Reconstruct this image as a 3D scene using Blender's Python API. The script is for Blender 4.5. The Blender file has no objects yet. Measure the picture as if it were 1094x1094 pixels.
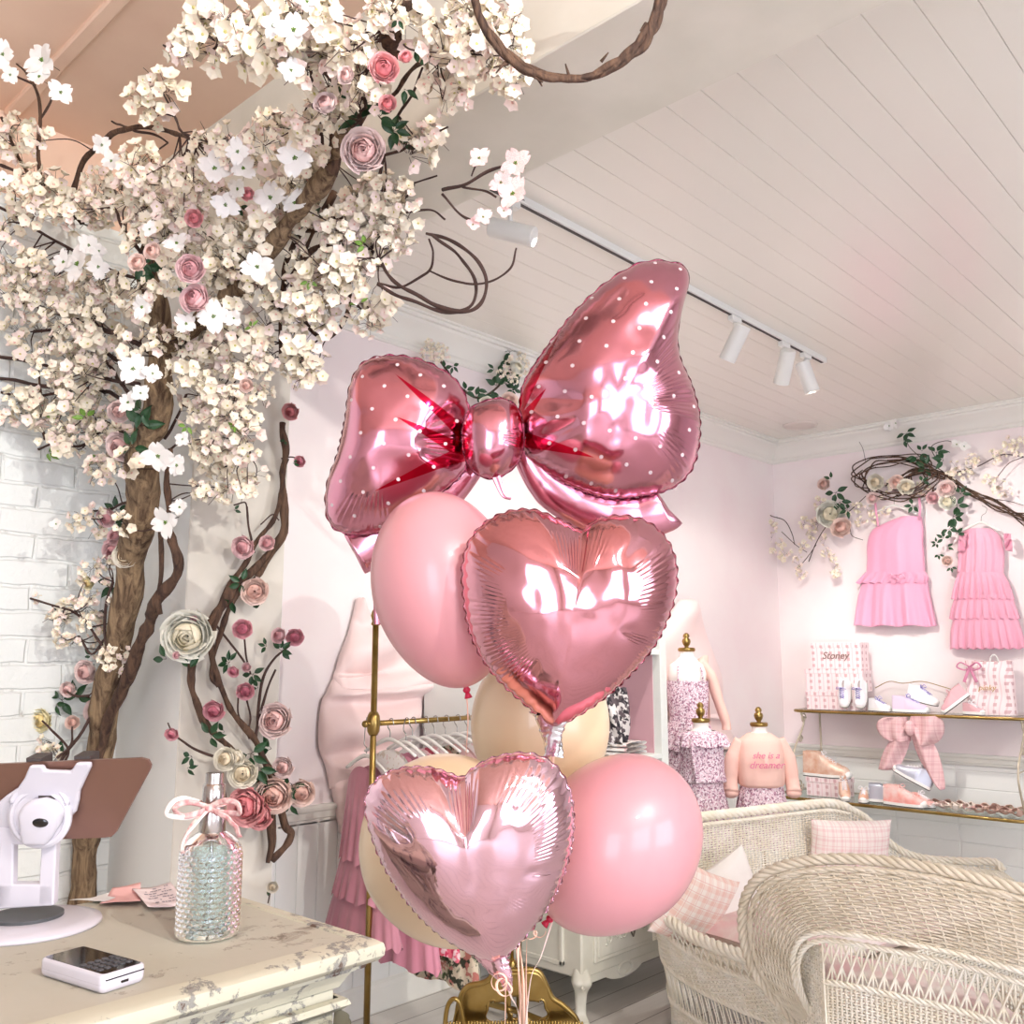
import bpy, math, random
import numpy as np
from mathutils import Vector, Matrix
from mathutils import noise as mnoise
R = math.radians; PI = math.pi
col = bpy.context.scene.collection
random.seed(11)

# ------------------------------------------------------------------ camera
F = 1000.0; PITCH = R(9.1); YAW = R(42.95); H0 = 1.56
FW = Vector((math.cos(YAW)*math.cos(PITCH), math.sin(YAW)*math.cos(PITCH), math.sin(PITCH)))
RT = Vector((math.sin(YAW), -math.cos(YAW), 0))
UP = RT.cross(FW)
CAM = Vector((0, 0, H0))
cd = bpy.data.cameras.new('camera'); co = bpy.data.objects.new('camera', cd); col.objects.link(co)
cd.sensor_width = 36; cd.lens = 36*F/1094; cd.clip_start = 0.05
co.matrix_world = Matrix((( RT.x, UP.x, -FW.x, 0), (RT.y, UP.y, -FW.y, 0), (RT.z, UP.z, -FW.z, H0), (0, 0, 0, 1)))
bpy.context.scene.camera = co

def ray(x, y): return FW + RT*((x-547)/F) + UP*((547-y)/F)
def atD(x, y, d): return CAM + ray(x, y)*d
def atX(x, y, X): r = ray(x, y); return CAM + r*(X/r.x)
def atY(x, y, Y): r = ray(x, y); return CAM + r*(Y/r.y)
def atZ(x, y, Z): r = ray(x, y); return CAM + r*((Z-H0)/r.z)

# ------------------------------------------------------------------ tagging
rootloc = {}
def tag(o, label=None, cat=None, group=None, kind=None):
    if label: o['label'] = label
    if cat: o['category'] = cat
    if group: o['group'] = group
    if kind: o['kind'] = kind
    return o
def thing(name, label, cat, loc, group=None):
    o = bpy.data.objects.new(name, None); col.objects.link(o)
    o.empty_display_size = 0.05
    o.location = loc; rootloc[o.name] = Vector(loc)
    return tag(o, label, cat, group)
def copy_tree(o, parent=None):
    c = o.copy(); col.objects.link(c)
    if parent: c.parent = parent
    for ch in [k for k in bpy.data.objects if k.parent == o]:
        copy_tree(ch, c)
    return c

# ------------------------------------------------------------------ mesh builder
def basis(d):
    d = Vector(d).normalized()
    a = Vector((0, 0, 1)) if abs(d.z) < .9 else Vector((1, 0, 0))
    u = d.cross(a).normalized(); v = d.cross(u).normalized()
    return u, v, d
def spline(pts, n=8, closed=False):
    P = [Vector(p) for p in pts]; out = []
    N = len(P); rng = range(N if closed else N-1)
    for i in rng:
        if closed: a, b, c, d = P[(i-1) % N], P[i], P[(i+1) % N], P[(i+2) % N]
        else:
            b, c = P[i], P[i+1]
            a = P[i-1] if i > 0 else b*2-c
            d = P[i+2] if i+2 < N else c*2-b
        for k in range(n):
            t = k/n
            out.append(0.5*((2*b)+(c-a)*t+(2*a-5*b+4*c-d)*t*t+(3*b-a-3*c+d)*t*t*t))
    if not closed: out.append(P[-1])
    return out
def lerp(a, b, t): return a+(b-a)*t

class MB:
    def __init__(s): s.v = []; s.f = []; s.m = []; s.cur = 0
    def add(s, vs, fs, m=None):
        o = len(s.v); s.v += [tuple(x) for x in vs]
        for f in fs: s.f.append(tuple(i+o for i in f)); s.m.append(s.cur if m is None else m)
        return s
    def grid(s, fn, nu, nv, cu=False, cv=False, m=None):
        U = nu if cu else nu+1; V = nv if cv else nv+1
        vs = [fn(i/nu, j/nv) for i in range(U) for j in range(V)]
        fs = []
        for i in range(nu):
            for j in range(nv):
                a = i*V+j; b = ((i+1) % U)*V+j; c = ((i+1) % U)*V+(j+1) % V; d = i*V+(j+1) % V
                fs.append((a, b, c, d))
        return s.add(vs, fs, m)
    def tube(s, pts, r, n=6, caps=True, closed=False, flat=1.0, m=None):
        P = [Vector(p) for p in pts]; N = len(P)
        rr = r if isinstance(r, (list, tuple)) else [r]*N
        if len(rr) != N: rr = [lerp(rr[0], rr[-1], i/(N-1)) for i in range(N)] if len(rr) == 2 else [rr[int(i*(len(rr)-1)/(N-1))] for i in range(N)]
        vs = []; u = None
        for i, p in enumerate(P):
            d = (P[(i+1) % N]-P[i-1]) if closed else (P[min(i+1, N-1)]-P[max(i-1, 0)])
            if d.length < 1e-9: d = Vector((0, 0, 1))
            d.normalize()
            if u is None: u, w, _ = basis(d)
            else:
                u = u-d*u.dot(d)
                u = u.normalized() if u.length > 1e-6 else basis(d)[0]
                w = d.cross(u)
            for k in range(n):
                a = 2*PI*k/n
                vs.append(p+u*math.cos(a)*rr[i]+w*math.sin(a)*rr[i]*flat)
        fs = []
        for i in range(N if closed else N-1):
            for k in range(n):
                a = i*n+k; b = i*n+(k+1) % n; j = (i+1) % N
                fs.append((a, b, j*n+(k+1) % n, j*n+k))
        if caps and not closed:
            fs.append(tuple(range(n))[::-1]); fs.append(tuple((N-1)*n+k for k in range(n)))
        return s.add(vs, fs, m)
    def lathe(s, prof, c, axis=(0, 0, 1), n=24, m=None):   # prof: (r, h)
        u, w, d = basis(axis); c = Vector(c)
        if axis == (0, 0, 1): u, w, d = Vector((1, 0, 0)), Vector((0, 1, 0)), Vector((0, 0, 1))
        vs = []
        for r, h in prof:
            for k in range(n):
                a = 2*PI*k/n; vs.append(c+d*h+(u*math.cos(a)+w*math.sin(a))*max(r, 1e-5))
        fs = [(i*n+k, i*n+(k+1) % n, (i+1)*n+(k+1) % n, (i+1)*n+k) for i in range(len(prof)-1) for k in range(n)]
        fs.append(tuple(range(n))[::-1]); fs.append(tuple((len(prof)-1)*n+k for k in range(n)))
        return s.add(vs, fs, m)
    def box(s, c, size, bev=0.0, M=None, m=None):   # M: 3x3 basis
        c = Vector(c); hx, hy, hz = [x/2 for x in size]
        if bev > 0:
            bev = min(bev, hx*.9, hy*.9, hz*.9)
            vs = []; fs = []
            # chamfered box: 24 verts
            idx = {}
            for sx in (-1, 1):
                for sy in (-1, 1):
                    for sz in (-1, 1):
                        for ax in range(3):
                            p = [sx*(hx-bev), sy*(hy-bev), sz*(hz-bev)]
                            p[ax] = (sx*hx, sy*hy, sz*hz)[ax]
                            idx[(sx, sy, sz, ax)] = len(vs); vs.append(Vector(p))
            for ax in range(3):
                b, cc = (ax+1) % 3, (ax+2) % 3
                for sg in (-1, 1):
                    q = []
                    for (p1, p2) in ((-1, -1), (1, -1), (1, 1), (-1, 1)):
                        k = [0, 0, 0]; k[ax] = sg; k[b] = p1; k[cc] = p2; q.append(idx[(*k, ax)])
                    fs.append(tuple(q) if sg > 0 else tuple(q[::-1]))
                for s1 in (-1, 1):      # edge chamfers parallel to ax
                    for s2 in (-1, 1):
                        k0 = [0, 0, 0]; k1 = [0, 0, 0]
                        k0[ax] = -1; k1[ax] = 1; k0[b] = k1[b] = s1; k0[cc] = k1[cc] = s2
                        q = (idx[(*k0, b)], idx[(*k1, b)], idx[(*k1, cc)], idx[(*k0, cc)])
                        fs.append(q if s1*s2 > 0 else q[::-1])
            for sx in (-1, 1):
                for sy in (-1, 1):
                    for sz in (-1, 1):
                        q = tuple(idx[(sx, sy, sz, a)] for a in range(3))
                        fs.append(q if sx*sy*sz > 0 else q[::-1])
        else:
            vs = [Vector((sx*hx, sy*hy, sz*hz)) for sx in (-1, 1) for sy in (-1, 1) for sz in (-1, 1)]
            fs = [(0, 1, 3, 2), (4, 6, 7, 5), (0, 4, 5, 1), (2, 3, 7, 6), (0, 2, 6, 4), (1, 5, 7, 3)]
        if M is not None: vs = [M @ v for v in vs]
        return s.add([v+c for v in vs], fs, m)
    def bx(s, x0, x1, y0, y1, z0, z1, bev=0, m=None):
        return s.box(((x0+x1)/2, (y0+y1)/2, (z0+z1)/2), (abs(x1-x0), abs(y1-y0), abs(z1-z0)), bev, None, m)
    def ell(s, c, r, M=None, nu=16, nv=10, fn=None, m=None):
        c = Vector(c)
        def g(u, v):
            th = 2*PI*u; ph = PI*(v*.998+.001)
            d = Vector((math.sin(ph)*math.cos(th), math.sin(ph)*math.sin(th), math.cos(ph)))
            k = fn(d) if fn else 1.0
            p = Vector((d.x*r[0]*k, d.y*r[1]*k, d.z*r[2]*k))
            return c+(M @ p if M is not None else p)
        return s.grid(g, nu, nv, cu=True, m=m)
    def prism(s, pts, d, m=None):       # closed outline (3d pts), extruded by vector d, ngon caps
        P = [Vector(p) for p in pts]; d = Vector(d); n = len(P)
        return s.add(P+[p+d for p in P], [tuple(range(n))[::-1], tuple(range(n, 2*n))]+[(i, (i+1) % n, n+(i+1) % n, n+i) for i in range(n)], m)
    def build(s, name, mats, parent=None, smooth=True, loc=None, label=None, solid=0, sub=0, cat=None, group=None, kind=None, auto=None):
        if not isinstance(mats, (list, tuple)): mats = [mats]
        if parent is not None:
            o0 = rootloc[parent.name]
        elif loc is not None: o0 = Vector(loc)
        else:
            a = np.array(s.v); o0 = Vector(((a[:, 0].min()+a[:, 0].max())/2, (a[:, 1].min()+a[:, 1].max())/2, a[:, 2].min()))
        me = bpy.data.meshes.new(name)
        me.from_pydata([(x-o0.x, y-o0.y, z-o0.z) for x, y, z in s.v], [], s.f)
        for mm in mats: me.materials.append(mm)
        me.polygons.foreach_set('material_index', s.m)
        me.polygons.foreach_set('use_smooth', [bool(smooth)]*len(s.f))
        me.update(); me.validate()
        o = bpy.data.objects.new(name, me); col.objects.link(o)
        if parent is not None: o.parent = parent; rootloc[o.name] = o0
        else: o.location = o0; rootloc[o.name] = o0
        if auto is not None:
            try: me.set_sharp_from_angle(angle=R(auto))
            except Exception: pass
        if solid:
            md = o.modifiers.new('thick', 'SOLIDIFY'); md.thickness = solid; md.offset = 0
        if sub:
            md = o.modifiers.new('sub', 'SUBSURF'); md.levels = sub; md.render_levels = sub
        return tag(o, label, cat, group, kind)
def struct(mb, name, mats, smooth=False, **k):
    return mb.build(name, mats, smooth=smooth, kind='structure', **k)

# ------------------------------------------------------------------ materials
class NT:
    def __init__(s, mat):
        s.t = mat.node_tree; s.n = s.t.nodes; s.l = s.t.links; s.b = s.n['Principled BSDF']
    def node(s, typ, **k):
        n = s.n.new(typ)
        for a, v in k.items(): setattr(n, a, v)
        return n
    def link(s, a, b): s.l.new(a, b)
    def math(s, op, a, b=None, c=None, clamp=False):
        n = s.n.new('ShaderNodeMath'); n.operation = op; n.use_clamp = clamp
        for i, x in enumerate((a, b, c)):
            if x is None: continue
            if isinstance(x, (int, float)): n.inputs[i].default_value = x
            else: s.l.new(x, n.inputs[i])
        return n.outputs[0]
    def mix(s, fac, a, b):
        n = s.n.new('ShaderNodeMix'); n.data_type = 'RGBA'
        for sock, x in ((n.inputs[0], fac), (n.inputs[6], a), (n.inputs[7], b)):
            if isinstance(x, (int, float)): sock.default_value = x
            elif isinstance(x, tuple): sock.default_value = (*x, 1) if len(x) == 3 else x
            else: s.l.new(x, sock)
        return n.outputs[2]
    def coord(s, kind='Object', scale=None):
        c = s.n.new('ShaderNodeTexCoord').outputs[kind]
        if scale:
            m = s.n.new('ShaderNodeMapping'); m.inputs['Scale'].default_value = scale
            s.l.new(c, m.inputs[0]); return m.outputs[0]
        return c
    def sep(s, c):
        n = s.n.new('ShaderNodeSeparateXYZ'); s.l.new(c, n.inputs[0]); return n.outputs
    def noise(s, scale, c=None, detail=4, rough=.5, dist=0):
        n = s.n.new('ShaderNodeTexNoise'); n.inputs['Scale'].default_value = scale
        n.inputs['Detail'].default_value = detail; n.inputs['Roughness'].default_value = rough; n.inputs['Distortion'].default_value = dist
        s.l.new(c if c is not None else s.coord(), n.inputs['Vector']); return n.outputs[0]
    def ramp(s, fac, stops):
        n = s.n.new('ShaderNodeValToRGB'); r = n.color_ramp
        while len(r.elements) < len(stops): r.elements.new(0.5)
        for e, (p, c) in zip(r.elements, stops): e.position = p; e.color = (*c, 1) if isinstance(c, tuple) else (c, c, c, 1)
        s.l.new(fac, n.inputs[0]); return n.outputs[0]
    def bump(s, h, strength=.3, dist=.01, prev=None):
        n = s.n.new('ShaderNodeBump'); n.inputs['Strength'].default_value = strength; n.inputs['Distance'].default_value = dist
        s.l.new(h, n.inputs['Height'])
        if prev: s.l.new(prev, n.inputs['Normal'])
        s.l.new(n.outputs[0], s.b.inputs['Normal']); return n.outputs[0]
    def color(s, x): s.l.new(x, s.b.inputs['Base Color'])
def srgb(r, g, b): return tuple(((c/255)/12.92 if c/255 <= .04045 else ((c/255+.055)/1.055)**2.4) for c in (r, g, b))
def mat(name, c, rough=.6, metal=0, var=None, vscale=6, bump=None, bscale=40, coat=0, sheen=0, trans=0, ior=None, sss=0, spec=None):
    m = bpy.data.materials.new(name); m.use_nodes = True; t = NT(m); b = t.b
    c = srgb(*c); b.inputs['Base Color'].default_value = (*c, 1)
    b.inputs['Roughness'].default_value = rough; b.inputs['Metallic'].default_value = metal
    b.inputs['Coat Weight'].default_value = coat; b.inputs['Coat Roughness'].default_value = .08
    b.inputs['Sheen Weight'].default_value = sheen; b.inputs['Transmission Weight'].default_value = trans
    if ior: b.inputs['IOR'].default_value = ior
    if spec is not None: b.inputs['Specular IOR Level'].default_value = spec
    if sss: b.inputs['Subsurface Weight'].default_value = sss; b.inputs['Subsurface Radius'].default_value = (.01, .006, .005)
    if var is not None:
        t.color(t.mix(t.ramp(t.noise(vscale), [(.35, 0.0), (.65, 1.0)]), tuple(c), srgb(*var)))
    if bump: t.bump(t.noise(bscale), bump, .01)
    return m
# ================================================================== the room
A_ = 3.55; B_ = 6.94; CEIL = 3.32; CX0, CX1 = 1.629, 2.026; CYF = 3.08; BEAM = 3.07; PC = 3.58; RAIL = .93
YB = -3.6; XB = -3.2
m_wall = mat('pink_plaster', (247, 238, 236), .75, var=(245, 231, 231), vscale=2.2, bump=.08, bscale=9)
m_white = mat('white_paint', (240, 240, 236), .45)
m_trim = mat('white_gloss_trim', (238, 236, 228), .35)
m_ceil = mat('cream_plank_paint', (240, 236, 226), .22, bump=.03, bscale=3, spec=.6)
m_pinkc = mat('blush_ceiling_plaster', (240, 208, 184), .7, var=(234, 200, 176), vscale=3)
m_beam = mat('beam_plaster', (226, 222, 209), .8, var=(217, 214, 200), vscale=4, bump=.05, bscale=6)
m_colf = mat('pillar_plaster', (219, 214, 203), .8, var=(206, 201, 190), vscale=3.5, bump=.05, bscale=8)

def brick_mat():
    m = mat('whitewashed_brick', (232, 238, 235), .62); t = NT(m)
    c = t.coord(); s = t.sep(c)
    comb = t.node('ShaderNodeCombineXYZ'); t.link(s[0], comb.inputs[0]); t.link(s[2], comb.inputs[1])
    wob = t.node('ShaderNodeTexNoise'); wob.inputs['Scale'].default_value = 9; t.link(c, wob.inputs['Vector'])
    vm = t.node('ShaderNodeVectorMath', operation='MULTIPLY_ADD'); t.link(wob.outputs[1], vm.inputs[0]); vm.inputs[1].default_value = (.022, .022, 0); t.link(comb.outputs[0], vm.inputs[2])
    br = t.node('ShaderNodeTexBrick'); t.link(vm.outputs[0], br.inputs['Vector'])
    br.inputs['Scale'].default_value = 1; br.inputs['Brick Width'].default_value = .26; br.inputs['Row Height'].default_value = .092
    br.inputs['Mortar Size'].default_value = .009; br.inputs['Mortar Smooth'].default_value = .6; br.inputs['Bias'].default_value = 0
    n1 = t.noise(26, c, 6, .6); n2 = t.noise(7, c, 3)
    h = t.math('ADD', t.math('MULTIPLY', br.outputs['Fac'], -1.0), t.math('MULTIPLY', n1, .55))
    h = t.math('ADD', h, t.math('MULTIPLY', n2, .8))
    t.bump(h, .55, .014)
    crack = t.ramp(t.math('MULTIPLY', br.outputs['Fac'], t.noise(12, c, 5, .7)), [(.56, 0.0), (.72, 1.0)])
    t.color(t.mix(crack, t.mix(n2, srgb(232, 239, 236), srgb(240, 243, 240)), srgb(178, 178, 170)))
    return m
m_brick = brick_mat()
def floor_mat():
    m = mat('whitewashed_floorboards', (214, 208, 200), .35); t = NT(m)
    c = t.coord(); s = t.sep(c)
    g = t.math('FRACT', t.math('MULTIPLY', s[1], 6.5))
    line = t.math('LESS_THAN', g, .04)
    n = t.noise(3, t.coord(scale=(1, 12, 1)), 6)
    t.color(t.mix(line, t.mix(n, srgb(232, 228, 222), srgb(212, 206, 198)), srgb(150, 142, 134)))
    return m
mb = MB(); mb.bx(XB-.2, B_+.2, YB-.2, A_+.2, -.12, 0); struct(mb, 'floor', floor_mat())

# wall behind the brick bay and the pink wall A
mb = MB(); mb.bx(XB, CX0, A_, A_+.2, 0, 3.26); struct(mb, 'wall_brick', m_brick)
mb = MB(); mb.bx(XB, CX0, A_+.01, A_+.2, 3.26, PC); struct(mb, 'wall_brick_top', m_pinkc)
mb = MB(); mb.bx(CX0, B_, A_, A_+.2, 0, CEIL+.3); struct(mb, 'wall_far', m_wall)
mb = MB(); mb.bx(B_, B_+.2, YB, A_+.2, 0, CEIL+.3); struct(mb, 'wall_right', m_wall)
# ceilings
yp = .127; y = A_; mb = MB()
while y > YB-.2:
    y0 = y-yp; g = .002
    mb.add([(CX0+.1, y0+g, CEIL), (B_+.1, y0+g, CEIL), (B_+.1, y-g, CEIL), (CX0+.1, y-g, CEIL)], [(0, 1, 2, 3)])
    mb.add([(CX0+.1, y-g, CEIL), (B_+.1, y-g, CEIL), (B_+.1, y, CEIL+.004), (CX0+.1, y, CEIL+.004)], [(0, 1, 2, 3)])
    mb.add([(CX0+.1, y0, CEIL+.004), (B_+.1, y0, CEIL+.004), (B_+.1, y0+g, CEIL), (CX0+.1, y0+g, CEIL)], [(0, 1, 2, 3)])
    y = y0
mb.bx(CX0+.1, B_+.1, YB-.2, A_+.1, CEIL+.02, CEIL+.12)
struct(mb, 'ceiling', m_ceil)
mb = MB(); mb.bx(XB-.1, CX0+.05, YB-.2, A_+.1, PC, PC+.1)
mb.bx(1.05, 1.10, YB, A_, PC-.018, PC+.01, .006)
struct(mb, 'ceiling_pink', m_pinkc)
# beam and pillar
mb = MB(); mb.bx(CX0, CX1, YB-.1, A_+.05, BEAM, PC+.05, .004); struct(mb, 'ceiling_beam', m_beam)
mb = MB(); mb.bx(CX0, CX1, CYF, A_+.02, 0, BEAM+.02, .004, m=0)
ob = struct(mb, 'wall_pillar', [m_colf, m_white])
for p in ob.data.polygons:
    if p.normal.x < -.5: p.material_index = 1
# crown moulding
def profile_run(mb, prof, p0, p1, out, z):
    p0 = Vector(p0); p1 = Vector(p1); out = Vector(out); n = len(prof)
    vs = [p+out*o+Vector((0, 0, z+h)) for p in (p0, p1) for o, h in prof]
    mb.add(vs, [(i, i+1, n+i+1, n+i) for i in range(n-1)])
crown = [(0, -.17), (.012, -.17), (.02, -.16), (.02, -.145), (.03, -.135), (.034, -.115), (.05, -.085), (.075, -.06), (.095, -.045), (.1, -.03), (.118, -.028), (.12, -.012), (.135, -.01), (.135, .002), (0, .002)]
mb = MB(); profile_run(mb, crown, (CX1, A_, 0), (B_, A_, 0), (0, -1, 0), CEIL); struct(mb, 'trim_1', m_trim, smooth=True, auto=30)
mb = MB(); profile_run(mb, crown, (B_, A_, 0), (B_, YB, 0), (-1, 0, 0), CEIL); struct(mb, 'trim_2', m_trim, smooth=True, auto=30)
# chair rails
rail = [(0, -.07), (.012, -.068), (.012, -.05), (.02, -.045), (.022, -.02), (.032, -.012), (.034, .0), (.03, .008), (0, .01)]
mb = MB(); profile_run(mb, rail, (CX1, A_, 0), (B_, A_, 0), (0, -1, 0), RAIL); struct(mb, 'trim_3', m_trim, smooth=True, auto=30)
mb = MB(); profile_run(mb, rail, (B_, A_, 0), (B_, YB, 0), (-1, 0, 0), RAIL); struct(mb, 'trim_4', m_trim, smooth=True, auto=30)
# wainscot: beadboard on the far wall, shiplap on the right wall
mb = MB(); x = CX1
while x < B_:
    x1 = min(x+.105, B_); mb.bx(x+.003, x1-.003, A_-.012, A_, .1, RAIL-.06, .002); x = x1
mb.bx(CX1, B_, A_-.006, A_, .0, RAIL-.0); struct(mb, 'wall_far_wainscot', m_white)
mb = MB(); z = .12
while z < RAIL-.07:
    z1 = min(z+.118, RAIL-.06); y = A_
    while y > YB:
        y1 = max(y-.42, YB); mb.bx(B_-.012, B_, y1+.003, y-.003, z+.003, z1-.003, .002); y = y1
    z = z1
mb.bx(B_-.006, B_, YB, A_, 0, RAIL-.0); struct(mb, 'wall_right_wainscot', m_white)
base = [(.02, 0), (.02, .1), (.014, .115), (.014, .13), (.006, .14), (0, .142)]
mb = MB(); profile_run(mb, base, (CX1, A_, 0), (B_, A_, 0), (0, -1, 0), 0); struct(mb, 'baseboard_far', m_trim)
mb = MB(); profile_run(mb, base, (B_, A_, 0), (B_, YB, 0), (-1, 0, 0), 0); struct(mb, 'baseboard_right', m_trim)
# the shop behind the camera: walls with tall storefront windows
m_wb = mat('back_wall_cream', (238, 233, 226), .8)
def holed(mb, axis, c, th, a0, a1, z0, z1, holes):
    edges = sorted(set([a0, a1]+[h for q in holes for h in q[:2]]))
    def slab(u0, u1, w0, w1):
        if w1-w0 < .001 or u1-u0 < .001: return
        if axis == 'y': mb.bx(u0, u1, c-th, c, w0, w1)
        else: mb.bx(c-th, c, u0, u1, w0, w1)
    for u0, u1 in zip(edges, edges[1:]):
        h = [q for q in holes if q[0] <= u0+1e-6 and q[1] >= u1-1e-6]
        if h: slab(u0, u1, z0, h[0][2]); slab(u0, u1, h[0][3], z1)
        else: slab(u0, u1, z0, z1)
mb = MB(); holed(mb, 'y', YB, .2, XB, B_+.2, 0, PC, [(-2.2, .2, .5, 2.9), (1.0, 3.2, .5, 2.7)]); struct(mb, 'wall_back', m_wb)
mb = MB(); holed(mb, 'x', XB, .2, YB-.2, A_+.2, 0, PC, [(-2.4, -.6, .1, 2.8)]); struct(mb, 'wall_left', m_wb)
def frame(name, axis, c, a0, a1, z0, z1, nx, nz):
    mb = MB()
    def bar(u0, u1, w0, w1):
        if axis == 'y': mb.bx(u0, u1, c-.12, c-.06, w0, w1, .005)
        else: mb.bx(c-.12, c-.06, u0, u1, w0, w1, .005)
    for i in range(nx+1):
        u = lerp(a0, a1, i/nx); bar(u-.03, u+.03, z0, z1)
    for i in range(nz+1):
        w = lerp(z0, z1, i/nz); bar(a0, a1, w-.03, w+.03)
    struct(mb, name, m_trim)
frame('window_1', 'y', YB, -2.2, .2, .5, 2.9, 3, 2); frame('window_2', 'y', YB, 1.0, 3.2, .5, 2.7, 3, 2); frame('window_3', 'x', XB, -2.4, -.6, .1, 2.8, 2, 2)

# ------------------------------------------------------------------ daylight and lamps
w = bpy.data.worlds.new('daylight'); bpy.context.scene.world = w; w.use_nodes = True
w.node_tree.nodes['Background'].inputs[0].default_value = (.82, .86, 1.0, 1); w.node_tree.nodes['Background'].inputs[1].default_value = 6.0
def area(name, loc, sx, sy, energy, color, aim=None, portal=False, shape='RECTANGLE', spread=None):
    l = bpy.data.lights.new(name, 'AREA'); l.shape = shape; l.size = sx; l.size_y = sy; l.energy = energy; l.color = color
    if portal: l.cycles.is_portal = True
    if spread: l.spread = spread
    o = bpy.data.objects.new(name, l); col.objects.link(o); o.location = loc
    d = Vector(aim)-Vector(loc); o.rotation_euler = d.to_track_quat('-Z', 'Y').to_euler(); return o
area('window_portal', (-1.0, YB-.15, 1.7), 2.4, 2.4, 1, (1, 1, 1), (-1.0, 0, 1.7), portal=True)
area('window_portal', (2.1, YB-.15, 1.6), 2.2, 2.2, 1, (1, 1, 1), (2.1, 0, 1.6), portal=True)
area('window_portal', (XB-.15, -1.5, 1.45), 1.8, 2.7, 1, (1, 1, 1), (0, -1.5, 1.45), portal=True)

m_lampw = mat('spot_body_white', (232, 231, 226), .4)
m_dark = mat('track_slot_dark', (60, 52, 50), .5)
m_glow = bpy.data.materials.new('lamp_glow'); m_glow.use_nodes = True
_b = m_glow.node_tree.nodes['Principled BSDF']; _b.inputs['Emission Color'].default_value = (1, .95, .86, 1); _b.inputs['Emission Strength'].default_value = 30
def spot(loc, aim, energy, size=R(70), color=(1, .955, .90), r=.02, blend=.6):
    l = bpy.data.lights.new('spot_beam', 'SPOT'); l.energy = energy; l.color = color; l.spot_size = size; l.spot_blend = blend; l.shadow_soft_size = r
    o = bpy.data.objects.new('spot_beam', l); col.objects.link(o); o.location = loc
    o.rotation_euler = (Vector(aim)-Vector(loc)).to_track_quat('-Z', 'Y').to_euler()
def track_head(top, direction, label, energy, L=.15, rad=.036, aim=None, size=R(75)):
    top = Vector(top); d = Vector(direction).normalized()
    t = thing('track_spotlight', label, 'spotlight', top, 'spotlights on ceiling tracks')
    mb = MB(); mb.bx(top.x-.045, top.x+.045, top.y-.016, top.y+.016, top.z-.03, top.z, .004); mb.build('adapter', m_lampw, t, smooth=False)
    mb = MB(); mb.tube([top-Vector((0, 0, .03)), top-Vector((0, 0, .105))], .009, 10); mb.build('stem', m_lampw, t)
    c = top-Vector((0, 0, .13)); a = c-d*L*.45; b = c+d*L*.55
    mb = MB(); mb.tube([a, a+d*.004, a+d*.004, b-d*.002, b-d*.002, b, b, b-d*.012], [rad*.93, rad, rad, rad, rad, rad*.97, rad*.85, rad*.8], 28); mb.build('lamp_body', m_lampw, t, auto=40)
    mb = MB(); mb.tube([b-d*.010, b-d*.004], rad*.78, 24); mb.build('lamp_lens', m_glow, t)
    spot(b+d*.02, b+d*.02+d if aim is None else aim, energy, size)
    return b
TY = 2.262; ZT = 3.29
tr = thing('lighting_track', 'long white ceiling lighting track ending near the far corner', 'lighting track', (3.6, TY, ZT))
mb = MB(); mb.bx(1.9, 5.1, TY-.018, TY+.018, ZT-.0, CEIL+.004, .003); mb.build('rail', m_lampw, tr, smooth=False)
mb = MB(); mb.bx(1.9, 5.095, TY-.007, TY+.007, ZT-.003, ZT+.002); mb.build('slot', m_dark, tr, smooth=False)
mb = MB(); mb.bx(5.1, 5.115, TY-.02, TY+.02, ZT-.002, CEIL+.004, .002); mb.build('end_cap', m_lampw, tr, smooth=False)
def aimdir(p, x1, y1, x0, y0, into=0.0):   # picture-plane heading turned into a world direction
    v = RT*(x1-x0)+UP*-(y1-y0); return v.normalized()+FW*into
track_head((2.42, TY, ZT), aimdir(0, 575, 272, 525, 255, -.35), 'white cylindrical spotlight on the track nearest the beam, lens glowing', 50, .18, .038, aim=(4.5, 3.5, 1.6))
track_head((4.09, TY, ZT), aimdir(0, 765, 395, 783, 352, .3), 'white spotlight alone between bow balloon and the pair at track end', 50, .19, .042, aim=(4.6, 3.5, 1.0))
track_head((4.62, TY, ZT), aimdir(0, 830, 420, 834, 376, .5), 'white spotlight pointing straight down beside the last one on the track', 50, .19, .042, aim=(6.2, 3.4, 1.0))
track_head((4.88, TY, ZT), aimdir(0, 860, 428, 849, 392, -.12), 'white spotlight at the very end of the track, tilted right', 80, .18, .042, aim=(6.9, 1.9, 1.5), size=R(85))
# ceiling speaker
pc = atZ(855, 454, CEIL)
mb = MB(); mb.lathe([(.0, -.012), (.10, -.012), (.118, -.010), (.125, -.004), (.127, .002), (0, .002)], pc, n=40)
mb.build('ceiling_speaker', mat('speaker_grille', (222, 214, 206), .6), label='round white speaker grille flush in the plank ceiling by the corner', cat='ceiling speaker')
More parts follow.
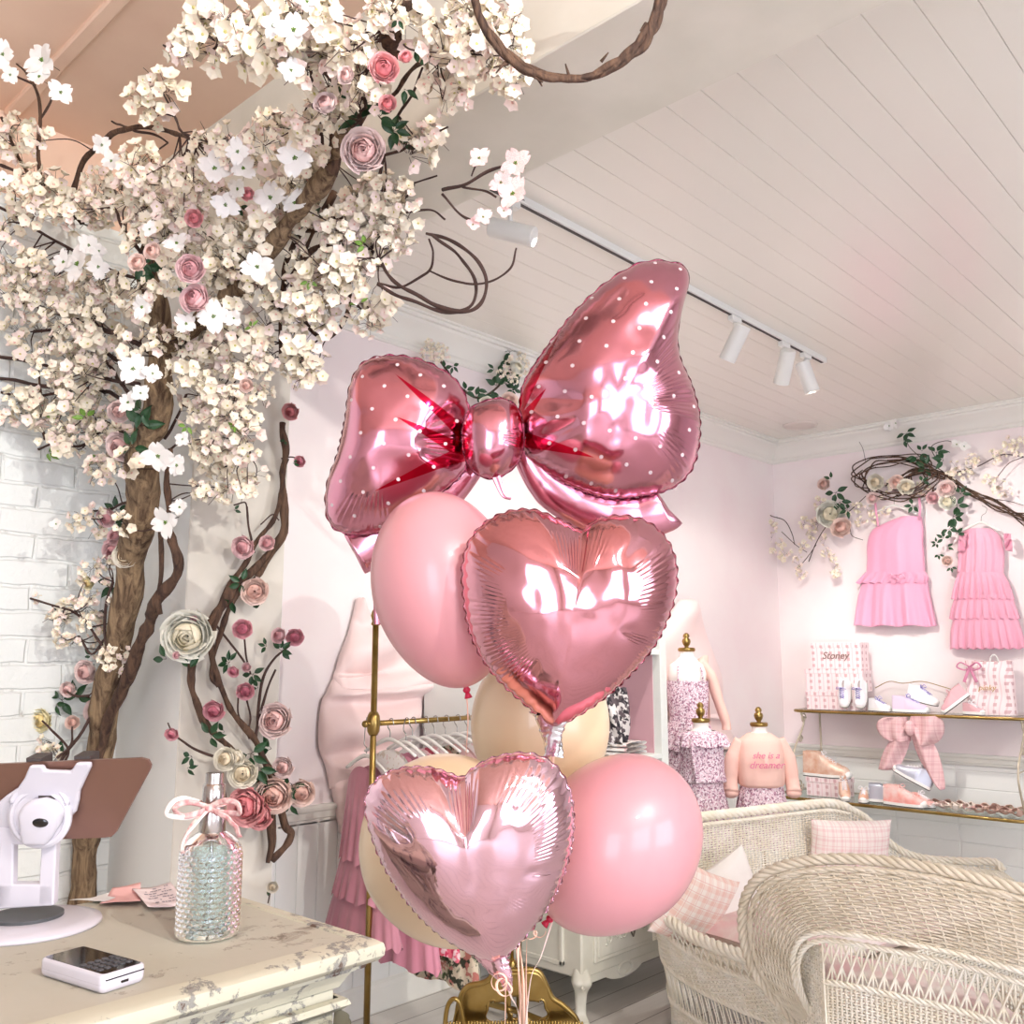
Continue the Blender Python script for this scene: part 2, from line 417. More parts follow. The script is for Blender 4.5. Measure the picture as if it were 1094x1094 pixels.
# further tracks over the front of the shop
k = 0
for yy, xs in ((-.9, (2.6, 3.5, 4.5)), (-1.9, (-.2, .9))):
    zt = ZT if yy > -1.5 else PC-.03
    x0, x1 = min(xs)-.5, max(xs)+.5
    tt = thing('lighting_track', 'white lighting track over the front of the shop, %s' % ('above the planks' if k == 0 else 'under the pink ceiling'), 'lighting track', ((x0+x1)/2, yy, zt))
    mb = MB(); mb.bx(x0, x1, yy-.018, yy+.018, zt, zt+.034, .003); mb.build('rail', m_lampw, tt, smooth=False)
    for x in xs:
        k += 1
        tgt = {1: (3.2, 2.4, 1.2), 2: (6.9, 2.4, 1.9), 3: (6.9, 1.2, 1.2), 4: (1.2, 2.9, 2.3), 5: (1.3, 2.9, 1.5)}[k]
        d = (Vector(tgt)-Vector((x, yy, zt-.13))).normalized()
        track_head((x, yy, zt), d, 'white spotlight on the front track aimed into the shop, number %s from the left' % ['one', 'two', 'three', 'four', 'five'][k-1], [110, 40, 35, 165, 230][k-1], .18, .042, aim=tgt, size=R(60))
sc = bpy.context.scene
sc.view_settings.view_transform = 'Standard'; sc.view_settings.look = 'None'; sc.view_settings.gamma = 1; sc.view_settings.use_curve_mapping = False
sc.view_settings.exposure = 0.42
# ================================================================== balloons
def foil_mat(name, c, rough=.1, dots=None, spikes=None, c2=None):
    m = mat(name, c, rough, 1.0); t = NT(m); b = t.b
    base = srgb(*c); colr = None
    crd = t.coord('UV'); s = t.sep(crd)
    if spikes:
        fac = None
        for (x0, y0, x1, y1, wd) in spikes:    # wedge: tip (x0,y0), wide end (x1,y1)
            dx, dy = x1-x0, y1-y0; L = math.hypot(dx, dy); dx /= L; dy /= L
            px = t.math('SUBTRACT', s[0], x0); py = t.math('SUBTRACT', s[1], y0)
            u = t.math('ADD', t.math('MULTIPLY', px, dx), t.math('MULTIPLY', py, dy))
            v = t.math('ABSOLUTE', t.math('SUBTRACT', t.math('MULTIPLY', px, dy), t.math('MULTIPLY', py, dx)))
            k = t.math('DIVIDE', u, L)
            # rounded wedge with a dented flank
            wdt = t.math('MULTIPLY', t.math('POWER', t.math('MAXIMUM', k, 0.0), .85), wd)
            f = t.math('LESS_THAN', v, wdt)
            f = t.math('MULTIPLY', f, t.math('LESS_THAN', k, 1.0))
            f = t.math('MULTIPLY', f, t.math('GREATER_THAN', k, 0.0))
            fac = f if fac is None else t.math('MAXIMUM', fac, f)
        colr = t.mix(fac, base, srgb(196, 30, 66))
    if dots:
        sp, rad, ang = dots
        ca, sa = math.cos(ang), math.sin(ang)
        X = t.math('ADD', t.math('MULTIPLY', s[0], ca), t.math('MULTIPLY', s[1], sa))
        Y = t.math('SUBTRACT', t.math('MULTIPLY', s[1], ca), t.math('MULTIPLY', s[0], sa))
        def cell(ox, oy):
            a = t.math('SUBTRACT', t.math('FRACT', t.math('ADD', t.math('DIVIDE', X, sp), ox)), .5)
            c_ = t.math('SUBTRACT', t.math('FRACT', t.math('ADD', t.math('DIVIDE', Y, sp), oy)), .5)
            r2 = t.math('ADD', t.math('MULTIPLY', a, a), t.math('MULTIPLY', c_, c_))
            return t.math('LESS_THAN', r2, (rad/sp)**2)
        d = t.math('MAXIMUM', cell(0, 0), cell(.5, .5))
        colr = t.mix(d, colr if colr is not None else base, srgb(216, 196, 200))
        t.link(t.math('SUBTRACT', 1.0, t.math('MULTIPLY', d, .75)), b.inputs['Metallic'])
        t.link(t.math('ADD', rough, t.math('MULTIPLY', d, .3)), b.inputs['Roughness'])
    if colr is not None: t.color(colr)
    return m

def foil(outline, center, depth, thick, rim=(60, .015), ribs=(), grooves=(), nt=480, ns=46, back=.8, tiltx=0, seed=1, power=2.4, lump=.03, turn=0):
    """inflated two-sided foil shape; outline and centre in picture units turned to metres at this depth"""
    sc_ = depth/F; rnd = random.Random(seed)
    P = spline([Vector((x, -y, 0)) for x, y in outline], 24, True)
    c = Vector((center[0], -center[1], 0))
    angs = [math.atan2((p-c).y, (p-c).x) for p in P]
    rads = [(p-c).length for p in P]
    pr = sorted(zip(angs, rads)); pa = np.array([a for a, _ in pr]); prd = np.array([r for _, r in pr])
    th = np.linspace(-PI, PI, nt, endpoint=False)
    rr = np.interp(th, np.concatenate([pa-2*PI, pa, pa+2*PI]), np.tile(prd, 3))
    N0, amp = rim
    ph = rnd.random()*6
    wav = np.abs(np.sin(N0/2*th+ph+.5*np.sin(3*th)))          # puckers between seam folds
    r_out = rr
    S = np.linspace(0, 1, ns+1)**.8
    fold = [1.0+1.2*mnoise.noise(Vector((math.cos(a)*2.2, math.sin(a)*2.2, seed*2.3))) for a in th]
    O = atD(center[0], center[1], depth)
    Rv, Uv, Nv = RT.copy(), UP.copy(), -FW
    if turn:
        q = Matrix.Rotation(turn, 3, Uv); Rv = q @ Rv; Nv = q @ Nv
    if tiltx:
        q = Matrix.Rotation(tiltx, 3, Rv); Uv = q @ Uv; Nv = q @ Nv
    verts = []; uvs = []
    T = thick
    for side in (1, -1):
        for i, s in enumerate(S):
            for j, a in enumerate(th):
                h = max(0, 1-s**power)**.62
                e = max(0, (s-.84)/.16); pk = wav[j]
                rj = s*r_out[j]*(1-amp*(1-pk)*e*e)
                x = math.cos(a)*rj*sc_; y = math.sin(a)*rj*sc_
                h *= 1-.09*e*e*(1-pk)**2*fold[j]
                for (ga, gw, s0, dep) in grooves:
                    da = (a-ga+PI) % (2*PI)-PI
                    h *= 1-dep*math.exp(-(da/gw)**2)*max(0, min(1, (s-s0)/(1-s0)))**.7
                z = T*h*(1+lump*mnoise.noise(Vector((x*14, y*14, seed*3.1))))
                z += .0008*mnoise.noise(Vector((x*30, y*30, seed*1.7)))*min(1, (1-s)*4)
                for (ra, rw, s0, s1, n, ra_amp) in ribs:
                    da = (a-ra+PI) % (2*PI)-PI
                    if abs(da) < rw and s0 < s < s1:
                        env = math.cos(da/rw*PI/2)**.5*math.sin((s-s0)/(s1-s0)*PI)**.6
                        z += ra_amp*env*math.cos(da*n)
                zz = z if side > 0 else -z*back
                verts.append(O+Rv*x+Uv*y+Nv*zz)
                uvs.append((x/sc_, y/sc_))
    fs = []
    for side in (0, 1):
        o = side*(ns+1)*nt
        for i in range(ns):
            for j in range(nt):
                q = (o+i*nt+j, o+i*nt+(j+1) % nt, o+(i+1)*nt+(j+1) % nt, o+(i+1)*nt+j)
                if i == 0: q = (o+j, o+nt+(j+1) % nt, o+nt+j) if 0 else q
                fs.append(q[::-1] if side == 0 else q)
    # flat welded seam fringe
    o1 = ns*nt; o2 = (ns+1)*nt+ns*nt; base = len(verts)
    for j, a in enumerate(th):
        rj = r_out[j]*(1-amp*(1-wav[j]))+1.6+.5*math.sin(N0*a+1)
        x = math.cos(a)*rj*sc_; y = math.sin(a)*rj*sc_
        verts.append(O+Rv*x+Uv*y+Nv*(.0016*math.sin(N0*a*1.0))); uvs.append((x/sc_, y/sc_))
    for j in range(nt):
        fs.append((o1+j, base+j, base+(j+1) % nt, o1+(j+1) % nt)); fs.append((o2+j, o2+(j+1) % nt, base+(j+1) % nt, base+j))
    return verts, fs, uvs
def foil_obj(name, args, material, parent, **kw):
    vs, fs, uvs = foil(*args, **kw)
    mb = MB(); mb.add(vs, fs)
    o = mb.build(name, material, parent)
    me = o.data; ul = me.uv_layers.new(name='shape')
    idx = np.empty(len(me.loops), dtype=np.int32); me.loops.foreach_get('vertex_index', idx)
    ul.data.foreach_set('uv', np.array(uvs, dtype=np.float32)[idx].ravel())
    return o

m_bow = foil_mat('bow_foil_plain', (216, 150, 170), .17)
m_heart1 = foil_mat('rose_gold_foil', (216, 152, 164), .09)
m_heart2 = foil_mat('mauve_pink_foil', (232, 192, 206), .07)
m_silver = mat('silver_foil', (222, 220, 224), .18, 1.0)

# ---- the bow
DB = 2.26
bow = thing('bow_balloon', 'giant shiny pink bow foil balloon with white dots at top of the bunch', 'balloon', atD(527, 470, DB))
Lc = (418, 478)
Lout = [(500, 432), (488, 408), (470, 394), (444, 383), (414, 380), (388, 388), (374, 412), (369, 448), (361, 484), (350, 515), (348, 543), (355, 562), (375, 571), (408, 567), (446, 544), (478, 521), (497, 500), (502, 465)]
sp = lambda pts, c: [(x0-c[0], c[1]-y0, x1-c[0], c[1]-y1, w) for x0, y0, x1, y1, w in pts]
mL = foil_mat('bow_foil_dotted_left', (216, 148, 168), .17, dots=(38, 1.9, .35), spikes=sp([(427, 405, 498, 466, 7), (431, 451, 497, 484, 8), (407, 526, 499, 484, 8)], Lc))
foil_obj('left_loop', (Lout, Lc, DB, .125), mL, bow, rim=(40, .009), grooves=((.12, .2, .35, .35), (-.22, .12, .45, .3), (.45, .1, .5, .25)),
         ribs=((-1.9, .35, .55, .97, 90, .0012), (0, .3, .5, .95, 70, .0015)), seed=4, lump=.09)
Rc = (652, 440)
Rout = [(556, 428), (562, 405), (588, 366), (617, 330), (650, 300), (684, 281), (712, 279), (732, 286), (736, 300), (729, 330), (724, 358), (727, 384), (739, 412), (747, 444), (746, 478), (737, 504), (716, 522), (682, 530), (646, 531), (608, 518), (580, 502), (560, 485), (554, 458)]
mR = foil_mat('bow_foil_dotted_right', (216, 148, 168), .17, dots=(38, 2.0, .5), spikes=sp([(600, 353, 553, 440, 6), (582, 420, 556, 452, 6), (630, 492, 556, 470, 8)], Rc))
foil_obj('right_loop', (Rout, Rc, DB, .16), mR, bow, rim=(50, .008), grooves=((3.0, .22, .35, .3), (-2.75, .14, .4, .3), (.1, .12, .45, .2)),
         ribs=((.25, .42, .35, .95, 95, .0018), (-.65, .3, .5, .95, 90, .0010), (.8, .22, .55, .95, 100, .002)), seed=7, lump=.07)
Kout = [(500, 440), (515, 430), (535, 426), (551, 434), (559, 455), (558, 482), (548, 500), (527, 511), (508, 505), (497, 488), (494, 462)]
foil_obj('knot', (Kout, (527, 469), DB-.055, .075), m_bow, bow, rim=(18, .012), nt=240, ns=30, ribs=((0, .5, .3, .9, 30, .0012),), seed=9, lump=.12)
def foil_strip(pts, wid, depth, thick, name, parent, material, n=90):
    C = spline([(x, y, 0) for x, y in pts], 24); W = []
    for i in range(len(C)):
        k = i/(len(C)-1)*(len(wid)-1); a = int(min(k, len(wid)-2)); W.append(lerp(wid[a], wid[a+1], k-a))
    mb = MB(); m_ = 28
    def f(u, v):
        i = min(int(u*(len(C)-1)+.5), len(C)-1)
        d = (C[min(i+1, len(C)-1)]-C[max(i-1, 0)]).normalized(); nrm = Vector((-d.y, d.x, 0))
        a = 2*PI*v; w_ = W[i]
        pk = abs(math.sin(i*.16)); 
        ca = math.cos(a); h = abs(math.sin(a))**.85*(1 if math.sin(a) > 0 else -.8)
        p = C[i]+nrm*(w_/2*ca*(1+.02*pk)); th = thick*min(1, w_/30)*(1 if name != 'left_tail' and name != 'right_tail' else min(1, (1-u)*6+.03)**.6)*(1-.06*abs(ca)**2*(1-pk)-.015*(1-pk))
        return atD(p.x, p.y, depth)-FW*th*h
    mb.grid(f, len(C)-1, m_, cv=True)
    return mb.build(name, material, parent)
foil_strip([(560, 482), (590, 520), (632, 545), (674, 552), (704, 545), (712, 540)], (30, 46, 48, 50, 52, 50), DB+.03, .032, 'right_tail', bow, m_bow)
foil_strip([(505, 500), (478, 522), (446, 548), (412, 570), (386, 588), (379, 592)], (26, 44, 48, 48, 48, 46), DB+.04, .032, 'left_tail', bow, m_bow)
foil_strip([(396, 588), (400, 602), (402, 618), (403, 640), (403, 667)], (26, 14, 9, 9, 7), DB+.02, .008, 'filling_neck', bow, m_bow)
foil_strip([(527, 500), (532, 515), (538, 529), (546, 533)], (12, 8, 5, 3), DB-.06, .006, 'hanging_tab', bow, m_bow)

# ---- heart balloons
def heart(label, out, c, depth, thick, material, cleft, tail, tailmat, seed, ribs, grooves, loc=None, rim=(56, .013)):
    h = thing('heart_balloon', label, 'balloon', atD(c[0], c[1], depth), 'heart foil balloons in the bunch')
    foil_obj('heart_body', (out, c, depth, thick), material, h, rim=rim, ribs=ribs, grooves=grooves, seed=seed, power=2.2, lump=.045)
    # gathered tail
    C = spline([atD(x, y, depth) for x, y, w in tail], 10)
    W = [w for _, _, w in tail]
    mb = MB()
    rnd = random.Random(seed)
    def f(u, v):
        i = min(int(u*(len(C)-1)+.5), len(C)-1); k = u*(len(W)-1); a = int(min(k, len(W)-2)); w_ = lerp(W[a], W[a+1], k-a)/2*depth/F
        an = 2*PI*v; ww = w_*(1+.18*math.sin(an*5+u*9)+.14*mnoise.noise(Vector((an*1.3, u*14, seed))))
        return C[i]+RT*math.cos(an)*ww+FW*math.sin(an)*ww*.45+UP*.002*math.sin(an*3)
    mb.grid(f, len(C)-1, 24, cv=True); mb.build('gathered_tail', tailmat, h)
    return h
H1 = [(621, 566), (636, 556), (657, 551), (680, 553), (700, 563), (716, 582), (723, 606), (722, 633), (714, 660), (699, 690), (672, 722), (640, 750), (608, 770), (590, 777), (578, 768), (558, 750), (532, 726), (512, 698), (500, 668), (495, 635), (494, 604), (502, 577), (520, 557), (545, 546), (572, 545), (600, 556)]
heart('rose gold pink heart foil balloon directly below the bow', H1, (610, 648), 1.86, .10, m_heart1, 0, [(588, 762, 40), (589, 775, 26), (590, 785, 20), (591, 797, 17), (591, 808, 20)], m_silver, 3,
      ribs=((1.45, .40, .45, .97, 120, .0013), (3.0, .42, .62, .97, 130, .0009), (-2.55, .35, .55, .95, 130, .0010), (-.5, .55, .62, .98, 150, .0008), (.35, .3, .6, .96, 110, .0008)),
      grooves=((1.45, .24, .45, .34), (2.55, .12, .55, .16), (.75, .13, .55, .14), (-.35, .1, .5, .14), (-2.2, .1, .55, .1)))
H2 = [(494, 830), (505, 821), (522, 811), (546, 805), (568, 805), (588, 813), (602, 829), (611, 852), (613, 880), (609, 912), (598, 945), (582, 975), (562, 1000), (545, 1018), (530, 1027), (515, 1024), (492, 1013), (463, 993), (434, 962), (410, 925), (396, 890), (390, 860), (395, 842), (409, 828), (432, 820), (460, 820), (480, 826)]
heart('pale mauve heart foil balloon at the bottom front of the bunch', H2, (503, 910), 1.72, .09, m_heart2, 0, [(520, 1018, 34), (530, 1030, 26), (537, 1042, 20), (541, 1050, 12), (542, 1058, 6)], m_heart2, 6,
      ribs=((1.68, .22, .40, .97, 110, .0013), (2.45, .3, .6, .97, 100, .0010), (.2, .45, .6, .97, 130, .0009), (-.8, .3, .5, .9, 120, .0008), (-2.5, .5, .8, .98, 170, .001), (.95, .3, .6, .97, 100, .0008)),
      grooves=((1.65, .2, .42, .36), (2.7, .1, .5, .2), (.85, .12, .5, .18), (-.1, .1, .55, .16)))

# ---- round latex balloons
def latex_mat(name, c, tr=.0):
    m = mat(name, c, .16, 0, coat=.35, sss=0); b = m.node_tree.nodes['Principled BSDF']
    b.inputs['Metallic'].default_value = .0; b.inputs['Coat Roughness'].default_value = .06
    b.inputs['Transmission Weight'].default_value = tr; b.inputs['Roughness'].default_value = .34
    return m
m_lpink = latex_mat('pearl_pink_latex', (212, 148, 154)); m_lcream = latex_mat('cream_latex', (222, 196, 160)); m_knot = mat('magenta_knot', (200, 30, 70), .4)
def latex(label, c, rx, ry, ang, depth, material, knot=True, knotmat=None):
    b = thing('latex_balloon', label, 'balloon', atD(c[0], c[1], depth), 'latex balloons in the bunch')
    O = atD(c[0], c[1], depth); s = depth/F
    dn = (UP*-math.cos(ang)+RT*math.sin(ang)).normalized(); sd = dn.cross(FW).normalized()
    mb = MB(); prof = []
    n = 40
    def f(u, v):
        a = PI*(u*.985+.0); y = -math.cos(a)   # -1 top .. 1 bottom
        r = math.sin(a)*(1-.10*max(0, y)**1.5)
        k = 2*PI*v
        return O+dn*(y*ry*s*(1.0 if y < 0 else 1.06))+(sd*math.cos(k)+FW*math.sin(k))*r*rx*s
    mb.grid(f, n, 64, cv=True); mb.build('balloon_body', material, b)
    if knot:
        K = O+dn*ry*s*1.055
        mb = MB(); mb.tube([K-dn*.004, K+dn*.003, K+dn*.008, K+dn*.012, K+dn*.016], [.008, .0055, .009, .0075, .003], 12)
        mb.tube([K+dn*.014, K+dn*.018, K+dn*.026], [.004, .006, .009], 10); mb.build('knot', knotmat or m_knot, b)
        return K
    return O
k1 = latex('tall pink latex balloon left of the rose gold heart, below the bow', (474, 627), 76, 103, .22, 2.04, m_lpink)
k2 = latex('round pink latex balloon at lower right, of the bunch', (659, 900), 84, 99, -.72, 1.98, m_lpink)
k3 = latex('cream latex balloon in the middle, behind the rose gold heart tip', (577, 775), 74, 88, 0, 2.27, m_lcream)
k4 = latex('cream latex balloon mostly hidden behind the mauve heart', (478, 905), 93, 98, .35, 1.96, m_lcream)

# ---- curling ribbons
m_rib = mat('peach_ribbon', (250, 205, 182), .4); m_ribp = mat('pale_ribbon', (250, 226, 214), .4)
def ribbon(name, pts, label, w=.004, m=m_rib, curl=0):
    if pts[-1].z < 1.0: pts = pts+[Vector((end.x+(len(pts)*37 % 11-5)*.006, end.y+(int(w*1e4)*7 % 9-4)*.006, .45)), Vector((end.x+(len(pts)*37 % 11-5)*.008, end.y+(int(w*1e4)*7 % 9-4)*.01, .004))]
    P = spline(pts, 14); mb = MB(); N = len(P)
    def f(u, v):
        i = min(int(u*(N-1)+.5), N-1); a = u*5
        d = RT*math.cos(a)+FW*math.sin(a)
        return P[i]+d*(v-.5)*w
    mb.grid(f, N-1, 1)
    return mb.build(name, m, None, solid=.0006, label=label, cat='ribbon', group='ribbons tied to the balloons')
end = atD(560, 1094, 1.9)
def low(x, d=1.9): p = atD(x, 1150, d); return p
ribbon('balloon_ribbon', [k1, atD(500, 770, 2.06), atD(499, 830, 2.1), atD(520, 900, 2.05), atD(550, 1000, 1.98), low(557)], 'thin peach ribbon falling from the tall pink latex balloon', .003)
ribbon('balloon_ribbon', [k2+Vector((0, 0, -.01)), atD(578, 1022, 1.95), atD(566, 1052, 1.92), low(560)], 'pale ribbon slanting down from the lower right pink balloon knot', .004, m_ribp)
ribbon('balloon_ribbon', [k3, atD(566, 960, 2.1), atD(562, 1040, 1.95), low(563)], 'peach ribbon hanging down behind the mauve heart, rightmost of the straight ones', .006)
ribbon('balloon_ribbon', [atD(591, 800, 1.865), atD(585, 900, 2.05), atD(557, 990, 2.0), atD(559, 1050, 1.93), low(561, 1.92)], 'straight peach ribbon from the silver tail of the upper heart', .007)
ribbon('balloon_ribbon', [atD(555, 980, 2.0), atD(554, 1020, 1.95), atD(556, 1060, 1.93), low(556, 1.93)], 'broad peach ribbon in the middle of the hanging bundle', .008)
cu = [atD(541, 1052, 1.72)]
for k in range(26):
    a = k*.62; cu.append(atD(536+math.sin(a)*7-4*math.sin(k*.2), 1045+k*.55+math.cos(a)*8, 1.71))
ribbon('curly_ribbon', cu+[atD(540, 1075, 1.72), low(541, 1.74)], 'curled peach ribbon at the tip of the mauve heart', .005)
cu = [atD(563, 992, 1.95)]
for k in range(22):
    a = k*.7; cu.append(atD(557+k*1.1+math.sin(a)*3.5, 1001+math.cos(a)*4-k*.2, 1.94))
ribbon('curly_ribbon', cu, 'small curled peach ribbon beside the magenta balloon knot', .004)
ribbon('balloon_ribbon', [atD(540, 1045, 1.72), atD(546, 1065, 1.78), atD(554, 1085, 1.88), low(556, 1.88)], 'pale ribbon looping from the mauve heart tip to the bundle', .005, m_ribp)
# ================================================================== the sales counter and what stands on it
def chippy(name, base, under, dark, amt=.62, scale=14):
    m = mat(name, base, .55); t = NT(m); c = t.coord()
    n1 = t.noise(scale, c, 8, .72, .3); n2 = t.noise(scale*.22, c, 3)
    f = t.math('ADD', t.math('MULTIPLY', n1, .72), t.math('MULTIPLY', n2, .38))
    chip = t.ramp(f, [(amt, 0.0), (amt+.02, 1.0)]); deep = t.ramp(f, [(amt+.055, 0.0), (amt+.07, 1.0)])
    var = t.mix(t.noise(5, c, 5), srgb(*base), srgb(base[0]-16, base[1]-16, base[2]-22))
    t.color(t.mix(deep, t.mix(chip, var, srgb(*under)), srgb(*dark)))
    t.bump(t.math('SUBTRACT', t.math('MULTIPLY', t.noise(30, c, 5), .25), chip), .5, .004)
    return m
m_ctop = chippy('worn_cream_paint_top', (190, 186, 173), (164, 157, 142), (118, 108, 92), .625, 24)
m_cedge = chippy('chipped_cream_paint_edge', (198, 194, 176), (140, 138, 130), (88, 66, 52), .585, 24)
CH = 1.13
fr = atZ(412, 1003, CH); X1 = fr.x; Y0 = fr.y; bk = atZ(190, 949, CH); Y1 = bk.y+.02; X0 = -.9
ct = thing('sales_counter', 'old cream painted counter with chipped carved edges at lower left', 'counter', ((X0+X1)/2, (Y0+Y1)/2, 0))
mb = MB(); mb.bx(X0, X1-.035, Y0+.035, Y1, CH-.022, CH, .003); mb.build('top_board', m_ctop, ct, smooth=False)
def mould(mb, prof, z):   # prof (out, dz), runs along the front (−Y) then the right end (+X)
    n = len(prof); vs = []
    for (px, py, ox, oy) in ((X0, Y0, 0, -1), (X1, Y0, 1, -1), (X1, Y1, 1, 0)):
        for o, h in prof: vs.append((px+ox*o, py+oy*o, z+h))
    fs = [(k*n+i, k*n+i+1, (k+1)*n+i+1, (k+1)*n+i) for k in range(2) for i in range(n-1)]
    mb.add(vs, fs)
mb = MB(); mould(mb, [(-.04, -.001), (-.036, .0025), (-.012, .0), (-.002, -.006), (.0, -.014), (-.001, -.024), (-.008, -.032), (-.02, -.036), (-.022, -.042), (-.035, -.046), (-.042, -.056), (-.05, -.07), (-.065, -.076), (-.10, -.076)], CH)
mb.build('edge_moulding', m_cedge, ct, auto=35)
mb = MB(); mb.bx(X0, X1-.055, Y0+.055, Y1-.01, CH-.13, CH-.07, .003)
mb.bx(X0, X1-.075, Y0+.075, Y1-.01, .1, CH-.12, .003); mb.bx(X0, X1-.05, Y0+.05, Y1-.01, .0, .1, .006)
for i in range(4):
    x1 = X1-.20-i*.42; x0 = x1-.36
    for q in ((x0, x1, CH-.62, CH-.6), (x0, x1, CH-.20, CH-.18)): mb.bx(q[0], q[1], Y0+.055, Y0+.08, q[2], q[3], .004)
    for xx in (x0, x1-.02): mb.bx(xx, xx+.02, Y0+.055, Y0+.08, CH-.62, CH-.18, .004)
mb.build('case', m_cedge, ct, smooth=False)
mb = MB(); mould(mb, [(-.05, 0), (-.04, -.002), (-.036, -.010), (-.046, -.018), (-.06, -.022)], CH-.085); mould(mb, [(-.06, 0), (-.048, -.003), (-.046, -.012), (-.056, -.02), (-.07, -.022)], CH-.125)
mb.build('frieze_moulding', m_cedge, ct, auto=35)
# carved corner pilaster with acanthus scroll
for nm, cx in (('carved_corbel', X1-.105),):
    mb = MB()
    def f(u, v):
        z = CH-.105-u*.22; s = (v-.5)*.125*(1-.25*u)
        out = .035+.045*math.cos(u*PI*.9)**2*(1-u)+.010*abs(math.cos(v*PI*5))*(1-.5*u)+.006*math.sin(u*26)*math.sin(v*PI)
        return Vector((cx+s, Y0+.07-out*math.sin(v*PI)**.35, z))
    mb.grid(f, 40, 40)
    for sx in (-1, 1):
        pts = [Vector((cx+sx*(.035+.022*math.cos(a)*(1-a/14)), Y0+.012-.004*math.sin(a), CH-.145+.022*math.sin(a)*(1-a/14))) for a in [k*.35 for k in range(30)]]
        mb.tube(pts, [.009, .004], 8)
    for k in range(3): mb.ell((cx, Y0+.01, CH-.15-k*.04), (.009, .009, .022))
    mb.build(nm, m_cedge, ct)
mb = MB()
for k in range(5):
    y = Y0+.10+k*.09
    def f(u, v, y=y):
        return Vector((X1-.075+.03*math.sin(v*PI)**.5*(1-u*.4)+.006*math.cos(v*PI*4), y-.03+v*.07, CH-.105-u*.2))
    mb.grid(f, 10, 20)
mb.build('carved_side', m_cedge, ct)

# ---- glass dispenser bottle
m_glass = mat('clear_glass', (236, 250, 250), .03, trans=1, ior=1.45)
tg = NT(m_glass)
m_liq = mat('soap_liquid', (235, 244, 244), .0, trans=1, ior=1.33)
m_chrome = mat('brushed_steel_collar', (182, 176, 172), .22, 1.0)
bb = atZ(231, 1004, CH); bb.y += .028; bb.z = CH
kk = (bb-CAM).dot(FW)/F
bot = thing('glass_bottle', 'dimpled clear glass pump bottle with a ribbon bow on the counter', 'bottle', bb)
R_ = 33.5*kk; Hb = 112*kk
mb = MB(); nz, nth = 120, 144
def body(u, v):
    prof = [(0, .80), (.015, .95), (.04, 1), (.74, 1), (.80, .965), (.86, .85), (.91, .66), (.95, .46), (.965, .36), (1.0, .34)]
    for (a, ra), (b_, rb) in zip(prof, prof[1:]):
        if a <= u <= b_+1e-9: r = lerp(ra, rb, (u-a)/(b_-a)); break
    row = u*22; th = v*2*PI
    w_ = 0
    if .06 < u < .84:
        cu_ = (v*26+(int(row) % 2)*.5) % 1-.5; cv_ = row % 1-.5
        w_ = -.05*max(0, 1-(cu_*cu_+cv_*cv_)*5.2)*min(1, (.84-u)*14, (u-.06)*30)
    r *= R_*(1+w_)
    return bb+Vector((math.cos(th)*r, math.sin(th)*r, u*Hb+.001))
mb.grid(body, nz, nth, cv=True)
mb.add([bb+Vector((0, 0, .004))]+[body(0, k/nth) for k in range(nth)], [(0, 1+(k+1) % nth, 1+k) for k in range(nth)])
def inner(u, v):
    prof = [(0, .0), (.001, .84), (.05, .89), (.78, .89), (.86, .74), (.93, .42), (.965, .27), (1.0, .27)]
    for (a, ra), (b_, rb) in zip(prof, prof[1:]):
        if a <= u <= b_+1e-9: r = lerp(ra, rb, (u-a)/(b_-a)); break
    th = v*2*PI
    return bb+Vector((math.cos(th)*r*R_, math.sin(th)*r*R_, .007+u*(Hb-.007)))
mb.grid(lambda u, v: inner(u, -v), 40, 72, cv=True)
mb.build('glass_body', m_glass, bot)
mb = MB(); zt = bb.z+Hb*.94
mb.lathe([(.0, 0), (R_*.40, 0), (R_*.42, .002), (R_*.42, 30*kk), (R_*.39, 32*kk), (.0, 32*kk)], (bb.x, bb.y, zt), n=32); mb.build('collar', m_chrome, bot, auto=40)
mb = MB(); mb.lathe([(0, 0), (R_*.29, 0), (R_*.29, 32*kk), (0, 32*kk)], (bb.x, bb.y, zt+32*kk), n=24)
mb.lathe([(0, 0), (R_*.35, 0), (R_*.36, .001), (R_*.36, 20*kk), (R_*.31, 22*kk), (0, 22*kk)], (bb.x, bb.y, zt+31*kk), n=24)
mb.tube([Vector((bb.x, bb.y, zt)), Vector((bb.x, bb.y, bb.z+.02))], .003, 8)
mb.build('pump', m_chrome, bot, auto=40)
rb = bot; mrb = mat('printed_cotton_ribbon', (226, 200, 192), .8, var=(196, 130, 130), vscale=120)
mrw = mat('ribbon_white_edge', (246, 238, 230), .8)
bw = thing('ribbon_bow', 'small pink patterned ribbon bow tied round the neck of the glass bottle', 'bow', (bb.x, bb.y, zt+30*kk))
cc = Vector((bb.x, bb.y, zt+32*kk))-FW*(R_*.45)
def P2(x, y, o=0): return cc+RT*((x-236)*kk)+UP*((876-y)*kk)-FW*o
def flatrib(name, pts, w, parent, m=mrb, o=.0):
    Pp = spline([P2(x, y, oo) for x, y, oo in pts], 12); mb = MB(); N = len(Pp)
    def f(u, v):
        i = min(int(u*(N-1)+.5), N-1); d = (Pp[min(i+1, N-1)]-Pp[max(i-1, 0)]).normalized()
        s = d.cross(FW+RT*.4); s = s.normalized() if s.length > 1e-4 else UP
        return Pp[i]+s*(v-.5)*w+FW*.0015*math.sin(u*20)
    mb.grid(f, N-1, 3); o_ = mb.build(name, m, parent, solid=.0008); return o_
flatrib('loop', [(236, 876, 0), (216, 868, .012), (204, 872, .02), (212, 882, .016), (236, 878, .003)], .009, bw)
flatrib('loop', [(236, 876, 0), (220, 884, .008), (204, 882, .02), (196, 878, .024), (200, 868, .016), (212, 864, .01), (224, 870, 0)], .008, bw, mrw)
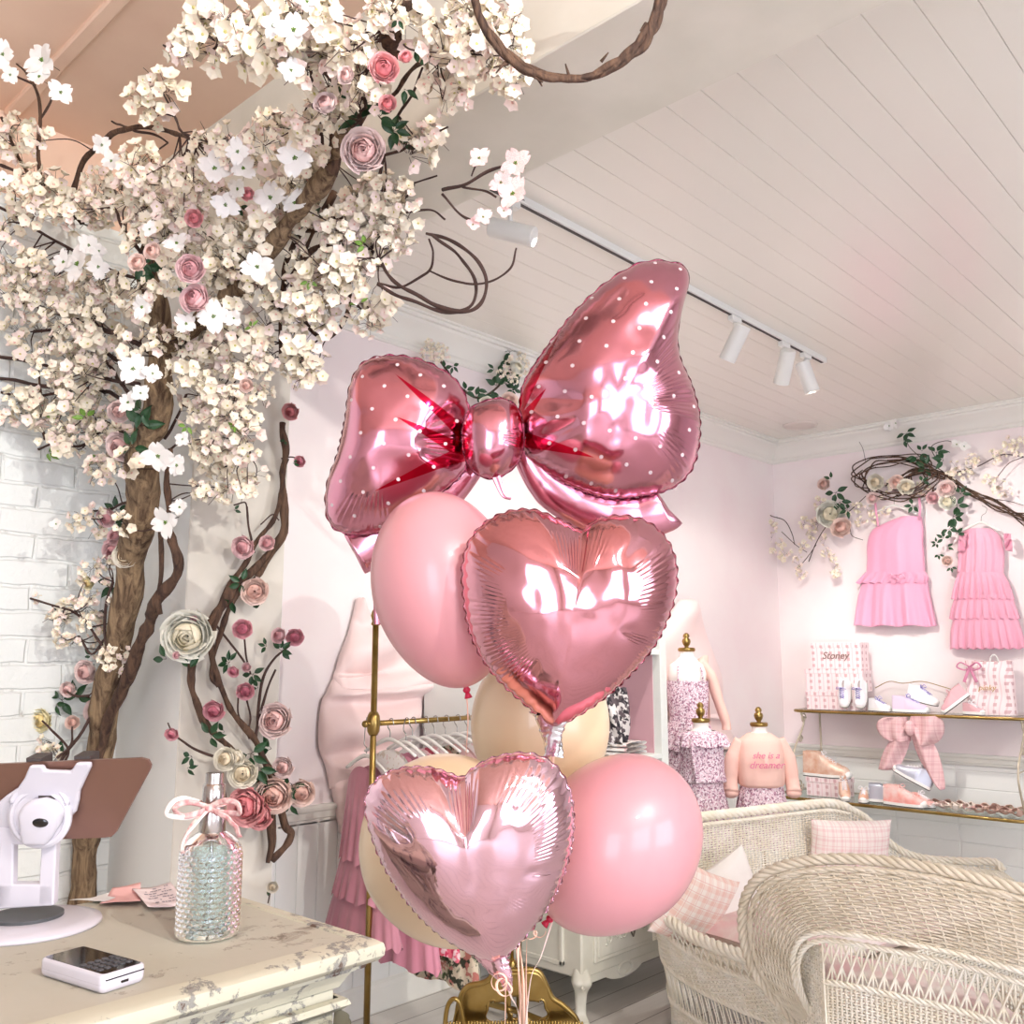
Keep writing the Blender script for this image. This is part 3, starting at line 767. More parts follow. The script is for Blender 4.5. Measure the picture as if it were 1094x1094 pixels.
flatrib('loop', [(236, 876, 0), (256, 866, .012), (270, 868, .02), (272, 878, .018), (256, 880, .008), (236, 878, .003)], .009, bw)
flatrib('tail', [(236, 877, .003), (222, 892, .02), (213, 912, .022), (214, 926, .02), (221, 933, .02)], .008, bw, mrb)
flatrib('tail', [(236, 877, .003), (226, 890, .022), (216, 902, .024), (211, 918, .024)], .004, bw, mrw)
flatrib('tail', [(236, 877, .003), (256, 882, .016), (268, 892, .02), (273, 904, .02)], .009, bw)
mb = MB(); mb.tube([cc+Vector((0, 0, 0))+(RT*math.cos(a)+FW*(math.sin(a)+1))*R_*.46 for a in [k*2*PI/24 for k in range(24)]], .0035, 6, closed=True, flat=.5)
mb.ell(cc-FW*.002, (.006, .006, .006)); mb.build('knot', mrb, bw)

# ---- card terminal
m_plw = mat('white_plastic', (204, 201, 209), .25, coat=.3); m_blk = mat('gloss_black_screen', (16, 16, 20), .05, coat=.6); m_key = mat('key_grey', (70, 70, 74), .4)
def atc(x, y, z=CH): return atZ(x, y, z)
zt_ = CH+.024
q = [atc(42, 1021, zt_), atc(90, 1012, zt_), atc(159, 1027, zt_), atc(108, 1045, zt_)]
ctr = (q[0]+q[1]+q[2]+q[3])/4
ux = ((q[2]-q[1])+(q[3]-q[0])).normalized(); L_ = ((q[2]-q[1]).length+(q[3]-q[0]).length)/2
uy = Vector((0, 0, 1)).cross(ux); W_ = abs(((q[1]-q[0])+(q[2]-q[3])).dot(uy))/2
term = thing('card_terminal', 'white handheld card terminal with black screen lying on the counter', 'card terminal', (ctr.x, ctr.y, CH))
Mx = Matrix((ux, uy, Vector((0, 0, 1)))).transposed()
def rrect(w, h, r, n=6):
    out = []
    for cx, cy, a0 in ((w/2-r, h/2-r, 0), (-w/2+r, h/2-r, 90), (-w/2+r, -h/2+r, 180), (w/2-r, -h/2+r, 270)):
        for k in range(n+1): a = R(a0+90*k/n); out.append((cx+r*math.cos(a), cy+r*math.sin(a)))
    return out
def slab(mb, c, w, h, r, prof, M=Mx, m=None):   # prof: (inset, z)
    n = len(rrect(w, h, r)); vs = []
    for ins, z in prof:
        for x, y in rrect(w-2*ins, h-2*ins, max(r-ins, .0005)): vs.append(c+M @ Vector((x, y, z)))
    fs = [(k*n+i, k*n+(i+1) % n, (k+1)*n+(i+1) % n, (k+1)*n+i) for k in range(len(prof)-1) for i in range(n)]
    fs += [tuple(range(n))[::-1], tuple((len(prof)-1)*n+i for i in range(n))]
    mb.add(vs, fs, m)
c0 = Vector((ctr.x, ctr.y, CH+.001))
mb = MB(); slab(mb, c0, L_, W_, .010, [(.004, 0), (.001, .003), (0, .008), (.0005, .010), (0, .0105), (0, .019), (.001, .022), (.003, .0235)]); mb.build('body', m_plw, term, auto=40)
mb = MB(); slab(mb, c0+Vector((0, 0, .0232)), L_-.010, W_-.008, .006, [(0, 0), (.0003, .0008)]); mb.build('screen', m_blk, term, smooth=False)
for i in range(4):
    for j in range(5):
        mb = MB(); slab(mb, c0+Vector((0, 0, .024))+Mx @ Vector((L_*(.08+.085*i), W_*(-.32+.16*j), 0)), L_*.06, W_*.11, .002, [(0, 0), (.0005, .0012)]); mb.build('key', m_key, term, smooth=False)
mb = MB(); mb.box(c0+Mx @ Vector((L_/2-.0005, -.0, .009)), (.002, .012, .004), .0008, Mx); mb.build('charging_port', m_blk, term, smooth=False)
mb = MB(); mb.box(c0+Mx @ Vector((L_/2-.0003, .0, .0165)), (.002, W_*.85, .0014), 0, Mx); mb.build('card_slot', m_blk, term, smooth=False)

# ---- tablet on a stand
def bevel(o, w):
    md = o.modifiers.new('bevel', 'BEVEL'); md.width = w; md.segments = 3; md.limit_method = 'ANGLE'
    return o
sb = atZ(28, 990, CH); m_grey = mat('dark_grey_disc', (74, 76, 78), .5); m_rose = mat('rose_metal_back', (150, 116, 104), .32, .75)
st = thing('tablet_stand', 'white swivel tablet stand with round base on the counter', 'stand', (sb.x, sb.y, CH))
ks = (sb-CAM).dot(FW)/F
def ps(x, y, o=0): return atD(x, y, ks*F-o)
mb = MB(); mb.lathe([(0, 0), (73*ks, 0), (75*ks, .003), (74*ks, .007), (60*ks, .012), (30*ks, .016), (0, .016)], (sb.x, sb.y, CH), n=64); mb.build('base', m_plw, st)
mb = MB(); mb.lathe([(0, 0), (36*ks, 0), (36*ks, .005), (0, .005)], (sb.x, sb.y, CH+.0155), n=40); mb.build('swivel_disc', m_grey, st, smooth=False)
def plate(outline, o, th, holes=None):
    return [ps(x, y, o) for x, y in outline], FW*th
zc = CH+.019
mb = MB(); bz = lambda x, y: ps(x, y)
for pts in ([(0, 895), (14, 900), (13, 968), (-6, 972)], [(44, 898), (60, 895), (57, 966), (40, 968)], [(-6, 945), (57, 945), (57, 968), (-6, 972)], [(-8, 884), (58, 884), (60, 903), (-8, 903)]):
    mb.prism([ps(x, y, .008) for x, y in pts], FW*.018)
bevel(mb.build('arm', m_plw, st, smooth=False), .003)
mb = MB()
head = [(31, 818), (45, 818), (47, 823), (75, 824), (81, 815), (96, 815), (96, 820), (84, 846), (83, 856), (80, 868), (72, 876), (62, 884), (58, 898), (46, 903), (22, 903), (20, 890), (-8, 892), (-8, 862), (6, 850), (18, 842), (25, 832)]
tilt = lambda x, y: (y-860)*.0006
mb.prism([ps(x, y, .020-tilt(x, y)) for x, y in head], FW*.012); bevel(mb.build('bracket', m_plw, st, smooth=False), .005)
mb = MB(); mb.tube([ps(42+30*math.cos(a), 862+28*math.sin(a)*.9, .024) for a in [R(190)+q*R(165)/20 for q in range(21)]], .0045, 8); mb.build('swivel_ring', m_plw, st)
mb = MB(); mb.lathe([(0, 0), (33*ks, 0), (33*ks, .006), (30*ks, .009), (27*ks, .009), (26*ks, .006), (0, .006)], ps(44, 872, .018), axis=tuple(-FW), n=48); mb.build('hinge_disc', m_plw, st, auto=30)
mb = MB(); mb.prism([ps(x, y, .040-(y-880)*.0002) for x, y in [(17, 872), (22, 862), (32, 856), (46, 854), (58, 858), (66, 868), (62, 882), (55, 893), (47, 905), (22, 905), (19, 890)]], FW*.02); bevel(mb.build('hinge_cover', m_plw, st, smooth=True), .008)
mb = MB(); mb.ell(ps(43, 879, .0405), (8.5*ks, 5*ks, .002), Matrix((RT, UP, -FW)).transposed()); mb.build('badge', m_blk, st)
for x0, x1, y0, y1 in ((28, 45, 810, 819), (79, 96, 808, 817)):
    mb = MB(); mb.prism([ps(x0, y1, .024), ps(x1, y1, .024), ps(x1, y0, .022), ps(x0, y0, .022)], FW*.035); mb.build('rubber_clip', m_dark, st, smooth=False)
mb = MB(); mb.prism([ps(41, 855, .0275), ps(58, 855, .0275), ps(58, 850, .0265), ps(41, 850, .0265)], FW*.01); mb.build('latch', m_dark, st, smooth=False)
tb_ = [(-40, 818), (150, 810), (158, 812), (161, 818), (160, 822), (124, 889), (119, 894), (112, 895), (-40, 900)]
tab = thing('tablet', 'rose metallic tablet seen from behind, clipped in the white stand', 'tablet', ps(60, 860, 0))
mb = MB(); mb.prism([ps(x, y, .004-(y-860)*.0006) for x, y in tb_], FW*.007); mb.build('metal_back', m_rose, tab, smooth=False)
mb = MB(); mb.prism([ps(x, y, -.0035-(y-860)*.0006) for x, y in tb_], FW*.002); mb.build('glass_screen', m_blk, tab, smooth=False)

# ---- papers
m_pap = mat('receipt_paper', (240, 226, 226), .8); m_ink = mat('grey_ink', (150, 140, 150), .8); m_pp = mat('pink_card', (236, 184, 180), .8); m_wp = mat('white_paper', (238, 238, 236), .8)
def paper(label, corners, m, h=.002, curl=.006, fold=None, cat='paper', nm='paper_sheet'):
    A, B, C_, D_ = [atZ(x, y, CH+h) for x, y in corners]
    t = thing(nm, label, cat, ((A+C_)/2).to_tuple()[:2]+(CH,), 'papers at the back of the counter')
    mb = MB()
    def f(u, v): return A.lerp(B, u).lerp(D_.lerp(C_, u), v)+Vector((0, 0, curl*(4*(u-.5)**2*(.4+.6*v))+.0008*math.sin(u*9+v*5)))
    mb.grid(f, 12, 8); mb.build('sheet', m, t, solid=.0006); return t, f
paper('white slip of paper lying furthest left at the counter back', [(74, 963), (118, 955), (140, 950), (112, 966)], m_wp)
paper('folded pink card between the white slip and the receipt', [(106, 968), (120, 951), (150, 949), (150, 968)], m_pp, .003, .010, cat='card', nm='pink_card')
t, f = paper('pink receipt with printed lines beside the glass bottle', [(141, 951), (182, 944), (200, 966), (158, 972)], m_pap, .005, .006, nm='receipt', cat='receipt')
mb = MB(); rnd = random.Random(5)
for r_ in range(7):
    v = .12+r_*.11; u = .1+rnd.random()*.25
    while u < .85:
        du = .03+rnd.random()*.07
        if rnd.random() < .7:
            a, b_, c_, d_ = f(u, v), f(u+du, v), f(u+du, v+.035), f(u, v+.035); up = Vector((0, 0, .0012))
            mb.add([a+up, b_+up, c_+up, d_+up], [(0, 1, 2, 3)])
        u += du+.02
mb.build('printed_lines', m_ink, t, smooth=False)
# ================================================================== flowers and twigs
def barkm(name, a, b):
    m = mat(name, a, .85); t = NT(m); c = t.coord()
    n = t.noise(22, t.coord(scale=(2.2, 2.2, .35)), 7, .65, .6)
    t.color(t.mix(t.ramp(n, [(.38, 0.0), (.62, 1.0)]), srgb(*b), srgb(*a))); t.bump(n, .7, .012); return m
m_drift = barkm('driftwood_bark', (150, 126, 96), (76, 56, 40))
m_vine = barkm('dark_vine_bark', (104, 78, 60), (58, 40, 32))
m_twig = mat('dark_twig', (70, 50, 44), .8)
m_petal = mat('cream_petal', (250, 243, 224), .6, var=(245, 232, 208), vscale=30, sss=0)
m_blush = mat('blush_petal', (250, 232, 222), .6)
m_pkc = mat('pink_flower_heart', (236, 186, 172), .7)
m_sta = mat('olive_stamen', (196, 190, 120), .7)
m_dog = mat('dogwood_white', (238, 235, 230), .55); m_dogp = mat('dogwood_pinkish', (250, 228, 222), .55, var=(240, 190, 186), vscale=18); m_dogc = mat('dogwood_green_heart', (104, 138, 52), .7)
m_leaf = mat('rose_leaf_green', (44, 84, 48), .42, var=(28, 62, 36), vscale=20); m_leafl = mat('young_leaf_green', (120, 158, 70), .5)

def petal_grid(mb, M, L, W, cup, tipn=0.0, curl=0.0, nu=4, nv=4, base=.15, m=0):
    """petal from the origin along local +x, width in y, normal z"""
    def f(u, v):
        w = W*(math.sin(PI*min(1, (u*.86+base)))**.7)*(v-.5)
        x = L*u*(1-(tipn*(1-abs(2*v-1))**2 if u > .75 else 0)); y = w
        z = cup*(L*u*u*.9+abs(v-.5)**2*W*1.2*u)-curl*max(0, u-.6)**2*L
        return M @ Vector((x, y, z))
    mb.grid(f, nu, nv, m=m)
def look(n, spin=0):
    n = Vector(n).normalized(); u, v, d = basis(n)
    B = Matrix((u, v, d)).transposed().to_4x4()
    return B @ Matrix.Rotation(spin, 4, 'Z')
def blossom_mesh(seed, n=15, Rr=.068, fl=.026):
    rnd = random.Random(seed); mb = MB()
    for i in range(n):
        while True:
            d = Vector((rnd.uniform(-1, 1), rnd.uniform(-1, 1), rnd.uniform(-.8, 1)))
            if .2 < d.length < 1: break
        p = Vector((d.x*Rr, d.y*Rr, d.z*Rr*.55)); nn = (d.normalized()*.8+Vector((0, 0, .8))+Vector((rnd.uniform(-.5, .5), rnd.uniform(-.5, .5), 0))).normalized()
        s = fl*rnd.uniform(.75, 1.25); B = Matrix.Translation(p) @ look(nn, rnd.random()*6)
        tint = 1 if rnd.random() < .22 else 0
        for k in range(5):
            M = B @ Matrix.Rotation(k*2*PI/5+rnd.uniform(-.12, .12), 4, 'Z') @ Matrix.Rotation(rnd.uniform(-.5, -.05), 4, 'Y')
            petal_grid(mb, M, s*rnd.uniform(.9, 1.1), s*1.0, .25, .12, .8, 3, 3, m=tint)
        mb.lathe([(s*.2, 0), (s*.12, s*.12), (0, s*.14)], B.translation, tuple(nn), 5, m=2 if rnd.random() < .6 else 3)
        q = p*.15; mb.tube([p+Vector((0, 0, -.004)), q+Vector((0, 0, -.025))], .0009, 3, m=4)
        if rnd.random() < .3:
            e = p+Vector((rnd.uniform(-1, 1), rnd.uniform(-1, 1), .2))*.02; mb.ell(e, (.004, .004, .006), nu=5, nv=4, m=0)
    return mb
BM = [m_petal, m_blush, m_sta, m_pkc, m_twig]
blos = [blossom_mesh(100+i, 10+i % 3) for i in range(8)]
def inst_mesh(mb, name, mats, smooth=True):
    me = bpy.data.meshes.new(name); me.from_pydata([tuple(v) for v in mb.v], [], mb.f)
    for m in mats: me.materials.append(m)
    me.polygons.foreach_set('material_index', mb.m); me.polygons.foreach_set('use_smooth', [smooth]*len(mb.f)); me.update(); return me
blos_me = [inst_mesh(b, 'blossom_cluster', BM) for b in blos]
def dog_mesh(seed, mp):
    rnd = random.Random(seed); mb = MB()
    for k in range(4):
        M = Matrix.Rotation(k*PI/2+rnd.uniform(-.15, .15), 4, 'Z') @ Matrix.Rotation(rnd.uniform(-.45, .05), 4, 'Y')
        petal_grid(mb, M, 1.0 if k % 2 else .88, .86, .08, .22, .5, 7, 6, base=.08, m=0)
    for k in range(9):
        a = k*2.4; r = .03*math.sqrt(k)*1.3; mb.ell((r*math.cos(a), r*math.sin(a), .05), (.035, .035, .06), nu=6, nv=5, m=1)
    mb.tube([Vector((0, 0, 0)), Vector((.05, .05, -.5)), Vector((.2, .1, -1.0))], .018, 4, m=2)
    return inst_mesh(mb, 'dogwood_flower', [mp, m_dogc, m_twig])
dogs = [dog_mesh(i, m_dog) for i in range(4)]; dogsp = [dog_mesh(9, m_dogp)]
def rose_mesh(seed, outer, inner, full=1.0):
    rnd = random.Random(seed); mb = MB()
    # petals are patches of nested shells, each ring more open than the one inside it
    rings = [(3, .20, 6, 1), (3, .32, 14, 1), (4, .44, 24, 1), (5, .57, 33, 1), (5, .70, 44, 0), (6, .84, 57, 0), (6, .96, 72, 0)]
    for ri, (n, rho, top, mi) in enumerate(rings):
        for k in range(n):
            a0 = k*2*PI/n+ri*1.1+rnd.uniform(-.15, .15); w = 2*PI/n*1.5; tj = top+rnd.uniform(-5, 5); lip = .10+.008*ri
            def f(u, v):
                t = (v-.5)*w; e = abs(2*v-1)
                ph = R(lerp(165, tj+26*e**2.5, u)); rr = rho*(1+.10*(v-.5))
                x = rr*math.sin(ph); z = rr*.78*math.cos(ph)+(.0 if ri < 4 else -.04*(ri-3))
                if u > .72: q = (u-.72)/.28; x += lip*q*q*(1.3 if ri > 3 else .6); z -= lip*.35*q*q*(ri > 3)
                return Vector((x*math.cos(a0+t), x*math.sin(a0+t), z))
            mb.grid(f, 9, 7, m=mi)
    for k in range(5):
        a = k*2*PI/5; M = Matrix.Translation((0, 0, -.62)) @ Matrix.Rotation(a, 4, 'Z') @ Matrix.Rotation(.4, 4, 'Y'); petal_grid(mb, M, .8, .3, .3, m=2, nu=4, nv=2)
    mb.ell((0, 0, -.68), (.16, .16, .14), nu=8, nv=6, m=2)
    return inst_mesh(mb, 'rose', [outer, inner, m_leaf])
def rm(n, o, i): return (mat(n+'_outer', o, .9, spec=.15), mat(n+'_inner', i, .9, spec=.15))
ROSE = {}
for nme, o, i in (('blush', (246, 214, 206), (238, 184, 176)), ('pink', (238, 184, 184), (224, 146, 150)), ('coral', (236, 142, 142), (224, 104, 110)), ('white', (250, 246, 226), (246, 236, 200)), ('cream', (246, 236, 212), (238, 218, 180)), ('peach', (246, 208, 190), (236, 178, 160)), ('yellow', (250, 236, 176), (244, 214, 130)), ('magenta', (222, 128, 142), (198, 84, 106))):
    o = tuple(int(255-(255-q)*.62) for q in o); i = tuple(int(255-(255-q)*.75) for q in i); a, b = rm(nme+'_rose_petal', o, i); ROSE[nme] = rose_mesh(hash(nme) % 7 if 0 else len(nme), a, b)
def leaf_mesh(seed, n, mm):
    rnd = random.Random(seed); mb = MB()
    for k in range(n):
        a = (k-(n-1)/2)*(1.1 if n < 5 else .8)+rnd.uniform(-.2, .2); off = .12*k
        M = Matrix.Rotation(a, 4, 'Z') @ Matrix.Rotation(rnd.uniform(-.4, .2), 4, 'Y') @ Matrix.Translation((.18, 0, 0))
        def f(u, v, M=M):
            w = .34*math.sin(PI*u**.8)*(v-.5)*2*.5*1.25; return M @ Vector((u*.85, w, -.22*u*u+abs(v-.5)*.18+.01*math.sin(u*30)))
        mb.grid(f, 8, 4, m=0)
        mb.tube([Vector((0, 0, 0)), M @ Vector((0, 0, 0))], .015, 4, m=1)
    return inst_mesh(mb, 'leaf_spray', [mm, m_twig])
leaves = [leaf_mesh(i, n, m_leaf) for i, n in enumerate((3, 4, 5, 2))]; leavesl = [leaf_mesh(8, 3, m_leafl)]

rndT = random.Random(77)
def put(me, name, parent, pos, size, normal=None, spin=None, label=None, jit=.5):
    o = bpy.data.objects.new(name, me); col.objects.link(o)
    nrm = Vector(normal) if normal is not None else (-FW+RT*rndT.uniform(-jit, jit)+UP*rndT.uniform(-jit, jit))
    M = look(nrm, rndT.random()*6.28 if spin is None else spin)
    o.matrix_local = Matrix.Translation(Vector(pos)-rootloc[parent.name]) @ M @ Matrix.Diagonal((size, size, size, 1))
    o.parent = parent
    if label: o['label'] = label
    return o
def pxtube(name, pts, parent, m, depthf, n=9, seg=8, wob=0, kindlbl=None, sub=8):
    """branch from picture points (x, y, radius in picture units [, depth])"""
    P = []; Rr = []
    for q in pts:
        d = q[3] if len(q) > 3 else depthf(q[0], q[1])
        P.append(atD(q[0], q[1], d)); Rr.append(q[2]*d/F)
    C = spline(P, sub); W = []
    for i in range(len(C)):
        k = i/(len(C)-1)*(len(Rr)-1); a = int(min(k, len(Rr)-2)); W.append(lerp(Rr[a], Rr[a+1], k-a)*(1+(wob*mnoise.noise(C[i]*22) if wob else 0)))
    if wob: C = [c+Vector([mnoise.noise(c*9+Vector((7*j, 0, 0))) for j in range(3)])*.03*wob for c in C]
    mb = MB(); mb.tube(C, W, n)
    return mb.build(name, m, parent), C
def beam_depth(x, y, z=BEAM-.02):
    r = ray(x, y)
    return (z-H0)/r.z if r.z > .05 else 99
def TD(x, y):    # how far out the blossom stands here
    d = 3.35
    if y < 700: d = lerp(3.0, 3.35, max(0, (y-300)/400)) if y > 300 else 2.95
    if x < 130: d = min(d+.25, 3.4)
    return max(2.2, min(d, beam_depth(x, y)-.06)) if x > 180 else d

tb = atD(92, 900, 3.32)
tree = thing('blossom_tree', 'driftwood tree of cream blossom, dogwood and roses against the pillar and beam', 'flowering tree', (tb.x, tb.y, 0))
br_pts = []
C1 = [atD(x, y, d) for x, y, r, d in [(94, 870, 14, 3.32), (106, 790, 14, 3.3)]]
pl = [(140, 600, 15, 3.22), (150, 540, 17, 3.15), (155, 490, 16, 3.1), (166, 430, 15, 3.06), (172, 380, 12, 3.03), (166, 330, 12, 3.0), (160, 290, 11, 3.0), (168, 235, 7, 2.98)]
base = [Vector((tb.x, tb.y, .0)), Vector((tb.x, tb.y, .45)), atD(88, 945, 3.33), C1[0], C1[1], atD(124, 700, 3.27)]
Cc = spline(base+[atD(x, y, d) for x, y, r, d in pl], 8)
rad = [.05, .048, .042, .046, .046, .046]+[r*d/F for _, _, r, d in pl]
W = [lerp(rad[min(int(i/8), len(rad)-2)], rad[min(int(i/8)+1, len(rad)-1)], (i % 8)/8)*(1+.22*mnoise.noise(c*16)) for i, c in enumerate(Cc)]
mb = MB(); mb.tube([c+Vector((mnoise.noise(c*7), mnoise.noise(c*7+Vector((9, 9, 9))), 0))*.018 for c in Cc], W, 14); mb.build('trunk', m_drift, tree)
def addbr(pts, m=m_vine, n=7, wob=.5, name='branch', parent=None):
    o, C = pxtube(name, pts, parent or tree, m, TD, n, wob=wob); br_pts.extend(C[::2]); return o
addbr([(168, 385, 8, 3.03), (205, 352, 9, 2.97), (250, 312, 10, 2.9), (290, 262, 10, 2.8), (330, 212, 10, 2.68), (352, 178, 10, 2.6), (368, 142, 9, 2.5)], m_drift, 12, .45, 'upper_trunk')
addbr([(352, 185, 8, 2.58), (378, 128, 9), (396, 88, 10), (414, 40, 10), (432, -10, 10), (450, -50, 10)], m_vine, 10, .7)
addbr([(376, 150, 4), (400, 95, 5), (425, 40, 4), (425, -20, 4)]); 
addbr([(95, 835, 5, 3.28), (118, 768, 6, 3.24), (145, 700, 7, 3.2), (165, 650, 7, 3.15), (188, 608, 6, 3.1), (186, 580, 5, 3.1), (178, 548, 4, 3.1), (182, 480, 3, 3.1)], m_vine, 8, .5)
addbr([(173, 655, 3, 3.12), (171, 600, 3, 3.12), (173, 560, 3, 3.1)])
addbr([(48, 470, 1.6), (44, 430, 1.6), (42, 395, 1.2)]); 
for pts in (
    [(88, 240, 3.5), (76, 215, 3), (92, 170, 3), (130, 140, 3), (175, 139, 2.6), (212, 152, 2)], [(120, 130, 1), (140, 140, 1.5), (165, 145, 1.4), (178, 152, 1)],
    [(196, 140, 1.5), (180, 110, 1.3), (166, 84, 1)], [(40, 205, 2.4), (42, 150, 2), (40, 105, 1.8), (30, 80, 1.4), (17, 68, 1)], [(41, 130, 1.2), (52, 112, 1.2), (54, 106, 1)], [(38, 92, 1.2), (14, 80, 1)],
    [(35, 198, 2.2), (18, 165, 1.8), (0, 125, 1.5)], [(0, 222, 1.6), (60, 258, 1.6), (110, 285, 1.8), (160, 300, 2)], [(0, 175, 1.6), (30, 188, 1.4), (60, 205, 1.3)],
    [(0, 380, 1.8), (40, 388, 1.8), (90, 400, 2), (150, 410, 2.4)], [(0, 405, 2), (60, 414, 2.2), (110, 418, 2.4), (140, 430, 2.6)], [(0, 420, 1.4), (30, 424, 1.4), (80, 418, 1.5)],
    [(10, 320, 1.6), (50, 330, 1.8), (90, 345, 2.4), (130, 360, 3), (165, 378, 3.6)], [(35, 355, 1.6), (80, 355, 1.8), (120, 380, 2.4), (150, 400, 3)], [(68, 436, 1.6), (95, 440, 1.8), (120, 455, 2), (142, 472, 2.2)],
    [(40, 480, 1.3), (60, 474, 1.4), (85, 476, 1.4), (110, 460, 1.4)], [(110, 380, 1.5), (125, 400, 1.8), (138, 420, 2)], [(145, 210, 1.8), (128, 175, 1.5), (115, 160, 1.2)], [(115, 200, 1.3), (130, 240, 1.8), (150, 270, 2.6)],
    [(345, 190, 2), (340, 120, 2), (325, 50, 1.6)], [(352, 185, 2.4), (355, 120, 2), (358, 100, 1.5)], [(360, 175, 2.2), (362, 120, 2), (372, 90, 1.5)], [(378, 130, 2.5), (420, 100, 2.5), (445, 70, 3), (478, 56, 3)],
    [(420, 130, 1.6), (440, 100, 1.6), (452, 72, 1.4)], [(410, 165, 1.6), (435, 160, 1.6), (440, 150, 1.3), (480, 134, 1.2)], [(440, 195, 1), (468, 188, 1)],
    [(330, 215, 4), (300, 250, 4), (280, 300, 4), (300, 330, 3)], [(340, 210, 3.5), (320, 250, 3.5), (305, 290, 3), (302, 330, 2.5), (300, 380, 2)], [(350, 215, 2.5), (366, 260, 2.5), (372, 300, 2.6), (369, 340, 2.6), (350, 361, 2.6), (330, 350, 2.4), (318, 320, 2.2), (322, 280, 2.2), (345, 230, 2.4)],
    [(300, 230, 3), (330, 245, 3.5), (365, 235, 3), (390, 225, 2)], [(290, 270, 5), (310, 240, 6), (340, 235, 6), (356, 205, 5)], [(312, 300, 3), (330, 270, 3), (350, 262, 2.5), (375, 275, 2)],
    [(395, 262, 2), (415, 295, 2, 2.7), (450, 318, 2.2, 2.65), (490, 333, 2.4, 2.6), (515, 325, 2.4, 2.58), (520, 300, 2.2, 2.56), (508, 275, 2, 2.56), (480, 255, 1.8, 2.6), (455, 250, 1.4, 2.62)],
    [(403, 305, 2, 2.7), (440, 322, 2, 2.66), (480, 333, 2, 2.62), (505, 325, 1.8, 2.6), (508, 300, 1.8, 2.6), (490, 272, 1.6, 2.6), (460, 250, 1.6, 2.6)],
    [(403, 304, 1.5, 2.7), (430, 305, 1.4, 2.68), (458, 290, 1.4, 2.64), (463, 270, 1.2, 2.62), (458, 255, 1, 2.62)], [(458, 289, 1, 2.64), (490, 303, 1.2, 2.6), (520, 303, 1.2, 2.56), (545, 285, 1.2, 2.52), (552, 263, 1, 2.5)],
    [(474, 203, 1.8, 2.5), (500, 197, 1.8, 2.46), (525, 184, 1.6, 2.43), (545, 176, 1.3, 2.4)], [(495, 200, 1.5, 2.47), (520, 205, 1.4, 2.43), (530, 212, 1.2, 2.4)], [(474, 208, 1.6, 2.5), (490, 225, 1.5, 2.48), (508, 236, 1.3, 2.45)], [(505, 190, 1, 2.45), (510, 174, 1, 2.43)],
    [(430, 230, 1.2), (460, 225, 1.2), (475, 235, 1)], [(175, 48, 1.2), (195, 58, 1.4), (225, 55, 1.5), (235, 45, 1.2)], [(235, 30, 1.6), (260, 28, 2), (290, 25, 2), (330, 60, 2.4), (380, 110, 3)],
    [(196, 470, 1.2), (185, 480, 1.5), (172, 495, 1.8)], [(200, 420, 1.5), (190, 445, 1.6), (175, 470, 2)], [(255, 420, 1.4), (262, 460, 1.4), (268, 490, 1)], [(240, 380, 2), (252, 410, 1.6)],
    [(150, 530, 1.5), (115, 545, 1.4), (95, 548, 1)], [(115, 700, 1.6, 3.25), (112, 650, 1.6, 3.25), (120, 620, 1.5, 3.25)], [(110, 690, 1.4, 3.25), (80, 655, 1.3, 3.3), (28, 640, 1.2, 3.35)], [(115, 680, 1.3, 3.25), (98, 700, 1.3, 3.27), (85, 680, 1.2, 3.3)],
    [(95, 742, 1.6, 3.26), (80, 742, 1.4, 3.28), (72, 738, 1, 3.28)], [(60, 810, 1.5, 3.2), (75, 795, 1.4, 3.2), (76, 775, 1.2, 3.2)], [(64, 820, 1.5, 3.2), (72, 800, 1.3, 3.2), (55, 780, 1.1, 3.2), (44, 770, 1, 3.2)], [(98, 765, 1.5, 3.26), (60, 820, 1.8, 3.2), (55, 850, 1.5, 3.2)]):
    addbr(pts, m_twig if pts[0][2] < 2.2 else m_vine, 6, .35)

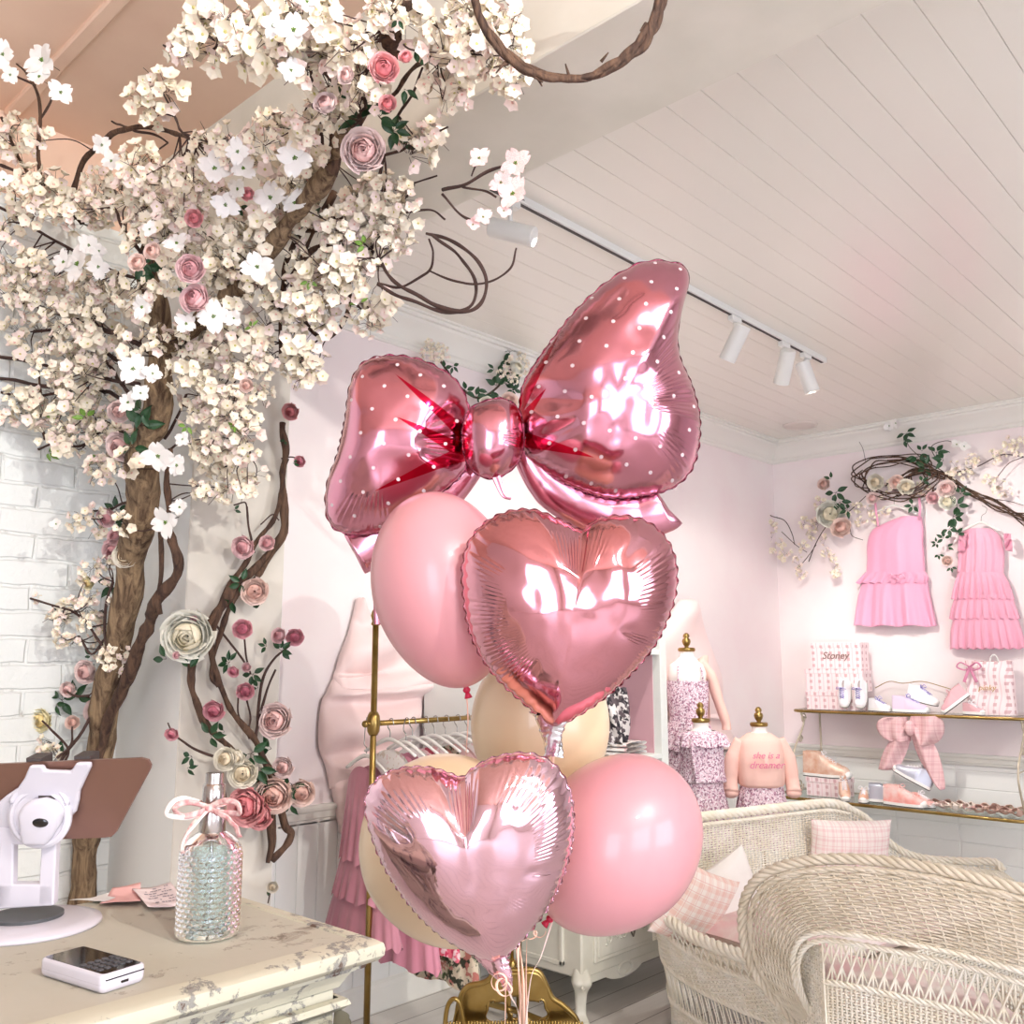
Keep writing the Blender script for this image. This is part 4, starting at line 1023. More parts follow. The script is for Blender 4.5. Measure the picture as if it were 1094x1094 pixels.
regions = [(300, 225, 22, 18, 4), (262, 300, 22, 16, 4), (225, 335, 20, 14, 3), (345, 165, 12, 16, 2), (160, 290, 18, 20, 3), (170, 350, 14, 20, 2), (330, 195, 14, 12, 2), (18, 140, 28, 20, 5), (45, 212, 42, 22, 9), (85, 225, 35, 22, 7), (122, 212, 48, 26, 11), (190, 205, 38, 24, 9), (165, 182, 35, 12, 4), (240, 160, 38, 16, 6), (290, 150, 36, 22, 7), (325, 140, 20, 20, 3),
    (28, 300, 46, 34, 13), (75, 320, 42, 38, 12), (118, 312, 22, 20, 6), (55, 370, 50, 24, 9), (108, 372, 30, 28, 7), (45, 432, 38, 16, 9), (85, 462, 40, 16, 9), (118, 500, 18, 18, 5), (150, 335, 14, 18, 3), (15, 250, 25, 20, 4), (100, 400, 28, 22, 6), (70, 400, 30, 20, 4),
    (245, 285, 30, 22, 8), (212, 372, 36, 22, 9), (258, 368, 40, 30, 12), (226, 425, 24, 26, 9), (238, 470, 26, 34, 12), (238, 522, 26, 12, 6), (262, 430, 20, 18, 4), (262, 500, 12, 25, 3), (330, 315, 26, 44, 12), (318, 388, 26, 18, 7), (300, 345, 20, 20, 4),
    (400, 240, 46, 34, 18), (370, 290, 28, 22, 8), (408, 210, 30, 18, 6), (352, 232, 20, 16, 4), (385, 205, 20, 15, 3), (165, 240, 30, 18, 6), (205, 255, 30, 15, 4), (270, 245, 30, 20, 5), (310, 200, 20, 15, 3), (235, 210, 25, 12, 4),
    (292, 42, 26, 26, 7), (322, 22, 36, 24, 11), (345, 58, 26, 26, 9), (255, 50, 34, 14, 6), (200, 60, 12, 12, 3), (388, 92, 18, 26, 5), (420, 18, 16, 18, 3), (360, 105, 16, 20, 3), (235, 20, 18, 12, 2), (380, 40, 20, 20, 4),
    (490, 52, 36, 26, 10), (520, 20, 34, 18, 7), (478, 92, 12, 14, 3), (538, 58, 14, 22, 4), (545, 90, 10, 6, 1), (455, 148, 16, 10, 3), (500, 10, 16, 14, 2), (445, 158, 10, 6, 1),
    (165, 100, 10, 24, 4), (405, 325, 20, 12, 4), (348, 115, 10, 10, 1), (392, 355, 8, 8, 1),
    (98, 555, 16, 14, 3), (80, 645, 14, 10, 2), (30, 645, 8, 6, 1), (62, 660, 16, 10, 3), (108, 655, 20, 22, 6), (122, 690, 18, 20, 6), (72, 685, 20, 8, 2), (118, 730, 14, 8, 2), (110, 600, 14, 10, 3), (48, 800, 12, 12, 3), (98, 620, 12, 10, 2), (130, 560, 12, 10, 1), (190, 395, 18, 14, 3)]
spots = []
for cx, cy, rx, ry, n in regions:
    for k in range(n):
        for tr_ in range(20):
            a = rndT.random()*6.283; r = math.sqrt(rndT.random())
            x, y = cx+rx*r*math.cos(a), cy+ry*r*math.sin(a)
            if all((x-q[0])**2+(y-q[1])**2 > 130 for q in spots[-14:]): break
        low_ = y > 520
        spots.append((x, y, TD(x, y)+rndT.uniform(-.20, .0), rndT.uniform(.62, .95)*(.7 if low_ else 1)))
order = sorted(range(len(spots)), key=lambda i: -spots[i][3]/spots[i][2])
rest = MB(); tw = MB()
brp = np.array([tuple(p) for p in br_pts])
for rank, i in enumerate(order):
    x, y, d, s = spots[i]; p = atD(x, y, d); v = rndT.randrange(8)
    if rank < 96: put(blos_me[v], 'blossom_cluster', tree, p, s, jit=.6)
    else:
        nrm = (-FW+RT*rndT.uniform(-.6, .6)+UP*rndT.uniform(-.6, .6)); M = Matrix.Translation(p) @ look(nrm, rndT.random()*6.28) @ Matrix.Diagonal((s, s, s, 1))
        o0 = len(rest.v); rest.v += [tuple(M @ Vector(q)) for q in blos[v].v]; rest.f += [tuple(j+o0 for j in f) for f in blos[v].f]; rest.m += blos[v].m
    dd = ((brp-np.array(tuple(p)))**2).sum(1); j = int(dd.argmin()); q = Vector(brp[j]); L = (q-p).length
    if L > .03:
        mid = (p+q)/2+Vector((rndT.uniform(-1, 1), rndT.uniform(-1, 1), rndT.uniform(-1, 1)))*L*.15
        tw.tube(spline([p+FW*.02, mid, q], 5), [.0016, .0028], 4)
    for k in range(1):
        e = p+(RT*rndT.uniform(-1, 1)+UP*rndT.uniform(-1, 1)-FW*.3)*.085*s; tw.tube([p+FW*.02, (p+e)/2+UP*.008, e], [.0014, .0008], 3)
rest.build('small_blossom_clusters', BM, tree, kind='stuff', label='remaining cream blossom clusters')
tw.build('fine_twigs', m_twig, tree, kind='stuff')

dl = [(45, 64, 38), (42, 82, 25), (65, 99, 27), (3, 58, 28), (11, 80, 20), (109, 155, 22), (119, 172, 22), (229, 180, 37), (260, 180, 30), (254, 162, 28), (241, 219, 30), (289, 211, 36), (254, 202, 24), (83, 282, 40), (105, 285, 25), (189, 260, 27), (275, 285, 34),
      (314, 32, 40), (311, 75, 27), (315, 169, 40), (315, 217, 30), (292, 27, 26), (328, 2, 28), (142, 394, 33), (228, 338, 35), (199, 346, 25), (169, 487, 35), (195, 469, 17), (189, 497, 25), (177, 558, 34), (192, 542, 20), (152, 328, 26), (163, 399, 22), (137, 430, 24), (4, 192, 20), (68, 280, 26), (95, 262, 24), (150, 420, 20), (60, 560, 14), (106, 268, 18), (160, 245, 18), (250, 340, 20)]
for x, y, s in dl:
    d = TD(x, y)-.27; put(rndT.choice(dogs), 'dogwood_flower', tree, atD(x, y, d), s/2*d/F*1.12, jit=.35)
for x, y, s in ((512, 169, 24), (551, 174, 32), (548, 207, 36), (535, 195, 24), (516, 232, 20), (505, 240, 16), (538, 225, 16)):
    d = 2.4; put(dogsp[0], 'dogwood_flower', tree, atD(x, y, d), s/2*d/F*1.15, jit=.5, label='pale pink dogwood flower')
rl = [(388, 160, 22, 'blush'), (410, 72, 15, 'coral'), (414, 110, 9, 'coral'), (433, 60, 7, 'coral'), (347, 109, 12, 'blush'), (369, 80, 9, 'blush'), (207, 233, 9, 'coral'), (203, 287, 14, 'pink'), (207, 318, 15, 'pink'), (264, 207, 7, 'coral'), (127, 477, 15, 'blush'), (127, 440, 11, 'blush'), (113, 553, 10, 'pink'), (122, 590, 14, 'pink'), (133, 594, 12, 'cream'), (122, 573, 8, 'pink'), (90, 718, 12, 'blush'), (72, 737, 8, 'blush'), (104, 762, 15, 'blush'), (42, 770, 12, 'yellow'), (77, 772, 7, 'peach'), (146, 280, 9, 'peach'), (162, 268, 9, 'peach'), (263, 412, 7, 'peach'), (93, 623, 7, 'yellow')]
names_c = {'blush': 'pale blush rose', 'pink': 'dusty pink rose', 'coral': 'coral pink rose', 'white': 'ivory white rose', 'cream': 'cream rose', 'peach': 'peach rose', 'yellow': 'pale yellow rose', 'magenta': 'deep pink rose'}
for x, y, r, c in rl:
    d = TD(x, y)-.29 if y < 520 else TD(x, y)-.08
    put(ROSE[c], 'rose', tree, atD(x, y, d), r*d/F*.98, jit=.3, label=names_c[c])
for x, y, s, v in ((150, 455, 26, 0), (142, 478, 22, 1), (152, 440, 20, 2), (385, 130, 26, 1), (405, 125, 24, 2), (432, 95, 18, 3), (446, 70, 16, 3), (420, 140, 20, 2), (430, 158, 18, 0), (362, 105, 14, 3), (155, 285, 22, 1), (165, 295, 20, 0), (190, 305, 12, 3), (196, 330, 10, 3), (125, 545, 16, 1), (122, 560, 14, 0), (140, 568, 16, 3), (120, 625, 18, 1), (66, 748, 20, 1), (82, 745, 20, 0), (60, 752, 14, 3), (36, 812, 18, 1), (62, 812, 22, 2), (30, 800, 12, 0), (255, 220, 14, 3), (335, 235, 16, 2), (425, 20, 12, 3), (98, 700, 10, 3), (372, 155, 16, 1)):
    d = TD(x, y)-.12 if y < 520 else TD(x, y)-.03
    put(leaves[v], 'leaf_spray', tree, atD(x, y, d), s*d/F*.95, jit=.5)
for x, y, s in ((60, 445, 12), (92, 447, 14), (52, 482, 13), (95, 490, 9), (330, 300, 10), (390, 262, 12), (385, 325, 12), (270, 350, 10), (250, 455, 9), (255, 520, 9), (200, 455, 10)):
    d = TD(x, y)-.17; put(leavesl[0], 'leaf_spray', tree, atD(x, y, d), s*d/F, jit=.5, label='light green leaves')

# ---- climbing rose vine on the pillar face
VD = lambda x, y: (CYF-.065)/ray(x, y).y
v0 = atY(290, 905, CYF-.05)
vine = thing('climbing_rose_vine', 'twisted brown vine with pink and cream roses climbing the pillar front', 'rose vine', (v0.x, v0.y, v0.z-.05))
def addv(pts, m=m_vine, n=8, wob=.5):
    return pxtube('vine_stem', [(q[0], q[1], q[2]*.8) for q in pts], vine, m, VD, n, wob=wob)[0]
addv([(304, 452, 4), (303, 480, 4), (303, 520, 4.5), (300, 560, 5), (286, 590, 5), (258, 622, 5), (232, 655, 5), (227, 690, 4.5), (232, 725, 4.5), (250, 760, 4), (275, 800, 4), (292, 840, 5), (298, 865, 6)])
addv([(306, 490, 3), (298, 540, 3), (278, 572, 3.5), (262, 600, 4), (245, 630, 5), (222, 665, 5), (206, 700, 5.5), (206, 735, 5), (220, 772, 5), (245, 800, 4.5), (272, 830, 4), (296, 860, 4)])
addv([(302, 500, 3), (304, 560, 3.5), (278, 612, 4), (250, 640, 4), (238, 670, 3.5), (226, 720, 3), (233, 735, 3)])
addv([(292, 858, 7), (288, 880, 6), (290, 905, 5), (287, 922, 3)]); addv([(298, 860, 6), (305, 880, 5), (312, 887, 5), (303, 905, 5), (291, 920, 4)])
for pts in ([(264, 540, 1.5), (266, 565, 1.5), (272, 590, 1.5)], [(250, 540, 1), (262, 536, 1.2), (264, 545, 1)], [(300, 490, 1.2), (312, 488, 1), (320, 492, 1)], [(230, 668, 1.6), (252, 695, 1.6), (266, 715, 1.5)], [(260, 680, 1.3), (262, 700, 1.3), (268, 720, 1.3)], [(310, 690, 1.5, 3.9), (292, 705, 1.8), (280, 730, 2), (275, 780, 2)], [(295, 715, 1.5), (285, 740, 1.8), (272, 790, 2.2)], [(262, 740, 1.3), (268, 765, 1.4), (264, 785, 1.4)], [(255, 745, 1.2), (256, 765, 1.3), (266, 790, 1.4)], [(188, 788, 1.4), (205, 800, 1.8), (228, 808, 2), (245, 815, 2)], [(180, 772, 1), (184, 785, 1)], [(289, 948, 1.2), (287, 960, 1.2), (286, 965, 1)], [(236, 830, 1.2), (240, 845, 1.4), (241, 858, 1.2)], [(278, 560, 1), (290, 550, 1), (297, 556, 1)]):
    pts = [q[:3] for q in pts]; addv(pts, m_twig, 5, .2)
for x, y, r, c in [(259, 585, 12, 'pink'), (285, 580, 8, 'pink'), (272, 632, 14, 'peach'), (200, 680, 27, 'white'), (259, 672, 10, 'magenta'), (297, 679, 8, 'pink'), (315, 681, 9, 'magenta'), (249, 718, 6, 'magenta'), (262, 739, 9, 'magenta'), (228, 760, 11, 'magenta'), (263, 713, 5, 'pink'), (293, 770, 18, 'blush'), (183, 785, 7, 'magenta'), (240, 811, 12, 'cream'), (252, 809, 9, 'cream'), (259, 827, 15, 'cream'), (292, 851, 19, 'peach'), (262, 862, 20, 'coral'), (276, 872, 14, 'coral'), (302, 820, 11, 'blush'), (322, 848, 14, 'peach'), (310, 440, 9, 'coral'), (320, 493, 6, 'magenta'), (291, 948, 6, 'cream'), (188, 700, 4, 'pink'), (207, 662, 4, 'pink')]:
    d = min(VD(x, y), 3.62)-.05
    put(ROSE[c], 'rose', vine, atD(x, y, d), r*d/F*.95, jit=.3, label=names_c[c])
for x, y, s, v in ((258, 622, 16, 1), (248, 640, 18, 3), (280, 645, 14, 3), (178, 704, 18, 3), (202, 715, 18, 3), (300, 695, 14, 2), (285, 690, 10, 0), (245, 708, 14, 2), (270, 720, 14, 1), (276, 735, 12, 3), (225, 785, 18, 1), (240, 782, 14, 3), (290, 800, 18, 3), (268, 805, 22, 1), (275, 820, 22, 2), (205, 808, 14, 0), (200, 820, 12, 3), (312, 838, 18, 1), (310, 858, 16, 3), (306, 470, 8, 3), (313, 495, 8, 3), (287, 950, 8, 3), (283, 840, 16, 0), (250, 545, 8, 3)):
    d = min(VD(x, y), 3.62)-.035
    put(leaves[v], 'leaf_spray', vine, atD(x, y, d), s*d/F*.95, jit=.4)

# ---- bare twig hoop hanging at the top
hc = atD(607, -22, 1.95)
hoop = thing('twig_hoop', 'bare hoop of twisted dark twigs hanging at the top edge', 'wreath', hc-UP*.21)
for k in range(4):
    r0 = 106*1.95/F; rr_ = random.Random(k)
    pts = []
    for i in range(28):
        a = 2*PI*i/28; w = r0*(1+.018*math.sin(a*5+k*1.7))+.006*math.cos(a*9+k*2)
        pts.append(hc+RT*math.cos(a)*w*.96+UP*math.sin(a)*w+FW*.007*math.cos(a*7+k*1.57))
    mb = MB(); mb.tube(spline(pts, 5, True), [.0055+.0008*k]*140, 7, closed=True); mb.build('twig', m_vine, hoop)
mb = MB()
for x, y, dx, dy in ((543, 68, -16, 4), (540, 66, -10, 12), (575, 84, 4, 8), (610, 84, 18, 3), (608, 82, -4, -14), (560, 76, 20, 12), (642, 66, 8, -10), (690, 25, -6, 8)):
    mb.tube([atD(x, y, 1.95), atD(x+dx, y+dy, 1.94)], [.004, .0015], 5)
mb.build('twig_ends', m_vine, hoop, kind='stuff')
mb = MB(); mb.tube([hc+UP*.2, Vector((hc.x, hc.y, PC))-UP*0], .001, 4); mb.build('hanging_wire', m_twig, hoop)
# ================================================================== wicker chair and loveseat
m_wick = mat('cream_painted_wicker', (250, 245, 230), .5, var=(242, 234, 212), vscale=14)
m_wickn = mat('beige_painted_wicker', (232, 222, 202), .5, var=(216, 204, 180), vscale=14)
def curvefn(pts, n=10):
    C = spline(pts, n); L = [0]
    for a, b in zip(C, C[1:]): L.append(L[-1]+(b-a).length)
    def f(u):
        t = max(0, min(1, u))*L[-1]; lo, hi = 0, len(L)-1
        while hi-lo > 1:
            m_ = (lo+hi)//2
            if L[m_] <= t: lo = m_
            else: hi = m_
        return C[lo].lerp(C[hi], (t-L[lo])/max(1e-9, L[hi]-L[lo]))
    return f, L[-1]
def snorm(S, u, v, e=.004):
    a = S(min(u+e, 1), v)-S(max(u-e, 0), v); b = S(u, min(v+e, 1))-S(u, max(v-e, 0)); n = a.cross(b)
    return n.normalized() if n.length > 1e-12 else -FW
def weave(mb, S, nu, nv, r=.003, amp=.0045, sub=2, sr=None, n=5, v0=0.0, v1=1.0, stakes=True):
    sr = sr or r*1.3
    if stakes:
        for i in range(nu+1):
            mb.tube([S(i/nu, lerp(v0, v1, k/6)) for k in range(7)], sr, n)
    for j in range(nv):
        v = lerp(v0, v1, (j+.5)/nv); pts = []
        for k in range(nu*sub+1):
            u = k/(nu*sub); off = amp*math.cos(PI*(u*nu+j)); pts.append(S(u, v)+snorm(S, u, v)*off)
        mb.tube(pts, r, n)
def lattice(mb, S, nu, r=.003, cross=2.0, v0=0.0, v1=1.0, n=5, verticals=True):
    for i in range(nu+1):
        u0 = i/nu
        if verticals: mb.tube([S(u0, lerp(v0, v1, k/4)) for k in range(5)], r, n)
        for sg in (-1, 1):
            pts = []
            for k in range(8):
                u = u0+sg*cross/nu*(k/7)
                if 0 <= u <= 1: pts.append(S(u, lerp(v0, v1, k/7))+snorm(S, min(max(u, .01), .99), .5)*.003*sg)
            if len(pts) > 1: mb.tube(pts, r, n)
def braid(mb, f, L, R0, r, pitch=.09, strands=3, n=6, flat=1.0):
    N = max(20, int(L/pitch*10))
    for s in range(strands):
        pts = []
        for i in range(N+1):
            u = i/N; p = f(u); d = (f(min(1, u+.01))-f(max(0, u-.01))).normalized(); a, b, _ = basis(d)
            ph = 2*PI*(u*L/pitch+s/strands); pts.append(p+a*math.cos(ph)*R0+b*math.sin(ph)*R0*flat)
        mb.tube(pts, r, n)

# ---- near chair, its rolled back towards us
rimP = [(1190, 972, 2.50), (1140, 960, 2.58), (1094, 950, 2.66), (1000, 928, 2.82), (940, 919, 2.93), (890, 917, 3.02), (846, 922, 3.10), (812, 936, 3.17), (795, 962, 3.22), (794, 1000, 3.25), (808, 1040, 3.25), (838, 1078, 3.22), (872, 1110, 3.20)]
inP = [(1190, 1075, 2.44), (1140, 1062, 2.50), (1094, 1050, 2.56), (1024, 1030, 2.68), (952, 1015, 2.80), (909, 1007, 2.88), (878, 1004, 2.95), (859, 1012, 3.0), (852, 1030, 3.04), (855, 1055, 3.06), (866, 1080, 3.06), (882, 1104, 3.06), (900, 1130, 3.06)]
fR, LR = curvefn([atD(*q) for q in rimP]); fI, LI = curvefn([atD(*q) for q in inP])
c0 = atD(1010, 1050, 3.0); chair = thing('wicker_armchair', 'cream wicker tub armchair in front, rolled woven back and open lattice', 'armchair', (c0.x, c0.y, 0))
def SF(u, v):
    a = fR(u); b = fI(u); d = (a-b); bul = math.sin(PI*v)**.8*.035
    out = (-FW*.75+UP*.5).normalized()
    return a.lerp(b, v)+out*bul
mb = MB(); weave(mb, SF, 36, 25, .0038, .0052, v0=.10, v1=.88, sr=.0034)
mb.build('rolled_back', m_wickn, chair)
mb = MB()
braid(mb, lambda u: fR(u)-FW*.005, LR, .011, .0085, .13, 4); 
f_in = lambda u: SF(u, .13); braid(mb, lambda u: f_in(u)-FW*.006, LR, .005, .0055, .10, 3, flat=.6)
mb.build('braided_rim', m_wickn, chair)
mb = MB(); braid(mb, lambda u: SF(u, .9)-FW*.004, LI, .006, .005, .08, 3, flat=.7); braid(mb, lambda u: fI(u)-FW*.004, LI, .005, .0045, .07, 3)
mb.build('lower_braid', m_wick, chair)
k_ = .60
def fI2(u): return fI(u*k_)
def SB(u, v): return fI2(u)+Vector((0, 0, -v*.46))+FW*.03*v
mb = MB(); lattice(mb, SB, 24, .0034, 1.6, 0, .28); mb.build('open_lattice', m_wick, chair)
mb = MB(); weave(mb, SB, 50, 36, .0033, .0045, v0=.29, v1=.98); braid(mb, lambda u: SB(u, .28), LI*k_, .006, .005, .07, 3)
mb.build('woven_base', m_wick, chair)
# side and front of the base, turning away from us
e0 = fI2(1.0); e1 = e0+FW*Vector((1, 1, 0))*.62; e1 = Vector((e1.x, e1.y, e0.z-.10)); g0 = fI2(0.0); g1 = Vector((g0.x+FW.x*.62, g0.y+FW.y*.62, g0.z-.12))
def SS(a, b):
    return lambda u, v: Vector((lerp(a.x, b.x, u), lerp(a.y, b.y, u), lerp(a.z-.02, a.z-.02-(a.z-b.z), u)*(1-v)+(a.z-.46)*v))
mb = MB(); weave(mb, SS(e0, e1), 26, 30, .0033, .004); mb.build('side_panel', m_wick, chair)
mb = MB(); weave(mb, SS(e1, g1), 30, 26, .0033, .004, v0=.3); mb.build('front_panel', m_wick, chair)
mb = MB(); weave(mb, SS(g1, g0), 26, 30, .0033, .004); mb.build('side_panel', m_wick, chair)
m_cush = mat('cushion_cotton', (246, 236, 228), .85, var=(236, 196, 196), vscale=7)
cc_ = (e0+e1+g0+g1)/4; ang = math.atan2((g0-e0).y, (g0-e0).x)
ux_ = Vector((math.cos(ang), math.sin(ang), 0)); uy_ = Vector((-math.sin(ang), math.cos(ang), 0)); uy_ = Vector((FW.x, FW.y, 0)).normalized(); MC = Matrix((ux_, uy_, Vector((0, 0, 1)))).transposed()
def cushion(mb, c, w, h, t, M, pinch=.12, nu=26, nv=26):
    for sg in (1, -1):
        def f(u, v):
            x = 2*u-1; y = 2*v-1
            k = (max(0, 1-abs(x)**2.6)*max(0, 1-abs(y)**2.6))**.45
            px_ = x*(1-pinch*(1-abs(y)**2)*abs(x)**3*0-pinch*.5*(1-y*y)*x*x); py_ = y*(1-pinch*.5*(1-x*x)*y*y)
            return c+M @ Vector((px_*w/2, py_*h/2, sg*t/2*k*(1+.12*mnoise.noise(Vector((x*2, y*2, w*7))))))
        mb.grid(f, nu, nv)
zc_ = e0.z-.13
mb = MB(); cushion(mb, Vector((cc_.x, cc_.y, zc_-.06)), (g0-e0).length*.80, .50, .14, MC); 
cu = mb.build('seat_cushion', m_cush, None, label='pale patterned seat cushion seen through the lattice of the near armchair', cat='cushion')
mb = MB(); mb.box((cc_.x, cc_.y, zc_-.15), ((g0-e0).length*.9, .56, .02), 0, MC); mb.build('seat_board', m_wick, chair, smooth=False)
for (p, s1, s2) in ((e0, 1, 1), (e1, 1, -1), (g0, -1, 1), (g1, -1, -1)):
    mb = MB(); q = Vector((p.x, p.y, 0)); mb.tube([q+Vector((0, 0, p.z-.46+.02)), q+Vector((0, 0, .02)), q], [.018, .016, .014], 10); mb.build('leg', m_wick, chair)

# ---- loveseat behind
def wz(x, y, d): return atD(x, y, d*1.13)
bt = [(694, 892, 3.78), (712, 882, 3.83), (740, 874, 3.92), (800, 867, 4.08), (850, 861, 4.22), (885, 858, 4.32), (905, 862, 4.38)]
fB, LB = curvefn([wz(*q) for q in bt])
wg = [(905, 862, 4.38), (925, 874, 4.42), (945, 895, 4.42), (965, 910, 4.38), (990, 917, 4.33), (1030, 920, 4.25), (1062, 921, 4.18), (1072, 930, 4.14)]
fW, LW = curvefn([wz(*q) for q in wg])
la = [(694, 892, 3.78), (693, 930, 3.68), (699, 966, 3.56), (730, 994, 3.38), (762, 1010, 3.24), (793, 1021, 3.12), (815, 1027, 3.05), (850, 1036, 2.96)]
fA, LA = curvefn([wz(*q) for q in la])
l0 = wz(800, 1000, 3.8); sofa = thing('wicker_loveseat', 'cream wicker loveseat with pink pillows behind the near armchair', 'loveseat', (l0.x, l0.y, 0))
def SBk(u, v): p = fB(u); return Vector((p.x, p.y, lerp(p.z, .34, v)))+(-FW*Vector((1, 1, 0)))*.05*v
mb = MB(); weave(mb, SBk, 60, 44, .0036, .005, sr=.0045, v0=.05); mb.build('woven_back', m_wick, sofa)
mb = MB(); braid(mb, lambda u: fB(u), LB, .014, .011, .15, 4); braid(mb, lambda u: fW(u), LW, .011, .009, .13, 4); braid(mb, lambda u: fA(u), LA, .015, .012, .14, 4)
braid(mb, lambda u: SBk(u, .07)-FW*.01, LB, .006, .006, .09, 3); mb.build('braided_rim', m_wick, sofa)
def SW(u, v): p = fW(u); return Vector((p.x, p.y, lerp(p.z, .05, v)))
mb = MB(); weave(mb, SW, 34, 40, .0036, .005, v0=.02); mb.build('right_wing', m_wick, sofa)
ra0, ra1 = fW(.55), fW(1.0)
mb = MB(); off = -FW*Vector((1, 1, 0))*.12
def SRA(u, v): return ra0.lerp(ra1, u)+off*v*1.0+Vector((0, 0, -.01-.02*v))
weave(mb, SRA, 14, 16, .0036, .004); mb.build('right_arm', m_wick, sofa)
def SL(u, v): p = fA(u); return Vector((p.x, p.y, lerp(p.z, .03, v)))+RT*.10*v+FW*.03*v
mb = MB(); lattice(mb, SL, 30, .0034, 1.2, .03, .2, verticals=False); mb.build('open_lattice', m_wick, sofa)
mb = MB(); weave(mb, SL, 44, 16, .0042, .0055, v0=.2, v1=.5); braid(mb, lambda u: SL(u, .19), LA, .007, .006, .07, 3); braid(mb, lambda u: SL(u, .5), LA, .008, .007, .08, 3)
mb.build('woven_side', m_wick, sofa)
mb = MB()
for i in range(56):
    mb.tube([SL(i/55, .5), SL(min(1, i/55+.008*(i % 2)), .68), SL(i/55, .82)], .0034, 5)
weave(mb, SL, 40, 10, .004, .005, v0=.82, v1=.98); braid(mb, lambda u: SL(u, .82), LA, .007, .006, .07, 3)
mb.build('slatted_skirt', m_wick, sofa)
fr0 = fA(1.0); fr1 = Vector((fW(1).x, fW(1).y, fr0.z))+off*2
def SFr(u, v): return Vector((lerp(fr0.x, fr1.x, u), lerp(fr0.y, fr1.y, u), lerp(.40, .03, v)))
mb = MB(); weave(mb, SFr, 56, 30, .004, .005); mb.build('front_apron', m_wick, sofa)
b0, b1 = fB(0), fB(1); a1 = fr0
mid = (b0+b1+fr0+fr1)/4; vx = ((b1-b0)+(fr1-fr0)); vx.z = 0; wl = vx.length/2; vx.normalize(); vy = Vector((-vx.y, vx.x, 0)); ML = Matrix((vx, vy, Vector((0, 0, 1)))).transposed()
dl_ = abs(((b0+b1)/2-(fr0+fr1)/2).dot(vy))
mb = MB(); mb.box((mid.x, mid.y, .33), (wl*.9, dl_*.9, .03), 0, ML); mb.build('seat_board', m_wick, sofa, smooth=False)
mb = MB(); cushion(mb, Vector((mid.x, mid.y, .42)), wl*.88, dl_*.86, .15, ML); mb.build('seat_cushion', m_cush, None, label='long pale seat cushion on the wicker loveseat', cat='cushion')
for p in (fA(.5)+FW*.3, fr0, fB(1), fr1):
    mb = MB(); q = Vector((p.x, p.y, 0)); mb.tube([q+Vector((0, 0, .3)), q], [.02, .018], 10); mb.build('leg', m_wick, sofa)

def plaid(name, base, line, line2, sc1=.045, lw=.28, ax=(0, 1)):
    m = mat(name, base, .9); t = NT(m); s = t.sep(t.coord())
    def str_(o, w, ph=0): return t.math('LESS_THAN', t.math('FRACT', t.math('ADD', t.math('DIVIDE', o, sc1), ph)), w)
    a = str_(s[ax[0]], lw); b = str_(s[ax[1]], lw); a2 = str_(s[ax[0]], .06, .5); b2 = str_(s[ax[1]], .06, .5)
    f = t.math('MULTIPLY', t.math('ADD', a, b), .5); c = t.mix(f, srgb(*base), srgb(*line)); c = t.mix(t.math('MULTIPLY', t.math('MAXIMUM', a2, b2), .6), c, srgb(*line2))
    t.color(c); t.bump(t.noise(160, detail=2), .15, .002); return m
m_pl1 = plaid('pink_plaid_cotton', (248, 236, 228), (238, 206, 202), (232, 186, 184)); m_pl2 = plaid('peach_check_cotton', (248, 236, 226), (240, 204, 190), (228, 170, 160), .05, .4)
m_ivory = mat('ivory_ruffle_cotton', (250, 244, 236), .9, bump=.3, bscale=30)
def pillow(label, c, w, h, t, right, up, m, name='throw_pillow'):
    r = Vector(right).normalized(); u = Vector(up); u = (u-r*u.dot(r)).normalized(); n = r.cross(u)
    M = Matrix((r, u, n)).transposed(); mb = MB(); cushion(mb, Vector((0, 0, 0)), w, h, t, Matrix.Identity(3), .14, 34, 34)
    pt = [Vector((x*w/2, y*h/2, 0)) for x, y in [(-1, -1), (0, -.93), (1, -1), (.93, 0), (1, 1), (0, .93), (-1, 1), (-.93, 0)]]
    o = mb.build(name, m, None, loc=(0, 0, 0), label=label, cat='pillow', group='pillows on the wicker loveseat')
    o.matrix_world = Matrix.Translation(c) @ M.to_4x4(); return o
pillow('pink plaid oblong pillow against the right end of the loveseat back', atD(908, 905, 4.72), .45, .28, .14, RT*.98+FW*.2-UP*.07, UP, m_pl1)
pillow('peach checked pillow leaning on the left arm of the loveseat', atD(742, 968, 4.0), .34, .34, .13, RT*.75-UP*.45+FW*.5, UP+RT*.6, m_pl2)
pillow('ivory square pillow behind the peach checked one', atD(776, 962, 4.2), .36, .36, .14, RT*.8+UP*.3+FW*.5, UP-RT*.2, m_ivory)
